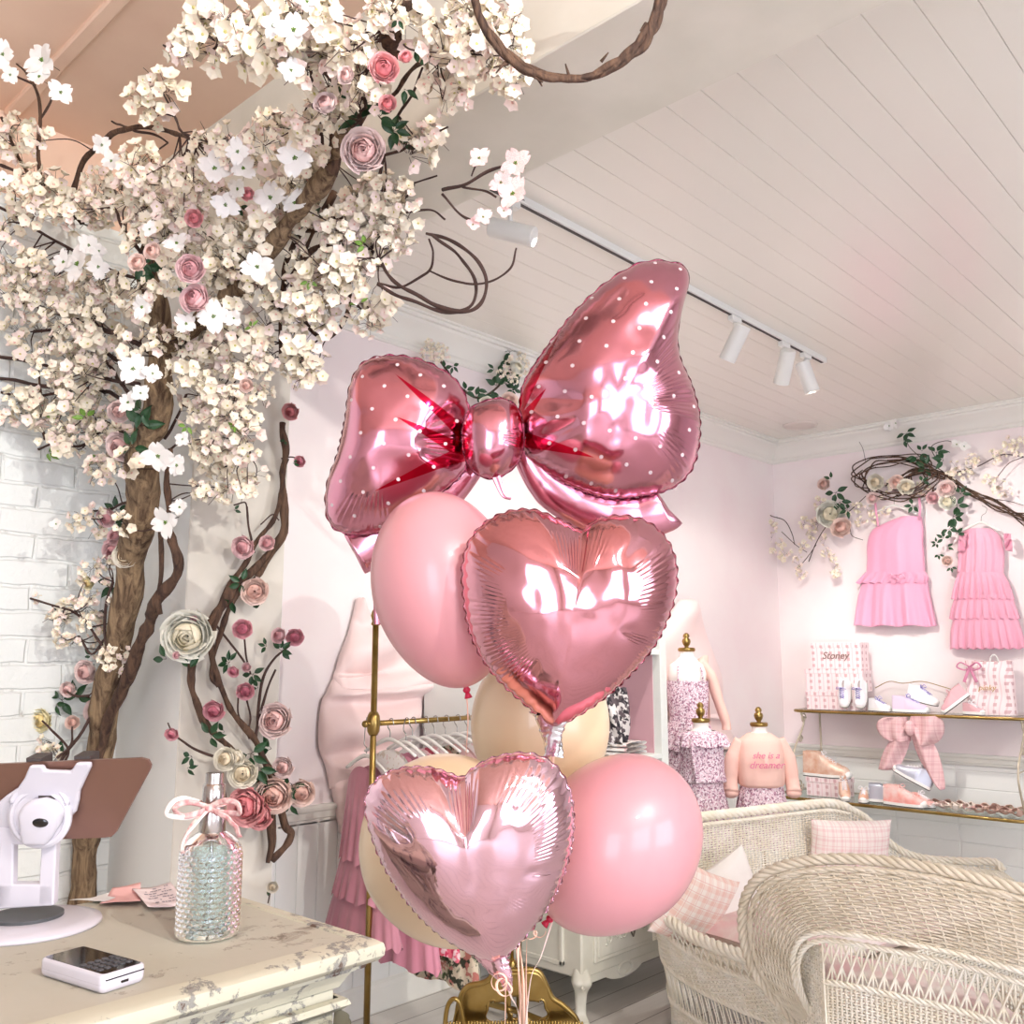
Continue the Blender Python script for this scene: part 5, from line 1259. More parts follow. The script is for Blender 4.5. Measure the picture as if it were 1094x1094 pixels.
# ================================================================== clothes, rack, dresser, hutch, shelf
m_brass = mat('antique_brass', (172, 148, 92), .28, 1.0, var=(146, 120, 66), vscale=9)
m_hang = mat('white_hanger', (240, 238, 232), .5); m_hook = mat('steel_hook', (170, 168, 164), .3, 1.0)
def satin(name, c, var=None, rough=.42, sheen=.3): return mat(name, c, rough, 0, var=var, vscale=5, sheen=sheen)
m_satin = satin('pale_pink_satin', (248, 222, 218), rough=.5)
m_hot = satin('candy_pink_satin', (240, 168, 196), rough=.38); m_hot2 = satin('pink_taffeta', (240, 170, 192), rough=.45)
m_tulle = satin('mauve_tulle', (206, 142, 156), (190, 124, 140), .8); m_tullep = satin('rose_tulle', (224, 152, 172), (212, 138, 158), .8)
def printed(name, base, cols, scale=40, thr=.54):
    m = mat(name, base, .8); t = NT(m); c = t.coord(); col_ = srgb(*base)
    for i, q in enumerate(cols):
        n = t.node('ShaderNodeTexNoise'); n.inputs['Scale'].default_value = scale*(1+.3*i); n.inputs['Detail'].default_value = 3
        mp = t.node('ShaderNodeMapping'); mp.inputs['Location'].default_value = (i*3.7, i*1.3, i*2.1); t.link(c, mp.inputs[0]); t.link(mp.outputs[0], n.inputs['Vector'])
        f = t.ramp(n.outputs[0], [(thr, 0.0), (thr+.05, 1.0)]); col_ = t.mix(f, col_, srgb(*q))
    t.color(col_); return m
m_lil = printed('lilac_floral_print', (232, 206, 216), [(190, 136, 160), (150, 104, 128), (246, 234, 240)], 60, .53)
m_redp = printed('red_floral_print', (248, 220, 222), [(212, 60, 96), (232, 110, 130)], 22, .5)
m_grnp = printed('green_floral_print', (226, 214, 190), [(84, 98, 62), (190, 120, 110), (60, 64, 50)], 20, .53)
m_whip = printed('white_print', (250, 246, 242), [(240, 206, 206), (226, 214, 200)], 30, .56)
m_blkp = printed('black_white_print', (226, 220, 216), [(44, 40, 46), (96, 84, 88)], 26, .5)

# ---- giant fabric bow on the far wall
YW = A_-.02
wb = atY(560, 720, YW); wbow = thing('wall_bow', 'giant pale pink fabric bow hung on the far wall behind the balloons', 'bow', wb)
def lobe(name, rows, amp=.05, nf=3, seed=0, m=m_satin, out=.05):
    rows = sorted(rows); mb = MB()
    L_, R_ = [], []
    for y, xl, xr in rows: L_.append(atY(xl, y, YW)); R_.append(atY(xr, y, YW))
    A = spline(L_, 8); Bq = spline(R_, 8); N = len(A)
    def f(u, v):
        i = min(int(u*(N-1)+.5), N-1); p = A[i].lerp(Bq[i], v)
        w_ = (A[i]-Bq[i]).length
        d = out*math.sin(PI*v)**.5+amp*math.sin(PI*v)**.4*min(1, w_/.2)*(.5+.5*math.sin(u*nf*2*PI+v*2.2+seed+1.2*mnoise.noise(Vector((u*2, v*2, seed)))))
        return p+Vector((0, -d, 0))+Vector((0, 0, .02*mnoise.noise(Vector((u*5, v*4, seed+3)))))
    mb.grid(f, N-1, 30); return mb.build(name, m, wbow, solid=.003)
lobe('loop', [(640, 380, 383), (655, 377, 393), (670, 374, 415), (690, 366, 440), (712, 359, 462), (722, 356, 476), (736, 356, 460)], .09, 2.0, 1)
lobe('loop', [(720, 358, 470), (735, 350, 462), (752, 343, 448), (790, 340, 440), (815, 346, 430), (842, 352, 420)], .10, 3.2, 2.5)
lobe('tail', [(800, 346, 430), (830, 352, 420), (860, 357, 400), (880, 361, 375), (890, 362, 365)], .05, 1.5, 4)
lobe('loop', [(640, 726, 736), (660, 712, 748), (690, 700, 758), (720, 700, 768), (745, 705, 772), (768, 712, 770)], .05, 2, 5)
lobe('tail', [(740, 700, 768), (765, 712, 776), (790, 728, 782), (800, 744, 784)], .04, 1.2, 6)
lobe('centre', [(650, 450, 720), (690, 455, 712), (730, 460, 712), (770, 462, 708), (790, 470, 700)], .05, 3, 7)

# ---- garment rack
RY = 2.93; r0 = atD(399, 773, 3.66); RXa = r0.x; RY = r0.y; RZ = r0.z
rk = thing('garment_rack', 'brass clothes rack with a single rail behind the balloons at left', 'clothes rack', (RXa+.55, RY, 0))
RXb = RXa+.84
for X, nm in ((RXa, 'left'), (RXb, 'right')):
    mb = MB(); mb.tube([Vector((X, RY, .03)), Vector((X, RY, RZ+.40 if nm == 'left' else RZ+.38))], .0125, 16)
    mb.lathe([(0, -.045), (.016, -.045), (.024, -.03), (.027, 0), (.024, .03), (.016, .045), (0, .045)], (X, RY, RZ), n=20)
    mb.lathe([(.0125, 0), (.019, .005), (.014, .018), (.021, .04), (.015, .06), (.004, .07)], (X, RY, RZ+.38), n=16)
    mb.build('post', m_brass, rk)
    mb = MB(); mb.tube([Vector((X, RY-.24, .02)), Vector((X, RY-.2, .05)), Vector((X, RY, .06)), Vector((X, RY+.2, .05)), Vector((X, RY+.24, .02))], .014, 12); 
    for s in (-1, 1): mb.ell((X, RY+s*.22, .022), (.022, .022, .022))
    mb.build('foot', m_brass, rk)
mb = MB(); mb.tube([Vector((RXa-.035, RY, RZ)), Vector((RXb+.035, RY, RZ))], .0105, 14)
mb.ell((RXa-.04, RY, RZ), (.014, .014, .014)); mb.build('rail', m_brass, rk)

def garment(label, X, yl, z0, z1, mt, w0=.24, w1=.4, ruff=4, tiers=1, thick=.05, cat='dress', tierm=None, name='hanging_dress', swing=0, strap=False, seed=0):
    """garment on a hanger, spread across the rail direction; yl centre, z0 shoulder, z1 hem"""
    t = thing(name, label, cat, (X, yl, z1), None)
    mb = MB(); hk = [Vector((X, yl, z0+.015)), Vector((X, yl, z0+.05)), Vector((X, yl+.015, z0+.07)), Vector((X, yl+.004, RZ+.012)), Vector((X, yl-.014, RZ+.014)), Vector((X, yl-.022, RZ-.01))]
    mb.tube(spline(hk, 5), .0022, 6); mb.build('hanger_hook', m_hook, t)
    mb = MB(); mb.tube(spline([Vector((X, yl-w0*.62, z0-.035)), Vector((X, yl-w0*.3, z0)), Vector((X, yl, z0+.02)), Vector((X, yl+w0*.3, z0)), Vector((X, yl+w0*.62, z0-.035))], 5), [.006, .008, .009, .008, .006], 8)
    mb.build('hanger', m_hang, t)
    H = z0-z1
    for k in range(tiers):
        za = z0-.02 if k == 0 else z0-H*(.35+.65*(k-.0)/tiers)*1.0+.02; zb = z1 if k == tiers-1 else z0-H*(.35+.65*(k+1)/tiers)
        wa = w0 if k == 0 else lerp(w0, w1, k/tiers)*.92; wb_ = lerp(w0, w1, (k+1)/tiers)
        mb = MB()
        def f(u, v, za=za, zb=zb, wa=wa, wb_=wb_, k=k):
            a = 2*PI*v; w_ = lerp(wa, wb_, u**.8); th_ = lerp(thick*.5, thick, u)
            rip = 1+.16*u*math.sin(a*ruff*2+k*1.3+seed)+.05*math.sin(a*ruff*5+seed*2)*u
            zz = lerp(za, zb, u)+(.02*math.cos(a)**2*(-1) if (k == 0 and u == 0) else 0)+.01*math.sin(a*ruff+seed)*u
            shoulder = (-.04*abs(math.cos(a))**2) if k == 0 else 0
            return Vector((X+math.sin(a)*th_*rip, yl+math.cos(a)*w_/2*(1+.06*math.sin(a*3+seed)*u)*(.97+.03*rip), zz+shoulder*(1-u)))
        mb.grid(f, 14, 96, cv=True); mb.build('skirt_tier' if k else 'bodice' if tiers > 1 else 'cloth', (tierm or mt) if k else mt, t)
    return t
garment('mauve tulle party dress with ruffled sides at the left end of the rack', RXa+.04, RY+.09, RZ-.15, .50, m_tulle, .20, .46, 9, 3, .055, seed=1)
garment('rose pink tulle skirt dress hanging beside the mauve one', RXa+.15, RY-.02, RZ-.10, .42, m_tullep, .20, .46, 8, 2, .05, seed=2)
garment('pink and red floral dress with its hem below the mauve heart', RXa+.27, RY, RZ-.09, .44, m_redp, .22, .44, 6, 2, .05, seed=3)
garment('green floral dress hanging lowest on the brass rack', RXa+.385, RY, RZ-.09, .30, m_grnp, .22, .40, 5, 1, .045, seed=4)
cols = [m_whip, mat('white_cotton', (250, 248, 244), .8), m_whip, mat('blush_knit', (236, 196, 192), .85), m_whip, mat('cream_knit', (246, 238, 224), .85), m_redp, mat('pink_cotton', (246, 206, 212), .8), mat('white_linen', (246, 246, 242), .8)]
wd = ['white printed top between the mauve and the rose tulle dress', 'plain white cotton top between the rose tulle and the red floral dress', 'white printed top between the red floral and the green floral dress', 'blush knit top right after the green floral dress on the brass rail', 'white printed top just after the blush knit', 'cream knit top near the middle cream balloon', 'white and red floral top toward the right of the rail', 'soft pink cotton top near the right end of the rail', 'white linen top furthest right on the rail']
for k in range(9):
    garment(wd[k], (RXa+.085, RXa+.205, RXa+.33)[k] if k < 3 else RXa+.26+k*.064, RY+.004*(k % 3), RZ-.085, .72-.02*(k % 3), cols[k], .25, .30, 3, 1, .022, cat='top', name='blouse', seed=k)

# ---- carved white dresser and hutch
m_dres = mat('ivory_dresser_paint', (226, 224, 210), .45, var=(214, 212, 196), vscale=6)
f0 = atZ(622, 1098, 0); DX0, DY0 = f0.x, f0.y; DX1 = DX0+1.15; DY1 = A_-.06
DZb = atY(622, 1046, DY0).z; DZt = atY(640, 972, DY0).z+.03
dr = thing('dresser', 'carved ivory french dresser with cabriole legs under the pink balloon', 'dresser', ((DX0+DX1)/2, (DY0+DY1)/2, 0))
mb = MB(); mb.bx(DX0-.01, DX1+.01, DY0-.01, DY1, DZb, DZt-.02, .008); mb.build('case', m_dres, dr, smooth=False)
mb = MB(); mb.bx(DX0-.04, DX1+.04, DY0-.04, DY1+.01, DZt-.02, DZt+.012, .01); mb.build('top', m_dres, dr, smooth=False)
for (x, y, sx, sy) in ((DX0+.03, DY0+.03, -1, -1), (DX1-.03, DY0+.03, 1, -1), (DX0+.03, DY1-.05, -1, 1), (DX1-.03, DY1-.05, 1, 1)):
    mb = MB(); N = 26
    def f(u, v, x=x, y=y, sx=sx, sy=sy):
        z = lerp(DZb+.04, 0, u); kn = .026*math.exp(-((u-.22)/.16)**2)-.012*math.exp(-((u-.72)/.2)**2)+.022*math.exp(-((u-.97)/.07)**2)
        r = .034-.012*u+.014*math.exp(-((u-.22)/.14)**2)+.014*math.exp(-((u-.95)/.07)**2)
        a = 2*PI*v; r *= 1+.10*math.cos(4*a)+.05*math.cos(a*9)*math.exp(-((u-.25)/.2)**2)
        return Vector((x+sx*kn+r*math.cos(a), y+sy*kn+r*math.sin(a), z))
    mb.grid(f, 30, 28, cv=True); mb.add([Vector((x+sx*.02, y+sy*.02, 0))], [])
    for s in (-1, 1):
        cx_ = x+sx*.03; cy_ = y+sy*.03
        pts = [Vector((cx_+s*.016+s*.010*math.cos(a)*(1-a/12), cy_+sy*.022, DZb-.03+.012*math.sin(a)*(1-a/12))) for a in [q*.4 for q in range(22)]]
        mb.tube(pts, [.005, .002], 6)
    mb.build('leg', m_dres, dr)
def carved(mb, xa, xb, za, zb, y, seed, sgs):
    rnd = random.Random(seed)
    for sg in sgs:
        xm = (xa+xb)/2
        for k in range(5):
            cx = xm+sg*(.05+k*.055); cz = (za+zb)/2+.012*math.sin(k*2)
            if abs(cx-xm) > (xb-xa)/2-.02: break
            pts = [Vector((cx+.022*math.cos(a*sg+k)*(1-a/9), y-.004, cz+.024*math.sin(a*sg+k)*(1-a/9))) for a in [q*.35 for q in range(22)]]
            mb.tube(pts, [.0055, .002], 6)
            for q in range(3): mb.ell((cx+.02*math.cos(q*2+k), y, cz+.026*math.sin(q*2+k)), (.012, .005, .006), nu=8, nv=6)
nd = 2; wdr = (DX1-DX0-.16)/nd
for i in range(nd):
    xa = DX0+.07+i*(wdr+.02); xb = xa+wdr; za, zb = DZb+.05, DZt-.05
    mb = MB(); mb.bx(xa, xb, DY0-.022, DY0, za, zb, .005); mb.bx(xa+.02, xb-.02, DY0-.028, DY0-.01, za+.02, zb-.02, .004)
    t_ = mb.build('drawer', m_dres, dr, smooth=False)
    for sg_ in (-1, 1): mb = MB(); carved(mb, xa+.02, xb-.02, za+.02, zb-.02, DY0-.03, i, (sg_,)); mb.build('carved_scrolls', m_dres, t_)
    xm = (xa+xb)/2; mb = MB()
    for sg in (-1, 1): mb.tube(spline([Vector((xm, DY0-.04, (za+zb)/2+.014)), Vector((xm+sg*.014, DY0-.045, (za+zb)/2+.018)), Vector((xm+sg*.014, DY0-.048, (za+zb)/2)), Vector((xm, DY0-.05, (za+zb)/2-.024))], 5), .004, 7)
    mb.build('handle', mat('pewter_pull', (120, 116, 108), .4, 1.0), t_)
# scalloped apron
mb = MB(); N = 60
def ap(u, z):
    x = lerp(DX0+.04, DX1-.04, u); return Vector((x, DY0-.004, z))
vs = []
for i in range(N+1):
    u = i/N; c_ = math.cos(u*2*PI*2); drop = .028+.03*max(0, -c_)**.6*(1 if .1 < u < .9 else .2)
    vs += [ap(u, DZb+.01), ap(u, DZb-drop)]
mb.add([Vector(v)+Vector((0, d, 0)) for d in (0, .018) for v in vs], [(2*i, 2*i+1, 2*i+3, 2*i+2) for i in range(N)]+[(2*(N+1)+2*i, 2*(N+1)+2*i+2, 2*(N+1)+2*i+3, 2*(N+1)+2*i+1) for i in range(N)]+[(2*i+1, 2*(N+1)+2*i+1, 2*(N+1)+2*i+3, 2*i+3) for i in range(N)])
for k in range(2):
    xm = DX0+.04+(DX1-DX0-.08)*(.25+.5*k)
    pts = [Vector((xm+.05*math.cos(a), DY0-.008, DZb-.018+.026*math.sin(a))) for a in [q*PI*2/20 for q in range(20)]]; mb.tube(pts, .006, 6, closed=True)
mb.build('scalloped_apron', m_dres, dr, smooth=False)
mb = MB(); mb.bx(DX0-.018, DX0-.006, DY0+.10, DY1-.10, DZb+.05, DZt-.06, .003)
for q in ((DY0+.09, DY0+.11), (DY1-.11, DY1-.09)): mb.bx(DX0-.024, DX0-.006, q[0], q[1], DZb+.04, DZt-.05, .003)
for q in (DZb+.04, DZt-.07): mb.bx(DX0-.024, DX0-.006, DY0+.09, DY1-.09, q, q+.02, .003)
mb.build('side_panel', m_dres, dr, smooth=False)

HY0 = DY0+.14; hx1 = atY(711, 800, HY0).x; hx0 = atY(556, 800, HY0).x
hu = thing('hutch', 'white open hutch shelf with pink lining standing on the dresser', 'shelf', ((hx0+hx1)/2, (HY0+A_)/2, DZt+.012))
HT = atY(711, 640, HY0).z; m_hw = mat('hutch_white', (232, 236, 230), .45); m_hp = mat('hutch_pink_lining', (212, 168, 176), .7)
mb = MB(); mb.bx(hx1-.034, hx1-.029, HY0+.05, DY1-.012, DZt+.012, HT); mb.build('side_lining', m_hp, hu, smooth=False)
for x in (hx0, hx1):
    mb = MB(); mb.bx(x-.03, x+.03, HY0, DY1, DZt+.012, HT, .003); mb.build('side', m_hw, hu, smooth=False)
mb = MB(); mb.bx(hx0, hx1, DY1-.012, DY1, DZt+.012, HT); mb.build('back_lining', m_hp, hu, smooth=False)
for py in (810, 697):
    z = atY(690, py, HY0).z; mb = MB(); mb.bx(hx0+.02, hx1-.02, HY0+.005, DY1-.01, z-.012, z+.012, .002); mb.build('shelf_board', m_hw, hu, smooth=False)
mb = MB(); mb.bx(hx0-.04, hx1+.04, HY0-.02, DY1, HT-.001, HT+.03, .006); mb.build('cornice', m_hw, hu, smooth=False)
zs = atY(690, 810, HY0).z+.012
def folded(label, x, y, z, w, d, h, m, rot=0):
    mb = MB(); Mz = Matrix.Rotation(rot, 3, 'Z')
    n = 3
    for k in range(n):
        mb.grid(lambda u, v, k=k: Vector((x, y, 0))+Mz @ Vector(((math.cos(2*PI*v)*abs(math.cos(2*PI*v))**-.5 if abs(math.cos(2*PI*v)) > 1e-6 else 0)*w/2, (u-.5)*d, 0))+Vector((0, 0, z+h/n*(k+.5)+math.sin(2*PI*v)*h/n*.5)), 8, 20, cv=True)
    return mb.build('folded_clothes', m, None, label=label, cat='clothes')
xs_ = atY(668, 790, HY0+.1).x
folded('folded white and pink printed clothes on the lower hutch shelf', xs_, HY0+.14, zs, .26, .2, .07, m_whip, .2)
hb = atY(655, 745, HY0+.1); mb = MB()
mb.grid(lambda u, v: Vector((hb.x, hb.y, 0))+Vector(((.05+.03*math.sin(u*PI)+.02*math.sin(v*2*PI*6+u*7))*math.cos(2*PI*v), (.05+.02*math.sin(u*PI)+.02*math.sin(v*2*PI*6+u*7))*math.sin(2*PI*v), lerp(zs+.07, zs+.34, u)+.01*math.sin(v*40))), 16, 72, cv=True)
mb.build('ruffled_bag', m_blkp, None, label='black and white printed ruffled piece on the hutch shelf', cat='bag')
# small casters of a cart behind the dresser
# ---- brass ornate stand
gs = atD(547, 1090, 3.25); gst = thing('brass_stand', 'ornate gold openwork stand with a thin upright rod behind the ribbons', 'stand', (gs.x, gs.y, 0))
dG = 3.25
outl = [(484, 1110), (488, 1085), (492, 1066), (500, 1054), (516, 1050), (524, 1045), (527, 1040), (540, 1037), (552, 1036), (568, 1036), (577, 1040), (584, 1054), (590, 1066), (600, 1073), (610, 1082), (617, 1092), (620, 1110)]
C_ = spline([(x, y, 0) for x, y in outl], 6)
mb = MB(); bot_ = [(x.x, 1114) for x in C_]
hol = [(531, 1082, 12, 15), (572, 1080, 13, 13), (551, 1072, 6, 12)]
# panel made of strips around its openings
gx = [484+136*i/68 for i in range(69)]
def topy(x):
    for a, b in zip(C_, C_[1:]):
        if min(a.x, b.x) <= x <= max(a.x, b.x) and abs(b.x-a.x) > 1e-6: return lerp(a.y, b.y, (x-a.x)/(b.x-a.x))
    return 1100
cells = 30
pan = {}
for i in range(68):
    for j in range(cells):
        xm = (gx[i]+gx[i+1])/2; t0 = topy(xm); ym = lerp(t0, 1114, (j+.5)/cells)
        if any(((xm-hx)/ra)**2+((ym-hy)/rb)**2 < 1+.25*math.sin(math.atan2(ym-hy, xm-hx)*5) for hx, hy, ra, rb in hol): continue
        q = [(gx[i], lerp(topy(gx[i]), 1114, j/cells)), (gx[i+1], lerp(topy(gx[i+1]), 1114, j/cells)), (gx[i+1], lerp(topy(gx[i+1]), 1114, (j+1)/cells)), (gx[i], lerp(topy(gx[i]), 1114, (j+1)/cells))]
        ids = []
        for p in q:
            kx = (round(p[0], 2), round(p[1], 2))
            if kx not in pan: pan[kx] = len(mb.v); P_ = atD(p[0], p[1], dG); mb.v.append(tuple(P_-FW*.012*math.sin((p[0]-484)/136*PI)))
            ids.append(pan[kx])
        mb.f.append(tuple(ids)); mb.m.append(0)
mb.build('openwork_panel', m_brass, gst, solid=.012)
mb = MB(); mb.tube([atD(p.x, p.y, dG-.006) for p in C_], .010, 10); mb.build('scrolled_rim', m_brass, gst)
for hx, hy, ra, rb in hol[:2]:
    mb = MB(); mb.tube([atD(hx+ra*(1+.12*math.sin(a*5))*math.cos(a), hy+rb*(1+.12*math.sin(a*5))*math.sin(a), dG-.012) for a in [q*2*PI/40 for q in range(40)]], .005, 8, closed=True); mb.build('scroll_ring', m_brass, gst)
mb = MB()
for k in range(46):
    x = 478+k*3.2; mb.ell(atD(x, 1094+.2*abs(k-23)*.3, dG-.05), (.0052, .0052, .013), nu=8, nv=6)
mb.tube([atD(476, 1100, dG-.05), atD(624, 1100, dG-.05)], .009, 8); mb.build('rope_edge', m_brass, gst)
mb = MB(); rt_ = atD(547, 1040, dG); mb.tube([rt_, Vector((rt_.x, rt_.y, atD(545, 872, dG).z))], .0065, 12)
mb.lathe([(.012, -.03), (.02, -.02), (.013, 0), (.018, .015), (.007, .03)], rt_+Vector((0, 0, .02)), n=16); mb.build('upright_rod', m_brass, gst)
for s in (-1, 1):
    mb = MB(); q = atD(551+s*58, 1112, dG); mb.tube(spline([q, Vector((q.x, q.y, .12))+RT*s*.03, Vector((q.x, q.y, .0))+RT*s*.05], 6), [.014, .010], 10); mb.build('leg', m_brass, gst)
mb = MB(); mb.tube(spline([atD(474, 1130, 3.2), atD(475, 1100, 3.2), atD(478, 1076, 3.2), atD(485, 1067, 3.2), atD(492, 1074, 3.2), atD(496, 1098, 3.2), atD(498, 1130, 3.2)], 8), .008, 10)
q1 = atD(474, 1130, 3.2); q2 = atD(498, 1130, 3.2)
for q in (q1, q2): mb.tube([q, Vector((q.x, q.y, 0))], .008, 8)
mb.build('brass_hoop', m_brass, None, label='thin gold arch rising from the floor left of the ornate stand', cat='handle')
mb = MB(); rb_ = atZ(700, 1062, 0); 

# ---- dress forms by the corner
m_linen = mat('form_linen', (250, 244, 238), .8); m_peach = mat('peach_knit', (246, 204, 190), .85, bump=.1, bscale=60); m_txt = mat('pink_lettering', (230, 130, 160), .7)
fx = Vector((RT.x, RT.y, 0)).normalized(); fy = Vector((FW.x, FW.y, 0)).normalized()
def ring(mb, c, prof, n=64, ruf=None):   # prof: (z, rx, ry)
    N = len(prof)
    def f(u, v):
        k = u*(N-1); i = min(int(k), N-2); t = k-i; z = lerp(prof[i][0], prof[i+1][0], t); rx = lerp(prof[i][1], prof[i+1][1], t); ry = lerp(prof[i][2], prof[i+1][2], t)
        a = 2*PI*v; w_ = 1
        if ruf: w_ += ruf[0]*u*math.sin(a*ruf[1]+ruf[2])+ruf[0]*.4*u*math.sin(a*ruf[1]*2.3+ruf[2]*2)
        zz = z+(ruf[0]*.06*math.sin(a*ruf[1]*.5) if ruf else 0)*u
        return Vector((c.x, c.y, 0))+fx*math.cos(a)*rx*w_+fy*math.sin(a)*ry*w_+Vector((0, 0, zz))
    mb.grid(f, (N-1)*4, n, cv=True)
def form(label, x, ytop, d, wpx):
    k = d/F; p = atD(x, ytop, d); s = wpx*k
    t = thing('dress_form', label, 'dress form', (p.x, p.y, 0), 'child dress forms near the corner')
    z = p.z
    mb = MB(); mb.lathe([(0, 0), (.009, -.002), (.018, -.012), (.021, -.024), (.014, -.034), (.024, -.040), (.028, -.055), (.022, -.074), (.012, -.088), (.016, -.096)], (p.x, p.y, z), n=20); mb.build('brass_finial', m_brass, t)
    mb = MB(); mb.lathe([(0, -.092), (.050, -.094), (.054, -.10), (.054, -.112), (.05, -.118), (0, -.118)], (p.x, p.y, z), n=32); mb.build('neck_cap', m_brass, t)
    mb = MB(); ring(mb, p, [(z-.116, .045, .042), (z-.15, .046, .044), (z-.175, .07, .055), (z-.20, s*.42, .075), (z-.26, s*.46, .09), (z-.36, s*.42, .085), (z-.46, s*.38, .075), (z-.56, s*.46, .09), (z-.62, s*.44, .085)]); mb.build('torso', m_linen, t)
    mb = MB(); mb.tube([Vector((p.x, p.y, z-.6)), Vector((p.x, p.y, .03))], .014, 12); mb.lathe([(0, 0), (.15, 0), (.15, .012), (.04, .03), (0, .03)], (p.x, p.y, 0), n=32); mb.build('stand', m_brass, t)
    return p, z, s
# left, tall form: strappy lilac dress and a peach cardigan over one shoulder
p, z, s = form('tall child dress form beside the hutch wearing a lilac floral strap dress', 733, 676, 5.95, 44)
dt = thing('floral_dress', 'lilac floral strap dress on the tallest dress form', 'dress', (p.x, p.y, z-1.1))
mb = MB(); ring(mb, p, [(z-.30, s*.50, .10), (z-.40, s*.50, .10), (z-.52, s*.44, .095), (z-.56, s*.46, .1)], ruf=(.02, 14, 0)); mb.build('bodice', m_lil, dt)
mb = MB(); ring(mb, p, [(z-.54, s*.46, .10), (z-.72, s*.68, .15)], 90, (.08, 14, 1)); mb.build('skirt_tier', m_lil, dt)
mb = MB(); ring(mb, p, [(z-.70, s*.6, .13), (z-1.1, s*.85, .2)], 90, (.08, 16, 2)); mb.build('skirt_tier', m_lil, dt)
for sg in (-1, 1):
    mb = MB(); b_ = Vector((p.x, p.y, 0)); mb.tube(spline([b_+fx*sg*s*.30-fy*.10+Vector((0, 0, z-.31)), b_+fx*sg*s*.28-fy*.09+Vector((0, 0, z-.24)), b_+fx*sg*s*.24+Vector((0, 0, z-.185)), b_+fx*sg*s*.26+fy*.09+Vector((0, 0, z-.26))], 5), .006, 6, flat=.5); mb.build('strap', m_lil, dt)
cdg = thing('cardigan', 'peach cardigan slung behind the tallest dress form, sleeve hanging at right', 'cardigan', p+Vector((0, 0, -.8)))
mb = MB(); b_ = Vector((p.x, p.y, 0)); mb.tube(spline([b_+fx*s*.30+Vector((0, 0, z-.17)), b_+fx*s*.55+Vector((0, 0, z-.26)), b_+fx*s*.72+Vector((0, 0, z-.42)), b_+fx*s*.88+Vector((0, 0, z-.55)), b_+fx*s*.90+Vector((0, 0, z-.60))], 6), [.045, .055, .05, .045, .05], 14, flat=.6); mb.build('sleeve', m_peach, cdg)
mb = MB(); mb.grid(lambda u, v: b_+fx*lerp(-s*.3, s*.62, v)+fy*(.12+.02*math.sin(v*14))+Vector((0, 0, lerp(z-.18, z-.75, u)-.04*math.sin(v*5))), 10, 24); mb.build('back', m_peach, cdg, solid=.008)
# middle, low form
p, z, s = form('shorter child dress form in front of the tallest one, in a ruffled lilac dress', 748, 750, 5.55, 46)
dt = thing('ruffled_dress', 'lilac floral dress with ruffled straps and tiers on the front dress form', 'dress', (p.x, p.y, z-.95))
mb = MB(); ring(mb, p, [(z-.17, s*.40, .075), (z-.20, s*.50, .10), (z-.40, s*.50, .11), (z-.45, s*.54, .12), (z-.46, s*.46, .10)], 80, (.03, 12, 0)); mb.build('bodice', m_lil, dt)
mb = MB(); ring(mb, p, [(z-.165, s*.34, .07), (z-.19, s*.55, .11), (z-.25, s*.62, .13)], 90, (.09, 15, 1)); mb.build('neck_ruffle', m_lil, dt)
for k, (a, b, w0, w1) in enumerate(((.45, .66, .44, .56), (.63, .82, .50, .66), (.78, .98, .56, .74))):
    mb = MB(); ring(mb, p, [(z-a, s*w0, .10), (z-b, s*w1, .15)], 96, (.08, 15, k*2)); mb.build('skirt_tier', m_lil, dt)
mb = MB(); b_ = Vector((p.x, p.y, 0))
for k in range(18):
    mb.ell(b_-fx*s*(.30-.012*k*.5)-fy*.12+Vector((0, 0, z-.24-k*.012)), (.022, .012, .01), nu=8, nv=6)
mb.build('front_ruffle', m_lil, dt)
# right form: sweatshirt
p, z, s = form('child dress form nearest the corner, wearing a peach sweatshirt and lilac skirt', 810, 755, 5.75, 50)
sw = thing('sweatshirt', 'peach sweatshirt with two lines of pink lettering', 'sweatshirt', (p.x, p.y, z-.5))
b_ = Vector((p.x, p.y, 0))
mb = MB(); ring(mb, p, [(z-.155, .055, .05), (z-.16, .075, .06), (z-.18, s*.36, .08), (z-.20, s*.46, .095), (z-.30, s*.50, .12), (z-.42, s*.50, .125), (z-.46, s*.48, .12), (z-.475, s*.43, .1)], 80, (.02, 5, 1)); mb.build('body', m_peach, sw)
for sg in (-1, 1):
    mb = MB(); mb.tube(spline([b_+fx*sg*s*.40+Vector((0, 0, z-.20)), b_+fx*sg*s*.58+Vector((0, 0, z-.30)), b_+fx*sg*s*.64+Vector((0, 0, z-.42)), b_+fx*sg*s*.66-fy*.02+Vector((0, 0, z-.50))], 6), [.04, .045, .042, .05], 14); q = b_+fx*sg*s*.66-fy*.02+Vector((0, 0, z-.51))
    mb.ell(q, (.052, .045, .03), nu=14, nv=8); mb.build('sleeve', m_peach, sw)
def text(body, size, pos, right, up, m, parent, name='lettering', ext=.002):
    c = bpy.data.curves.new(name, 'FONT'); c.body = body; c.size = size; c.align_x = 'CENTER'; c.align_y = 'CENTER'; c.extrude = ext; c.shear = .3
    o0 = bpy.data.objects.new('tmp_text', c); col.objects.link(o0); bpy.context.view_layer.update()
    me = bpy.data.meshes.new_from_object(o0.evaluated_get(bpy.context.evaluated_depsgraph_get())); bpy.data.objects.remove(o0)
    me.materials.clear(); me.materials.append(m); o = bpy.data.objects.new(name, me); col.objects.link(o)
    r = Vector(right).normalized(); u = Vector(up).normalized(); n = r.cross(u)
    o.matrix_local = Matrix.Translation(Vector(pos)-rootloc[parent.name]) @ Matrix((r, u, n)).transposed().to_4x4(); o.parent = parent; return o
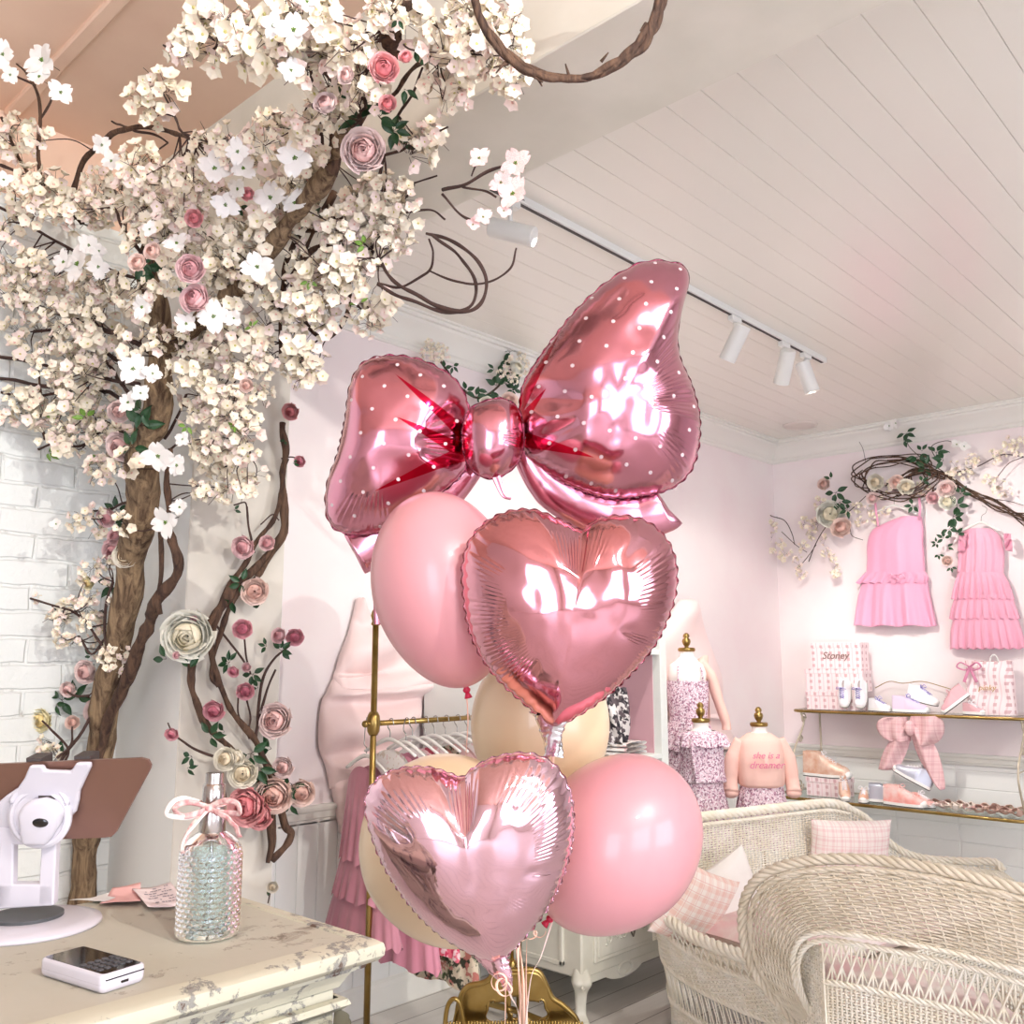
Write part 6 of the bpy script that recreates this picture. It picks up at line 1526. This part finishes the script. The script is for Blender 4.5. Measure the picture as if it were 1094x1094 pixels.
text('she is a', .055, b_-fy*.132+Vector((0, 0, z-.28)), fx, (0, 0, 1), m_txt, sw); text('dreamer', .06, b_-fy*.138+Vector((0, 0, z-.335)), fx, (0, 0, 1), m_txt, sw)
sk = thing('floral_skirt', 'lilac floral skirt below the peach sweatshirt', 'skirt', (p.x, p.y, z-.8))
for k, (a, b, w0, w1) in enumerate(((.455, .66, .44, .55), (.63, .82, .52, .64))):
    mb = MB(); ring(mb, p, [(z-a, s*w0, .10), (z-b, s*w1, .15)], 96, (.07, 14, k*2)); mb.build('skirt_tier', m_lil, sk)
# ================================================================== the right wall: garland, dresses, brass shelf
XW = B_-.02
# ---- garland with a nest of vines
g0_ = atX(965, 505, B_-.08)
gar = thing('wall_garland', 'vine garland with white blossom, roses and green leaves high on the right wall', 'garland', (g0_.x, g0_.y, g0_.z-.3))
def gx_(x, y, o=.08): return atX(x, y, B_-o)
def gv(pts, r=.006, m=m_vine, o=.08):
    mb = MB(); mb.tube(spline([gx_(x, y, o+.03*mnoise.noise(Vector((x*.1, y*.1, o*9)))) for x, y in pts], 6), [r, r*.8], 6); mb.build('vine_stem', m, gar)
for k in range(9):
    rnd = random.Random(k); cx, cy = 957+rnd.uniform(-6, 8), 507+rnd.uniform(-5, 6); a0 = rnd.random()*6
    gv([(cx+(42+rnd.uniform(-8, 5))*math.cos(a0+a), cy+(20+rnd.uniform(-5, 4))*math.sin(a0+a)) for a in [q*.5 for q in range(12)]], .005, o=.06+.012*k)
for k in range(7):
    rnd = random.Random(k+40); j = lambda s=4: rnd.uniform(-s, s)
    gv([(940+k*6, 520+j()), (975, 505+j()), (1005, 508+j()), (1035, 525+j()), (1065, 540+j(6)), (1100, 548+k*3+j()), (1130, 560+k*3)], .006, o=.06+.02*(k % 4))
gv([(803, 520), (808, 535), (822, 550), (838, 556), (846, 570), (849, 582)], .004, m_twig); gv([(835, 568), (850, 582), (862, 590)], .003, m_twig); gv([(864, 600), (872, 580), (885, 560), (905, 548), (925, 530)], .004, m_twig)
gv([(908, 560), (910, 572), (922, 577)], .003, m_twig); gv([(850, 610), (862, 596), (872, 582)], .003, m_twig); gv([(1020, 505), (1045, 498), (1070, 486), (1094, 488)], .004, m_twig); gv([(1094, 488), (1078, 495), (1065, 510)], .003, m_twig); gv([(1002, 505), (985, 490), (972, 478), (968, 468)], .003, m_twig); gv([(1005, 498), (995, 478), (1010, 471), (1022, 474)], .003, m_twig)
gv([(1045, 532), (1075, 535), (1094, 540)], .003, m_twig); gv([(925, 494), (922, 480), (918, 472)], .002, m_twig)
rg = random.Random(9)
def pg(me, nm, x, y, s, o=.1, label=None, jit=.5):
    p = gx_(x, y, o); d = (p-CAM).dot(FW)
    return put(me, nm, gar, p, s*d/F, normal=Vector((-1, -.35, 0))+Vector((rg.uniform(-.3, .3), rg.uniform(-jit, jit), rg.uniform(-jit, jit))), label=label)
def pgb(x, y, s): # clusters have a 7 cm radius
    p = gx_(x, y, .09); return put(blos_me[rg.randrange(8)], 'blossom_cluster', gar, p, s, normal=Vector((-1, rg.uniform(-.6, .4), rg.uniform(-.5, .5))))
for x, y in ((805, 532), (810, 545), (817, 556), (826, 562), (822, 575), (832, 580), (826, 592), (838, 590), (850, 596), (858, 582), (866, 572), (860, 560), (872, 562), (880, 578), (888, 596), (893, 606), (884, 588), (898, 610), (852, 606), (858, 612), (878, 540), (908, 548), (916, 540), (926, 545), (934, 552), (920, 556), (945, 545), (936, 532), (945, 520), (1020, 500), (1028, 508), (1038, 498), (1048, 492), (1060, 488), (1072, 486), (1082, 474), (1088, 482), (1058, 512), (1066, 520), (1074, 526), (1015, 512), (1096, 470), (965, 520), (985, 520), (990, 500), (1035, 490), (872, 552)):
    pgb(x+rg.uniform(-2, 2), y+rg.uniform(-2, 2), rg.uniform(.55, .85))
for x, y, r, c in ((887, 549, 13, 'white'), (898, 563, 10, 'peach'), (1011, 522, 9, 'blush'), (1012, 536, 8, 'white'), (880, 517, 6, 'peach'), (958, 515, 7, 'peach'), (932, 532, 6, 'blush'), (1012, 599, 5, 'peach'), (996, 532, 6, 'pink'), (935, 515, 8, 'cream'), (968, 520, 8, 'cream')): pg(ROSE[c], 'rose', x, y, r, .16, names_c[c], .3)
for x, y, s, v in ((893, 526, 13, 1), (897, 536, 12, 0), (888, 512, 8, 3), (905, 545, 10, 1), (968, 463, 11, 1), (965, 470, 9, 0), (980, 488, 12, 2), (1000, 484, 13, 1), (1008, 492, 12, 0), (990, 498, 12, 1), (985, 482, 9, 3), (975, 540, 9, 1), (985, 515, 8, 0), (1022, 540, 12, 1), (1018, 552, 12, 2), (1014, 565, 10, 1), (1022, 570, 9, 0), (1008, 575, 8, 1), (1012, 585, 7, 3), (1003, 592, 6, 0), (1016, 606, 6, 0), (1000, 580, 6, 1), (1026, 528, 11, 0)): pg(leaves[v], 'leaf_spray', x, y, s, .14)
for x, y in ((950, 455), (957, 452), (1022, 475), (1030, 477)): pg(dogs[0], 'dogwood_flower', x, y, 7, .12)

# ---- flowers over the cornice of the far wall
cg = atY(548, 400, A_-.1); cor = thing('cornice_garland', 'green leaves and white flower heads on the far cornice behind the bow balloon', 'garland', cg)
def pc_(me, nm, x, y, s, o=.1, label=None):
    p = atY(x, y, A_-o); d = (p-CAM).dot(FW); return put(me, nm, cor, p, s*d/F, normal=Vector((-.5, -1, 0))+Vector((random.uniform(-.4, .4), 0, random.uniform(-.4, .4))), label=label)
hyd = []
for cx, cy, n in ((465, 376, 10), (552, 392, 11), (545, 400, 5)):
    for k in range(n):
        a = k*2.4; r = 4.2*math.sqrt(k); p = atY(cx+r*math.cos(a), cy+r*math.sin(a), A_-.12-.03*(1-r/14)); put(blos_me[k % 8], 'blossom_cluster', cor, p, .42, normal=(-.5, -1, .2))
for x, y, s, v in ((474, 394, 10, 3), (483, 391, 9, 0), (497, 418, 12, 1), (508, 424, 12, 0), (545, 376, 14, 1), (540, 384, 10, 3), (533, 400, 14, 1), (530, 412, 14, 0), (522, 420, 14, 1), (540, 410, 14, 2), (535, 424, 12, 1), (555, 408, 12, 0), (515, 428, 10, 1), (548, 416, 10, 1), (560, 378, 10, 0), (528, 395, 9, 3)): pc_(leaves[v], 'leaf_spray', x, y, s)
for x, y, r, c in ((545, 428, 9, 'peach'), (520, 432, 8, 'cream'), (553, 392, 8, 'white')): pc_(ROSE[c], 'rose', x, y, r, .17, names_c[c])
mb = MB(); mb.tube(spline([atY(x, y, A_-.06) for x, y in ((470, 385), (477, 395), (490, 412), (510, 425), (530, 415), (545, 395), (556, 382))], 6), .006, 6); mb.build('vine_stem', m_vine, cor)

# ---- dresses on hangers against the wall
def cloth(mb, rows, o=.06, folds=5, amp=.012, seed=0, th=.035, dens=6):
    """rows (y, x left, x right) in the plane of the wall; front bulges into the room"""
    L_ = spline([atX(xl, y, B_) for y, xl, xr in rows], dens); Rr = spline([atX(xr, y, B_) for y, xl, xr in rows], dens); N = len(L_)
    def f(u, v):
        i = min(int(u*(N-1)+.5), N-1); vv = v*2 if v < .5 else (1-v)*2; p = L_[i].lerp(Rr[i], vv)
        b = math.sin(PI*vv)**.6*th; fo = amp*u*math.sin(vv*folds*2*PI+seed)+amp*.5*u*math.sin(vv*folds*4.7*PI+seed*3)
        return p+Vector((-(o+b+fo) if v < .5 else -(o-.01-fo*.5), 0, .006*u*math.sin(vv*folds*2*PI+seed)))
    mb.grid(f, N-1, 120, cv=True)
def hanger(parent, x, y, w):
    mb = MB(); mb.tube(spline([gx_(x-w, y+9, .09), gx_(x-w*.4, y+3, .09), gx_(x, y, .09), gx_(x+w*.4, y+3, .09), gx_(x+w, y+9, .09)], 5), .008, 8); mb.build('hanger', m_hang, parent)
    mb = MB(); mb.tube(spline([gx_(x, y, .09), gx_(x+1, y-7, .09), gx_(x+5, y-10, .09), gx_(x+6, y-15, .09), gx_(x+1, y-18, .09)], 5), .0025, 6); mb.build('hanger_hook', m_hook, parent)
d1 = thing('slip_dress', 'candy pink satin strap dress with a peplum ruffle hanging on the right wall', 'dress', atX(960, 668, B_-.08), 'pink dresses hanging from the garland')
hanger(d1, 955, 540, 24)
mb = MB(); cloth(mb, [(553, 965, 988), (560, 948, 989), (568, 935, 990), (582, 930, 990), (600, 930, 991), (616, 929, 992)], folds=2, amp=.006, seed=1, th=.05); mb.build('bodice', m_hot, d1)
mb = MB(); cloth(mb, [(612, 929, 993), (618, 924, 996), (624, 919, 995)], .075, 8, .014, 2); mb.build('peplum_ruffle', m_hot, d1)
mb = MB(); cloth(mb, [(616, 927, 994), (632, 922, 996), (650, 919, 1000), (669, 917, 1004)], .06, 3, .022, .6, .05); mb.build('skirt', m_hot, d1)
for pts in ([(938, 562), (936, 548), (935, 536)], [(982, 556), (983, 544), (982, 532)]):
    mb = MB(); mb.tube([gx_(x, y, .10) for x, y in pts], .009, 6, flat=.4); mb.build('strap', m_hot, d1)
mb = MB()
for sg in (-1, 1): mb.tube(spline([gx_(957, 617, .16), gx_(957+sg*6, 613, .165), gx_(957+sg*9, 617, .165), gx_(957+sg*4, 620, .16), gx_(957, 617, .16)], 5), .007, 6, flat=.4)
mb.build('waist_bow', m_hot, d1)
d2 = thing('tiered_dress', 'pink tiered dress with flutter sleeves hanging right of the satin slip dress', 'dress', atX(1055, 692, B_-.08), 'pink dresses hanging from the garland')
hanger(d2, 1048, 558, 20)
mb = MB(); cloth(mb, [(566, 1036, 1062), (571, 1031, 1069), (580, 1028, 1074), (595, 1027, 1076), (613, 1026, 1075)], folds=4, amp=.006, seed=2, th=.05); mb.build('bodice', m_hot2, d2)
for k, rows in enumerate(([(612, 1027, 1075), (625, 1023, 1082), (641, 1020, 1087)], [(636, 1024, 1084), (650, 1020, 1089), (662, 1018, 1093)], [(657, 1022, 1089), (675, 1018, 1095), (693, 1017, 1100)])):
    mb = MB(); cloth(mb, rows, .06+.004*(2-k), 9, .016, k*2, .05); mb.build('skirt_tier', m_hot2, d2)
for xs, sg in ((1027, -1), (1078, 1)):
    mb = MB()
    def f(u, v, xs=xs, sg=sg):
        p = gx_(xs+sg*(-6+u*8+v*2), 570+v*18+u*3*math.sin(v*9), .10+.04*math.sin(PI*v)+.02*math.sin(u*6+v*12)); return p
    mb.grid(f, 12, 18); mb.build('flutter_sleeve', m_hot2, d2, solid=.003)

# ---- brass and glass wall shelf
zT = atX(950, 763, B_-.34).z; zL = atX(960, 864, B_-.52).z
yl = atX(850, 760, B_-.3).y; yr = atX(1094, 762, B_-.34).y-.04
sh = thing('brass_shelf', 'brass and glass two tier shelf with scrolled iron sides on the right wall', 'shelf', (B_-.25, (yl+yr)/2, zL-.02), None)
m_gls = mat('shelf_glass', (236, 246, 242), .03, trans=1, ior=1.1)
m_iron = mat('pale_gilt_iron', (206, 196, 176), .45, .6)
def tier(z, depth, ya, yb, nm):
    c = .12; out = []
    for (cx, cy, a0) in ((B_-depth+c, ya-c, 90), (B_-depth+c, yb+c, 180)):
        for k in range(7): a = R(a0+90*k/6); out.append(Vector((cx+c*math.cos(a), cy+c*math.sin(a), z)))
    pts = [Vector((B_-.02, ya, z))]+out+[Vector((B_-.02, yb, z))]
    mb = MB(); mb.tube(pts, .011, 10, flat=1.0); mb.tube([pts[0], pts[-1]], .009, 8); mb.build(nm+'_rim', m_brass, sh)
    mb = MB(); mb.prism([p+Vector((0, 0, .002)) for p in pts], Vector((0, 0, .007))); mb.build('glass_pane', m_gls, sh, smooth=False)
tier(zT, .36, yl+.02, yr, 'upper'); tier(zL, .54, yl+.10, yr-.02, 'lower')
for y in (yl-.06, yr+.06, ):
    mb = MB(); 
    S_ = [(.34, zT-.01), (.30, zT-.08), (.36, zT-.16), (.46, zT-.26), (.50, zT-.36), (.47, zT-.46), (.42, zL+.02)]
    mb.tube(spline([Vector((B_-o, y, z)) for o, z in S_], 8), .007, 8)
    for (o, z, r, s) in ((.30, zT-.055, .04, 1), (.40, zL+.08, .05, -1), (.36, zT-.2, .03, 1)):
        mb.tube([Vector((B_-o+r*math.cos(a)*(1-a/11), y, z+s*r*math.sin(a)*(1-a/11))) for a in [q*.35 for q in range(28)]], .005, 7)
    mb.tube([Vector((B_-.03, y, zT)), Vector((B_-.03, y, zL))], .008, 8)
    mb.tube([Vector((B_-.03, y, zT-.3)), Vector((B_-.49, y, zT-.32))], .004, 6)
    mb.build('scrolled_side', m_iron, sh)
mb = MB(); mb.tube(spline([gx_(x, y, .06) for x, y in ((935, 735), (950, 728), (965, 730), (985, 728), (1005, 733), (1018, 737))], 6), .003, 6); mb.build('wire_scroll', m_brass, sh)

def boxmat():
    m = mat('pink_striped_carton', (246, 220, 222), .6); t = NT(m); s = t.sep(t.coord())
    st_ = t.math('LESS_THAN', t.math('FRACT', t.math('MULTIPLY', t.math('ADD', s[1], s[0]), 30)), .22)
    a = t.math('LESS_THAN', t.math('ABSOLUTE', t.math('SUBTRACT', t.math('FRACT', t.math('MULTIPLY', t.math('ADD', s[1], s[0]), 15)), .5)), .16)
    b = t.math('LESS_THAN', t.math('ABSOLUTE', t.math('SUBTRACT', t.math('FRACT', t.math('MULTIPLY', s[2], 22)), .5)), .24)
    t.color(t.mix(t.math('MULTIPLY', t.math('MULTIPLY', a, b), .75), t.mix(t.math('MULTIPLY', st_, .7), srgb(250, 232, 232), srgb(238, 200, 204)), srgb(206, 160, 164))); return m
m_box = boxmat(); m_boxe = mat('pink_carton_end', (232, 186, 190), .6); m_print = mat('brown_print', (150, 120, 114), .7)
def carton(label, x0, x1, yb, yt, xoff, depth=.13, z=None, txt=None, nm='shoe_box', cat='box'):
    a = atX(x0, yb, B_-xoff); b = atX(x1, yb, B_-xoff); t_ = atX((x0+x1)/2, yt, B_-xoff); z0 = z; z1 = z+(t_.z-atX((x0+x1)/2, yb, B_-xoff).z)
    t = thing(nm, label, cat, (B_-xoff+depth/2, (a.y+b.y)/2, z0), None)
    mb = MB(); mb.bx(B_-xoff, B_-xoff+depth, b.y, a.y, z0, z1-.03, .002); mb.build('carton', m_box, t, smooth=False)
    mb = MB(); mb.bx(B_-xoff-.004, B_-xoff+depth+.004, b.y-.004, a.y+.004, z1-.035, z1, .002); mb.build('lid', m_box, t, smooth=False)
    if txt: text(txt, (a.y-b.y)*.19, (B_-xoff-.006, (a.y+b.y)/2, (z0+z1)/2), (0, -1, 0), (0, 0, 1), m_print, t, 'printed_name')
    return z1
zt = zT+.011
z_ = carton('pink patterned shoe box at the bottom of the stack on the top shelf', 862, 915, 757, 737, .28, .16, zt)
z_ = carton('pink patterned shoe box in the middle of the stack, shifted right', 862, 924, 757, 733, .27, .15, z_+.001)
carton('pink patterned shoe box topmost on the stack, with brown script name', 869, 923, 757, 729, .26, .14, z_+.001, 'Stoney')
zl = zL+.011
zb2 = carton('pink patterned shoe box on the lower shelf under a big sneaker', 862, 902, 852, 832, .40, .17, zl)

# gift bag
p0 = atX(1032, 757, B_-.2); p1 = atX(1083, 757, B_-.2); zz = zt+(atX(1058, 700, B_-.2).z-p0.z)
bag = thing('gift_bag', 'pink patterned gift bag with a ribbon bow at the right of the top shelf', 'gift bag', (B_-.14, (p0.y+p1.y)/2, zt))
mb = MB()
def f(u, v):
    a = 2*PI*v; cx = math.copysign(abs(math.cos(a))**.45, math.cos(a)); cy = math.copysign(abs(math.sin(a))**.45, math.sin(a))
    return Vector((B_-.14+cx*.065*(1-.3*u)+.006*math.sin(u*9+v*20), (p0.y+p1.y)/2+cy*(p0.y-p1.y)/2*(1+.01*math.sin(u*11+v*9)), lerp(zt, zz, u)+.006*math.sin(v*22)*u))
mb.grid(f, 14, 60, cv=True); mb.build('sack', m_box, bag)
mb = MB(); mb.tube([Vector((B_-.18, p1.y+.10+.025*math.cos(a), zz-.01+.05*math.sin(a))) for a in [q*PI/12 for q in range(13)]], .005, 6); mb.build('loop_handle', m_hang, bag)
mb = MB(); bc = Vector((B_-.22, p0.y-.05, zz-.04))
for sg in (-1, 1):
    mb.tube(spline([bc, bc+Vector((-.02, sg*.05, .03)), bc+Vector((-.02, sg*.075, .0)), bc+Vector((-.01, sg*.03, -.02)), bc], 5), .012, 8, flat=.4); mb.tube(spline([bc, bc+Vector((-.01, sg*.02, -.05)), bc+Vector((-.01, sg*.04, -.10))], 5), .010, 8, flat=.3)
mb.build('ribbon_bow', mat('mauve_ribbon', (214, 140, 168), .6), bag); text('pinky', .05, (B_-.222, (p0.y+p1.y)/2, (zt+zz)/2), (0, -1, 0), (0, 0, 1), mat('gold_print', (196, 160, 96), .5), bag, 'printed_name')

# shoes
m_rub = mat('white_rubber', (248, 246, 242), .5); m_sole = mat('black_outsole', (60, 56, 58), .6); m_wht = mat('white_canvas', (248, 244, 246), .8)
m_lav = printed('lavender_lace_tangle', (206, 200, 232), [(120, 112, 186), (160, 150, 206)], 60, .5); m_lilc = mat('lilac_canvas', (226, 208, 228), .75); m_pnk = mat('pink_leather_upper', (226, 178, 184), .5); m_ros = mat('rose_gold_glitter', (240, 214, 196), .4, .2, var=(222, 170, 142), vscale=16); m_cor = mat('coral_mesh', (244, 214, 208), .7, var=(238, 160, 150), vscale=14); m_sil = mat('silver_glitter', (196, 200, 212), .3, .5); m_inn = mat('shoe_lining_grey', (170, 160, 160), .85)
def shoe(label, pos, yaw, L=.19, up=m_wht, lace=m_lav, tongue=None, pitch=0, roll=0, cat='shoe', group=None, high=1.0):
    t = thing('sneaker', label, cat, (0, 0, 0), group); rootloc[t.name] = Vector((0, 0, 0)); W = L*.36
    def half(x): # half width along 0..1 heel to toe
        return W/2*(.72+.28*math.sin(PI*min(1, x*1.05))**.8+.16*math.exp(-((x-.7)/.2)**2))*(1 if .04 < x < .93 else math.sqrt(max(0.0, 1-((abs(x-.485)-.445)/.055)**2))*.9+.1)
    def ol(z, k=1.0, n=24):
        xs = [i/n for i in range(n+1)]; return [(L*x, half(x)*k) for x in xs]+[(L*x, -half(x)*k) for x in reversed(xs)]
    for nm, za, zb, m, k in (('outsole', 0, .006, m_sole, 1.0), ('midsole', .006, .024, m_rub, 1.02)):
        mb = MB(); o = ol(0, k); n = len(o); mb.add([Vector((x, y, za)) for x, y in o]+[Vector((x, y, zb)) for x, y in o], [tuple(range(n))[::-1], tuple(range(n, 2*n))]+[(i, (i+1) % n, n+(i+1) % n, n+i) for i in range(n)]); mb.build(nm, m, t, auto=40)
    H = lambda x: L*high*(.40 if x < .30 else lerp(.40, .17, min(1, (x-.30)/.5)) if x < .8 else .17*math.sqrt(max(.02, 1-((x-.8)/.2)**2)))+.02
    mb = MB()
    def f(u, v):
        x = .01+.98*u; a = PI*v; hw = half(x)*.97; h = H(x)
        op = .0
        if x < .40:   # open collar
            v2 = abs(v-.5)*2; top = min(1, max(0, (1-v2)/.5)); y = math.cos(a)*hw*(1 if v2 > .5 else .62/.7071*1.0)
            z = .02+(h-.02)*(min(1, (1-v2)/.5) if v2 > .5 else 1-.55*(1-v2/.5)**.5*(x < .38))
            y = hw*math.copysign(1-.38*min(1, (1-v2)/.5), .5-v) if v2 > .5 else hw*.62*(1-2*v)/.5*1.0
            return Vector((x*L, y, z))
        return Vector((x*L, math.copysign(abs(math.cos(a))**.7, math.cos(a))*hw, .02+(h-.02)*math.sin(a)**.7))
    mb.grid(f, 28, 28); mb.build('upper', up, t)
    mb = MB(); mb.ell((L*.2, 0, H(.2)*.62), (L*.15, half(.2)*.55, L*.05), nu=14, nv=8); mb.build('lining', m_inn, t)
    mb = MB()
    for k in range(5):
        x = .40+k*.07; h = H(x)+.002
        for s in (-1, 1): mb.tube([Vector((L*x, -s*half(x)*.42, h*.93)), Vector((L*(x+.03), 0, h*.97+.004)), Vector((L*(x+.06), s*half(x)*.42, h*.87))], .0028, 5)
    for s in (-1, 1): mb.tube(spline([Vector((L*.4, 0, H(.4)+.004)), Vector((L*.42, s*.02, H(.4)+.022)), Vector((L*.46, s*.035, H(.4)+.005)), Vector((L*.42, s*.01, H(.4)+.002))], 4), .0026, 5)
    mb.build('laces', lace, t)
    mb = MB(); mb.ell((L*.93, 0, .024), (L*.09, half(.9)*.95, L*.09), nu=14, nv=8); mb.build('toe_cap', m_rub, t)
    M = Matrix.Translation(pos) @ Matrix.Rotation(yaw, 4, 'Z') @ Matrix.Rotation(pitch, 4, 'Y') @ Matrix.Rotation(roll, 4, 'X') @ Matrix.Translation((-L/2, 0, 0))
    t.matrix_world = M; return t
def sp_(x, y, o, z): p = atX(x, y, B_-o); return Vector((B_-o, p.y, z))
gs_ = 'sneakers on the top shelf'; gl_ = 'sneakers on the lower shelf'
# two stood up on their toes against the boxes: length axis turned upward
shoe('white sneaker with lavender laces propped upright, left of the pair before the boxes', sp_(904, 740, .30, zt+.11), PI, .20, m_wht, m_lav, pitch=R(68), group=gs_)
shoe('white sneaker with lavender laces propped upright, right of the pair before the boxes', sp_(921, 740, .30, zt+.11), PI, .20, m_wht, m_lav, pitch=R(68), group=gs_)
shoe('white sneaker with a tangle of lavender laces lying flat beside the propped pair', sp_(940, 755, .28, zt+.001), -PI/2-.3, .18, m_wht, m_lav, group=gs_)
shoe('lilac canvas sneaker in front at the middle of the top shelf', sp_(973, 755, .30, zt+.001), -PI/2, .24, m_lilc, m_lav, group=gs_)
shoe('white sneaker with purple laces resting on top of the lilac sneaker', sp_(985, 740, .24, zt+.07), -PI/2-.2, .22, m_wht, m_lav, pitch=R(12), group=gs_)
shoe('pink strapped sneaker tilted on its heel left of the gift bag', sp_(1022, 745, .28, zt+.06), PI/2+.3, .21, m_pnk, m_pnk, pitch=R(38), group=gs_)
shoe('small pink and white sneaker standing before the gift bag', sp_(1040, 755, .31, zt+.001), -PI/2-.4, .15, m_pnk, m_wht, group=gs_)
shoe('large white and rose gold high sneaker on top of the shoe box', sp_(884, 832, .34, zb2+.002), -PI/2, .34, m_ros, m_wht, group=gl_, high=1.15)
shoe('rose gold sneaker with toe turned down beside the lower shoe box', sp_(902, 850, .46, zl+.04), PI+.5, .20, m_ros, m_wht, pitch=R(25), group=gl_)
shoe('small rose gold sneaker facing out in the middle left of the lower shelf', sp_(923, 853, .46, zl+.001), PI+.3, .17, m_ros, m_wht, group=gl_)
shoe('white chunky sneaker with silver heel, back of the coral one', sp_(950, 850, .38, zl+.001), -PI/2+.3, .26, m_sil, m_wht, group=gl_)
shoe('coral mesh sneaker with white sole at the middle of the lower shelf', sp_(967, 856, .46, zl+.001), -PI/2-.1, .28, m_cor, m_cor, group=gl_)
shoe('silver glitter sneaker tilted up on top of the coral one', sp_(972, 818, .36, zl+.16), PI/2+.2, .26, m_sil, m_wht, pitch=R(-28), group=gl_)
shoe('white sneaker with coral toe at the right end of the sneaker pile', sp_(986, 856, .42, zl+.001), -PI/2-.2, .17, m_cor, m_wht, group=gl_)

# hair bows
m_bows = [mat('dusty_rose_bow', (216, 176, 172), .6), mat('blush_bow', (236, 208, 202), .55), mat('tan_bow', (206, 170, 156), .6), mat('cream_bow', (242, 226, 214), .6)]
def hairbow(label, p, s, m, yaw, group='hair bows heaped on the lower shelf'):
    t = thing('hair_bow', label, 'bow', p, group); rootloc[t.name] = Vector((0, 0, 0))
    for sg in (-1, 1):
        mb = MB()
        def f(u, v, sg=sg):
            a = u*2*PI; return Vector(((v-.5)*s*.45*(.3+.7*math.sin(u*PI)), sg*s*.5*math.sin(u*PI), s*.16*math.sin(a)+s*.16+.03*s*math.sin(v*14)))
        mb.grid(f, 16, 6); mb.build('loop', m, t, solid=.002)
        mb = MB(); mb.grid(lambda u, v, sg=sg: Vector((-.1*s-s*.42*u, sg*s*(.05+.25*u)+(v-.5)*s*.2, s*.12*(1-u)+.02*s*math.sin(v*8))), 6, 4); mb.build('tail', m, t, solid=.002)
    mb = MB(); mb.ell((0, 0, s*.16), (s*.13, s*.09, s*.12), nu=10, nv=7); mb.build('knot', m, t)
    t.matrix_world = Matrix.Translation(p) @ Matrix.Rotation(yaw, 4, 'Z') @ Matrix.Rotation(R(25), 4, 'Y'); return t
rb_ = random.Random(4); k = 0
for row, (yy, o) in enumerate(((853, .44), (848, .34))):
    for i in range(7):
        x = 1000+i*13+row*5; q = sp_(x, yy, o, zl+.012); c = rb_.randrange(4)
        nm = ['dusty rose', 'blush', 'tan', 'cream'][c]; where = 'front' if row == 0 else 'back'
        hairbow('%s hair bow, %s from the left in the %s row of the heap' % (nm, ['first', 'second', 'third', 'fourth', 'fifth', 'sixth', 'last'][i], where), q, .11+.02*rb_.random(), m_bows[c], rb_.uniform(-.6, .6)); k += 1
# big plaid bow tied under the top shelf
m_pl3 = plaid('rose_plaid_satin', (232, 196, 196), (218, 170, 174), (206, 156, 162), .05, .3, ax=(1, 2))
pb = thing('plaid_bow', 'large dusty pink plaid bow with long tails hanging under the top shelf', 'bow', atX(972, 775, B_-.37))
def pbl(name, rows, amp, seed, o=.37):
    L_ = spline([atX(xl, y, B_-o) for y, xl, xr in rows], 6); Rr = spline([atX(xr, y, B_-o) for y, xl, xr in rows], 6); N = len(L_); mb = MB()
    mb.grid(lambda u, v: L_[min(int(u*(N-1)+.5), N-1)].lerp(Rr[min(int(u*(N-1)+.5), N-1)], v)+Vector((-.05*math.sin(PI*v)-amp*math.sin(v*9+seed+u*2), 0, 0)), N-1, 20); mb.build(name, m_pl3, pb, solid=.004)
pbl('loop', [(766, 946, 970), (770, 939, 970), (778, 938, 971), (787, 944, 972), (792, 952, 972)], .02, 0); pbl('loop', [(765, 974, 1000), (770, 973, 1006), (780, 973, 1008), (790, 975, 1004), (796, 980, 996)], .02, 1)
pbl('tail', [(776, 962, 975), (790, 952, 972), (805, 943, 968), (822, 938, 960)], .012, 2, .36); pbl('tail', [(776, 972, 984), (795, 976, 998), (815, 984, 1006), (835, 996, 1010), (843, 1006, 1010)], .012, 3, .36)
mb = MB(); mb.ell(atX(972, 778, B_-.42), (.03, .035, .05), nu=12, nv=8); mb.build('knot', m_pl3, pb)
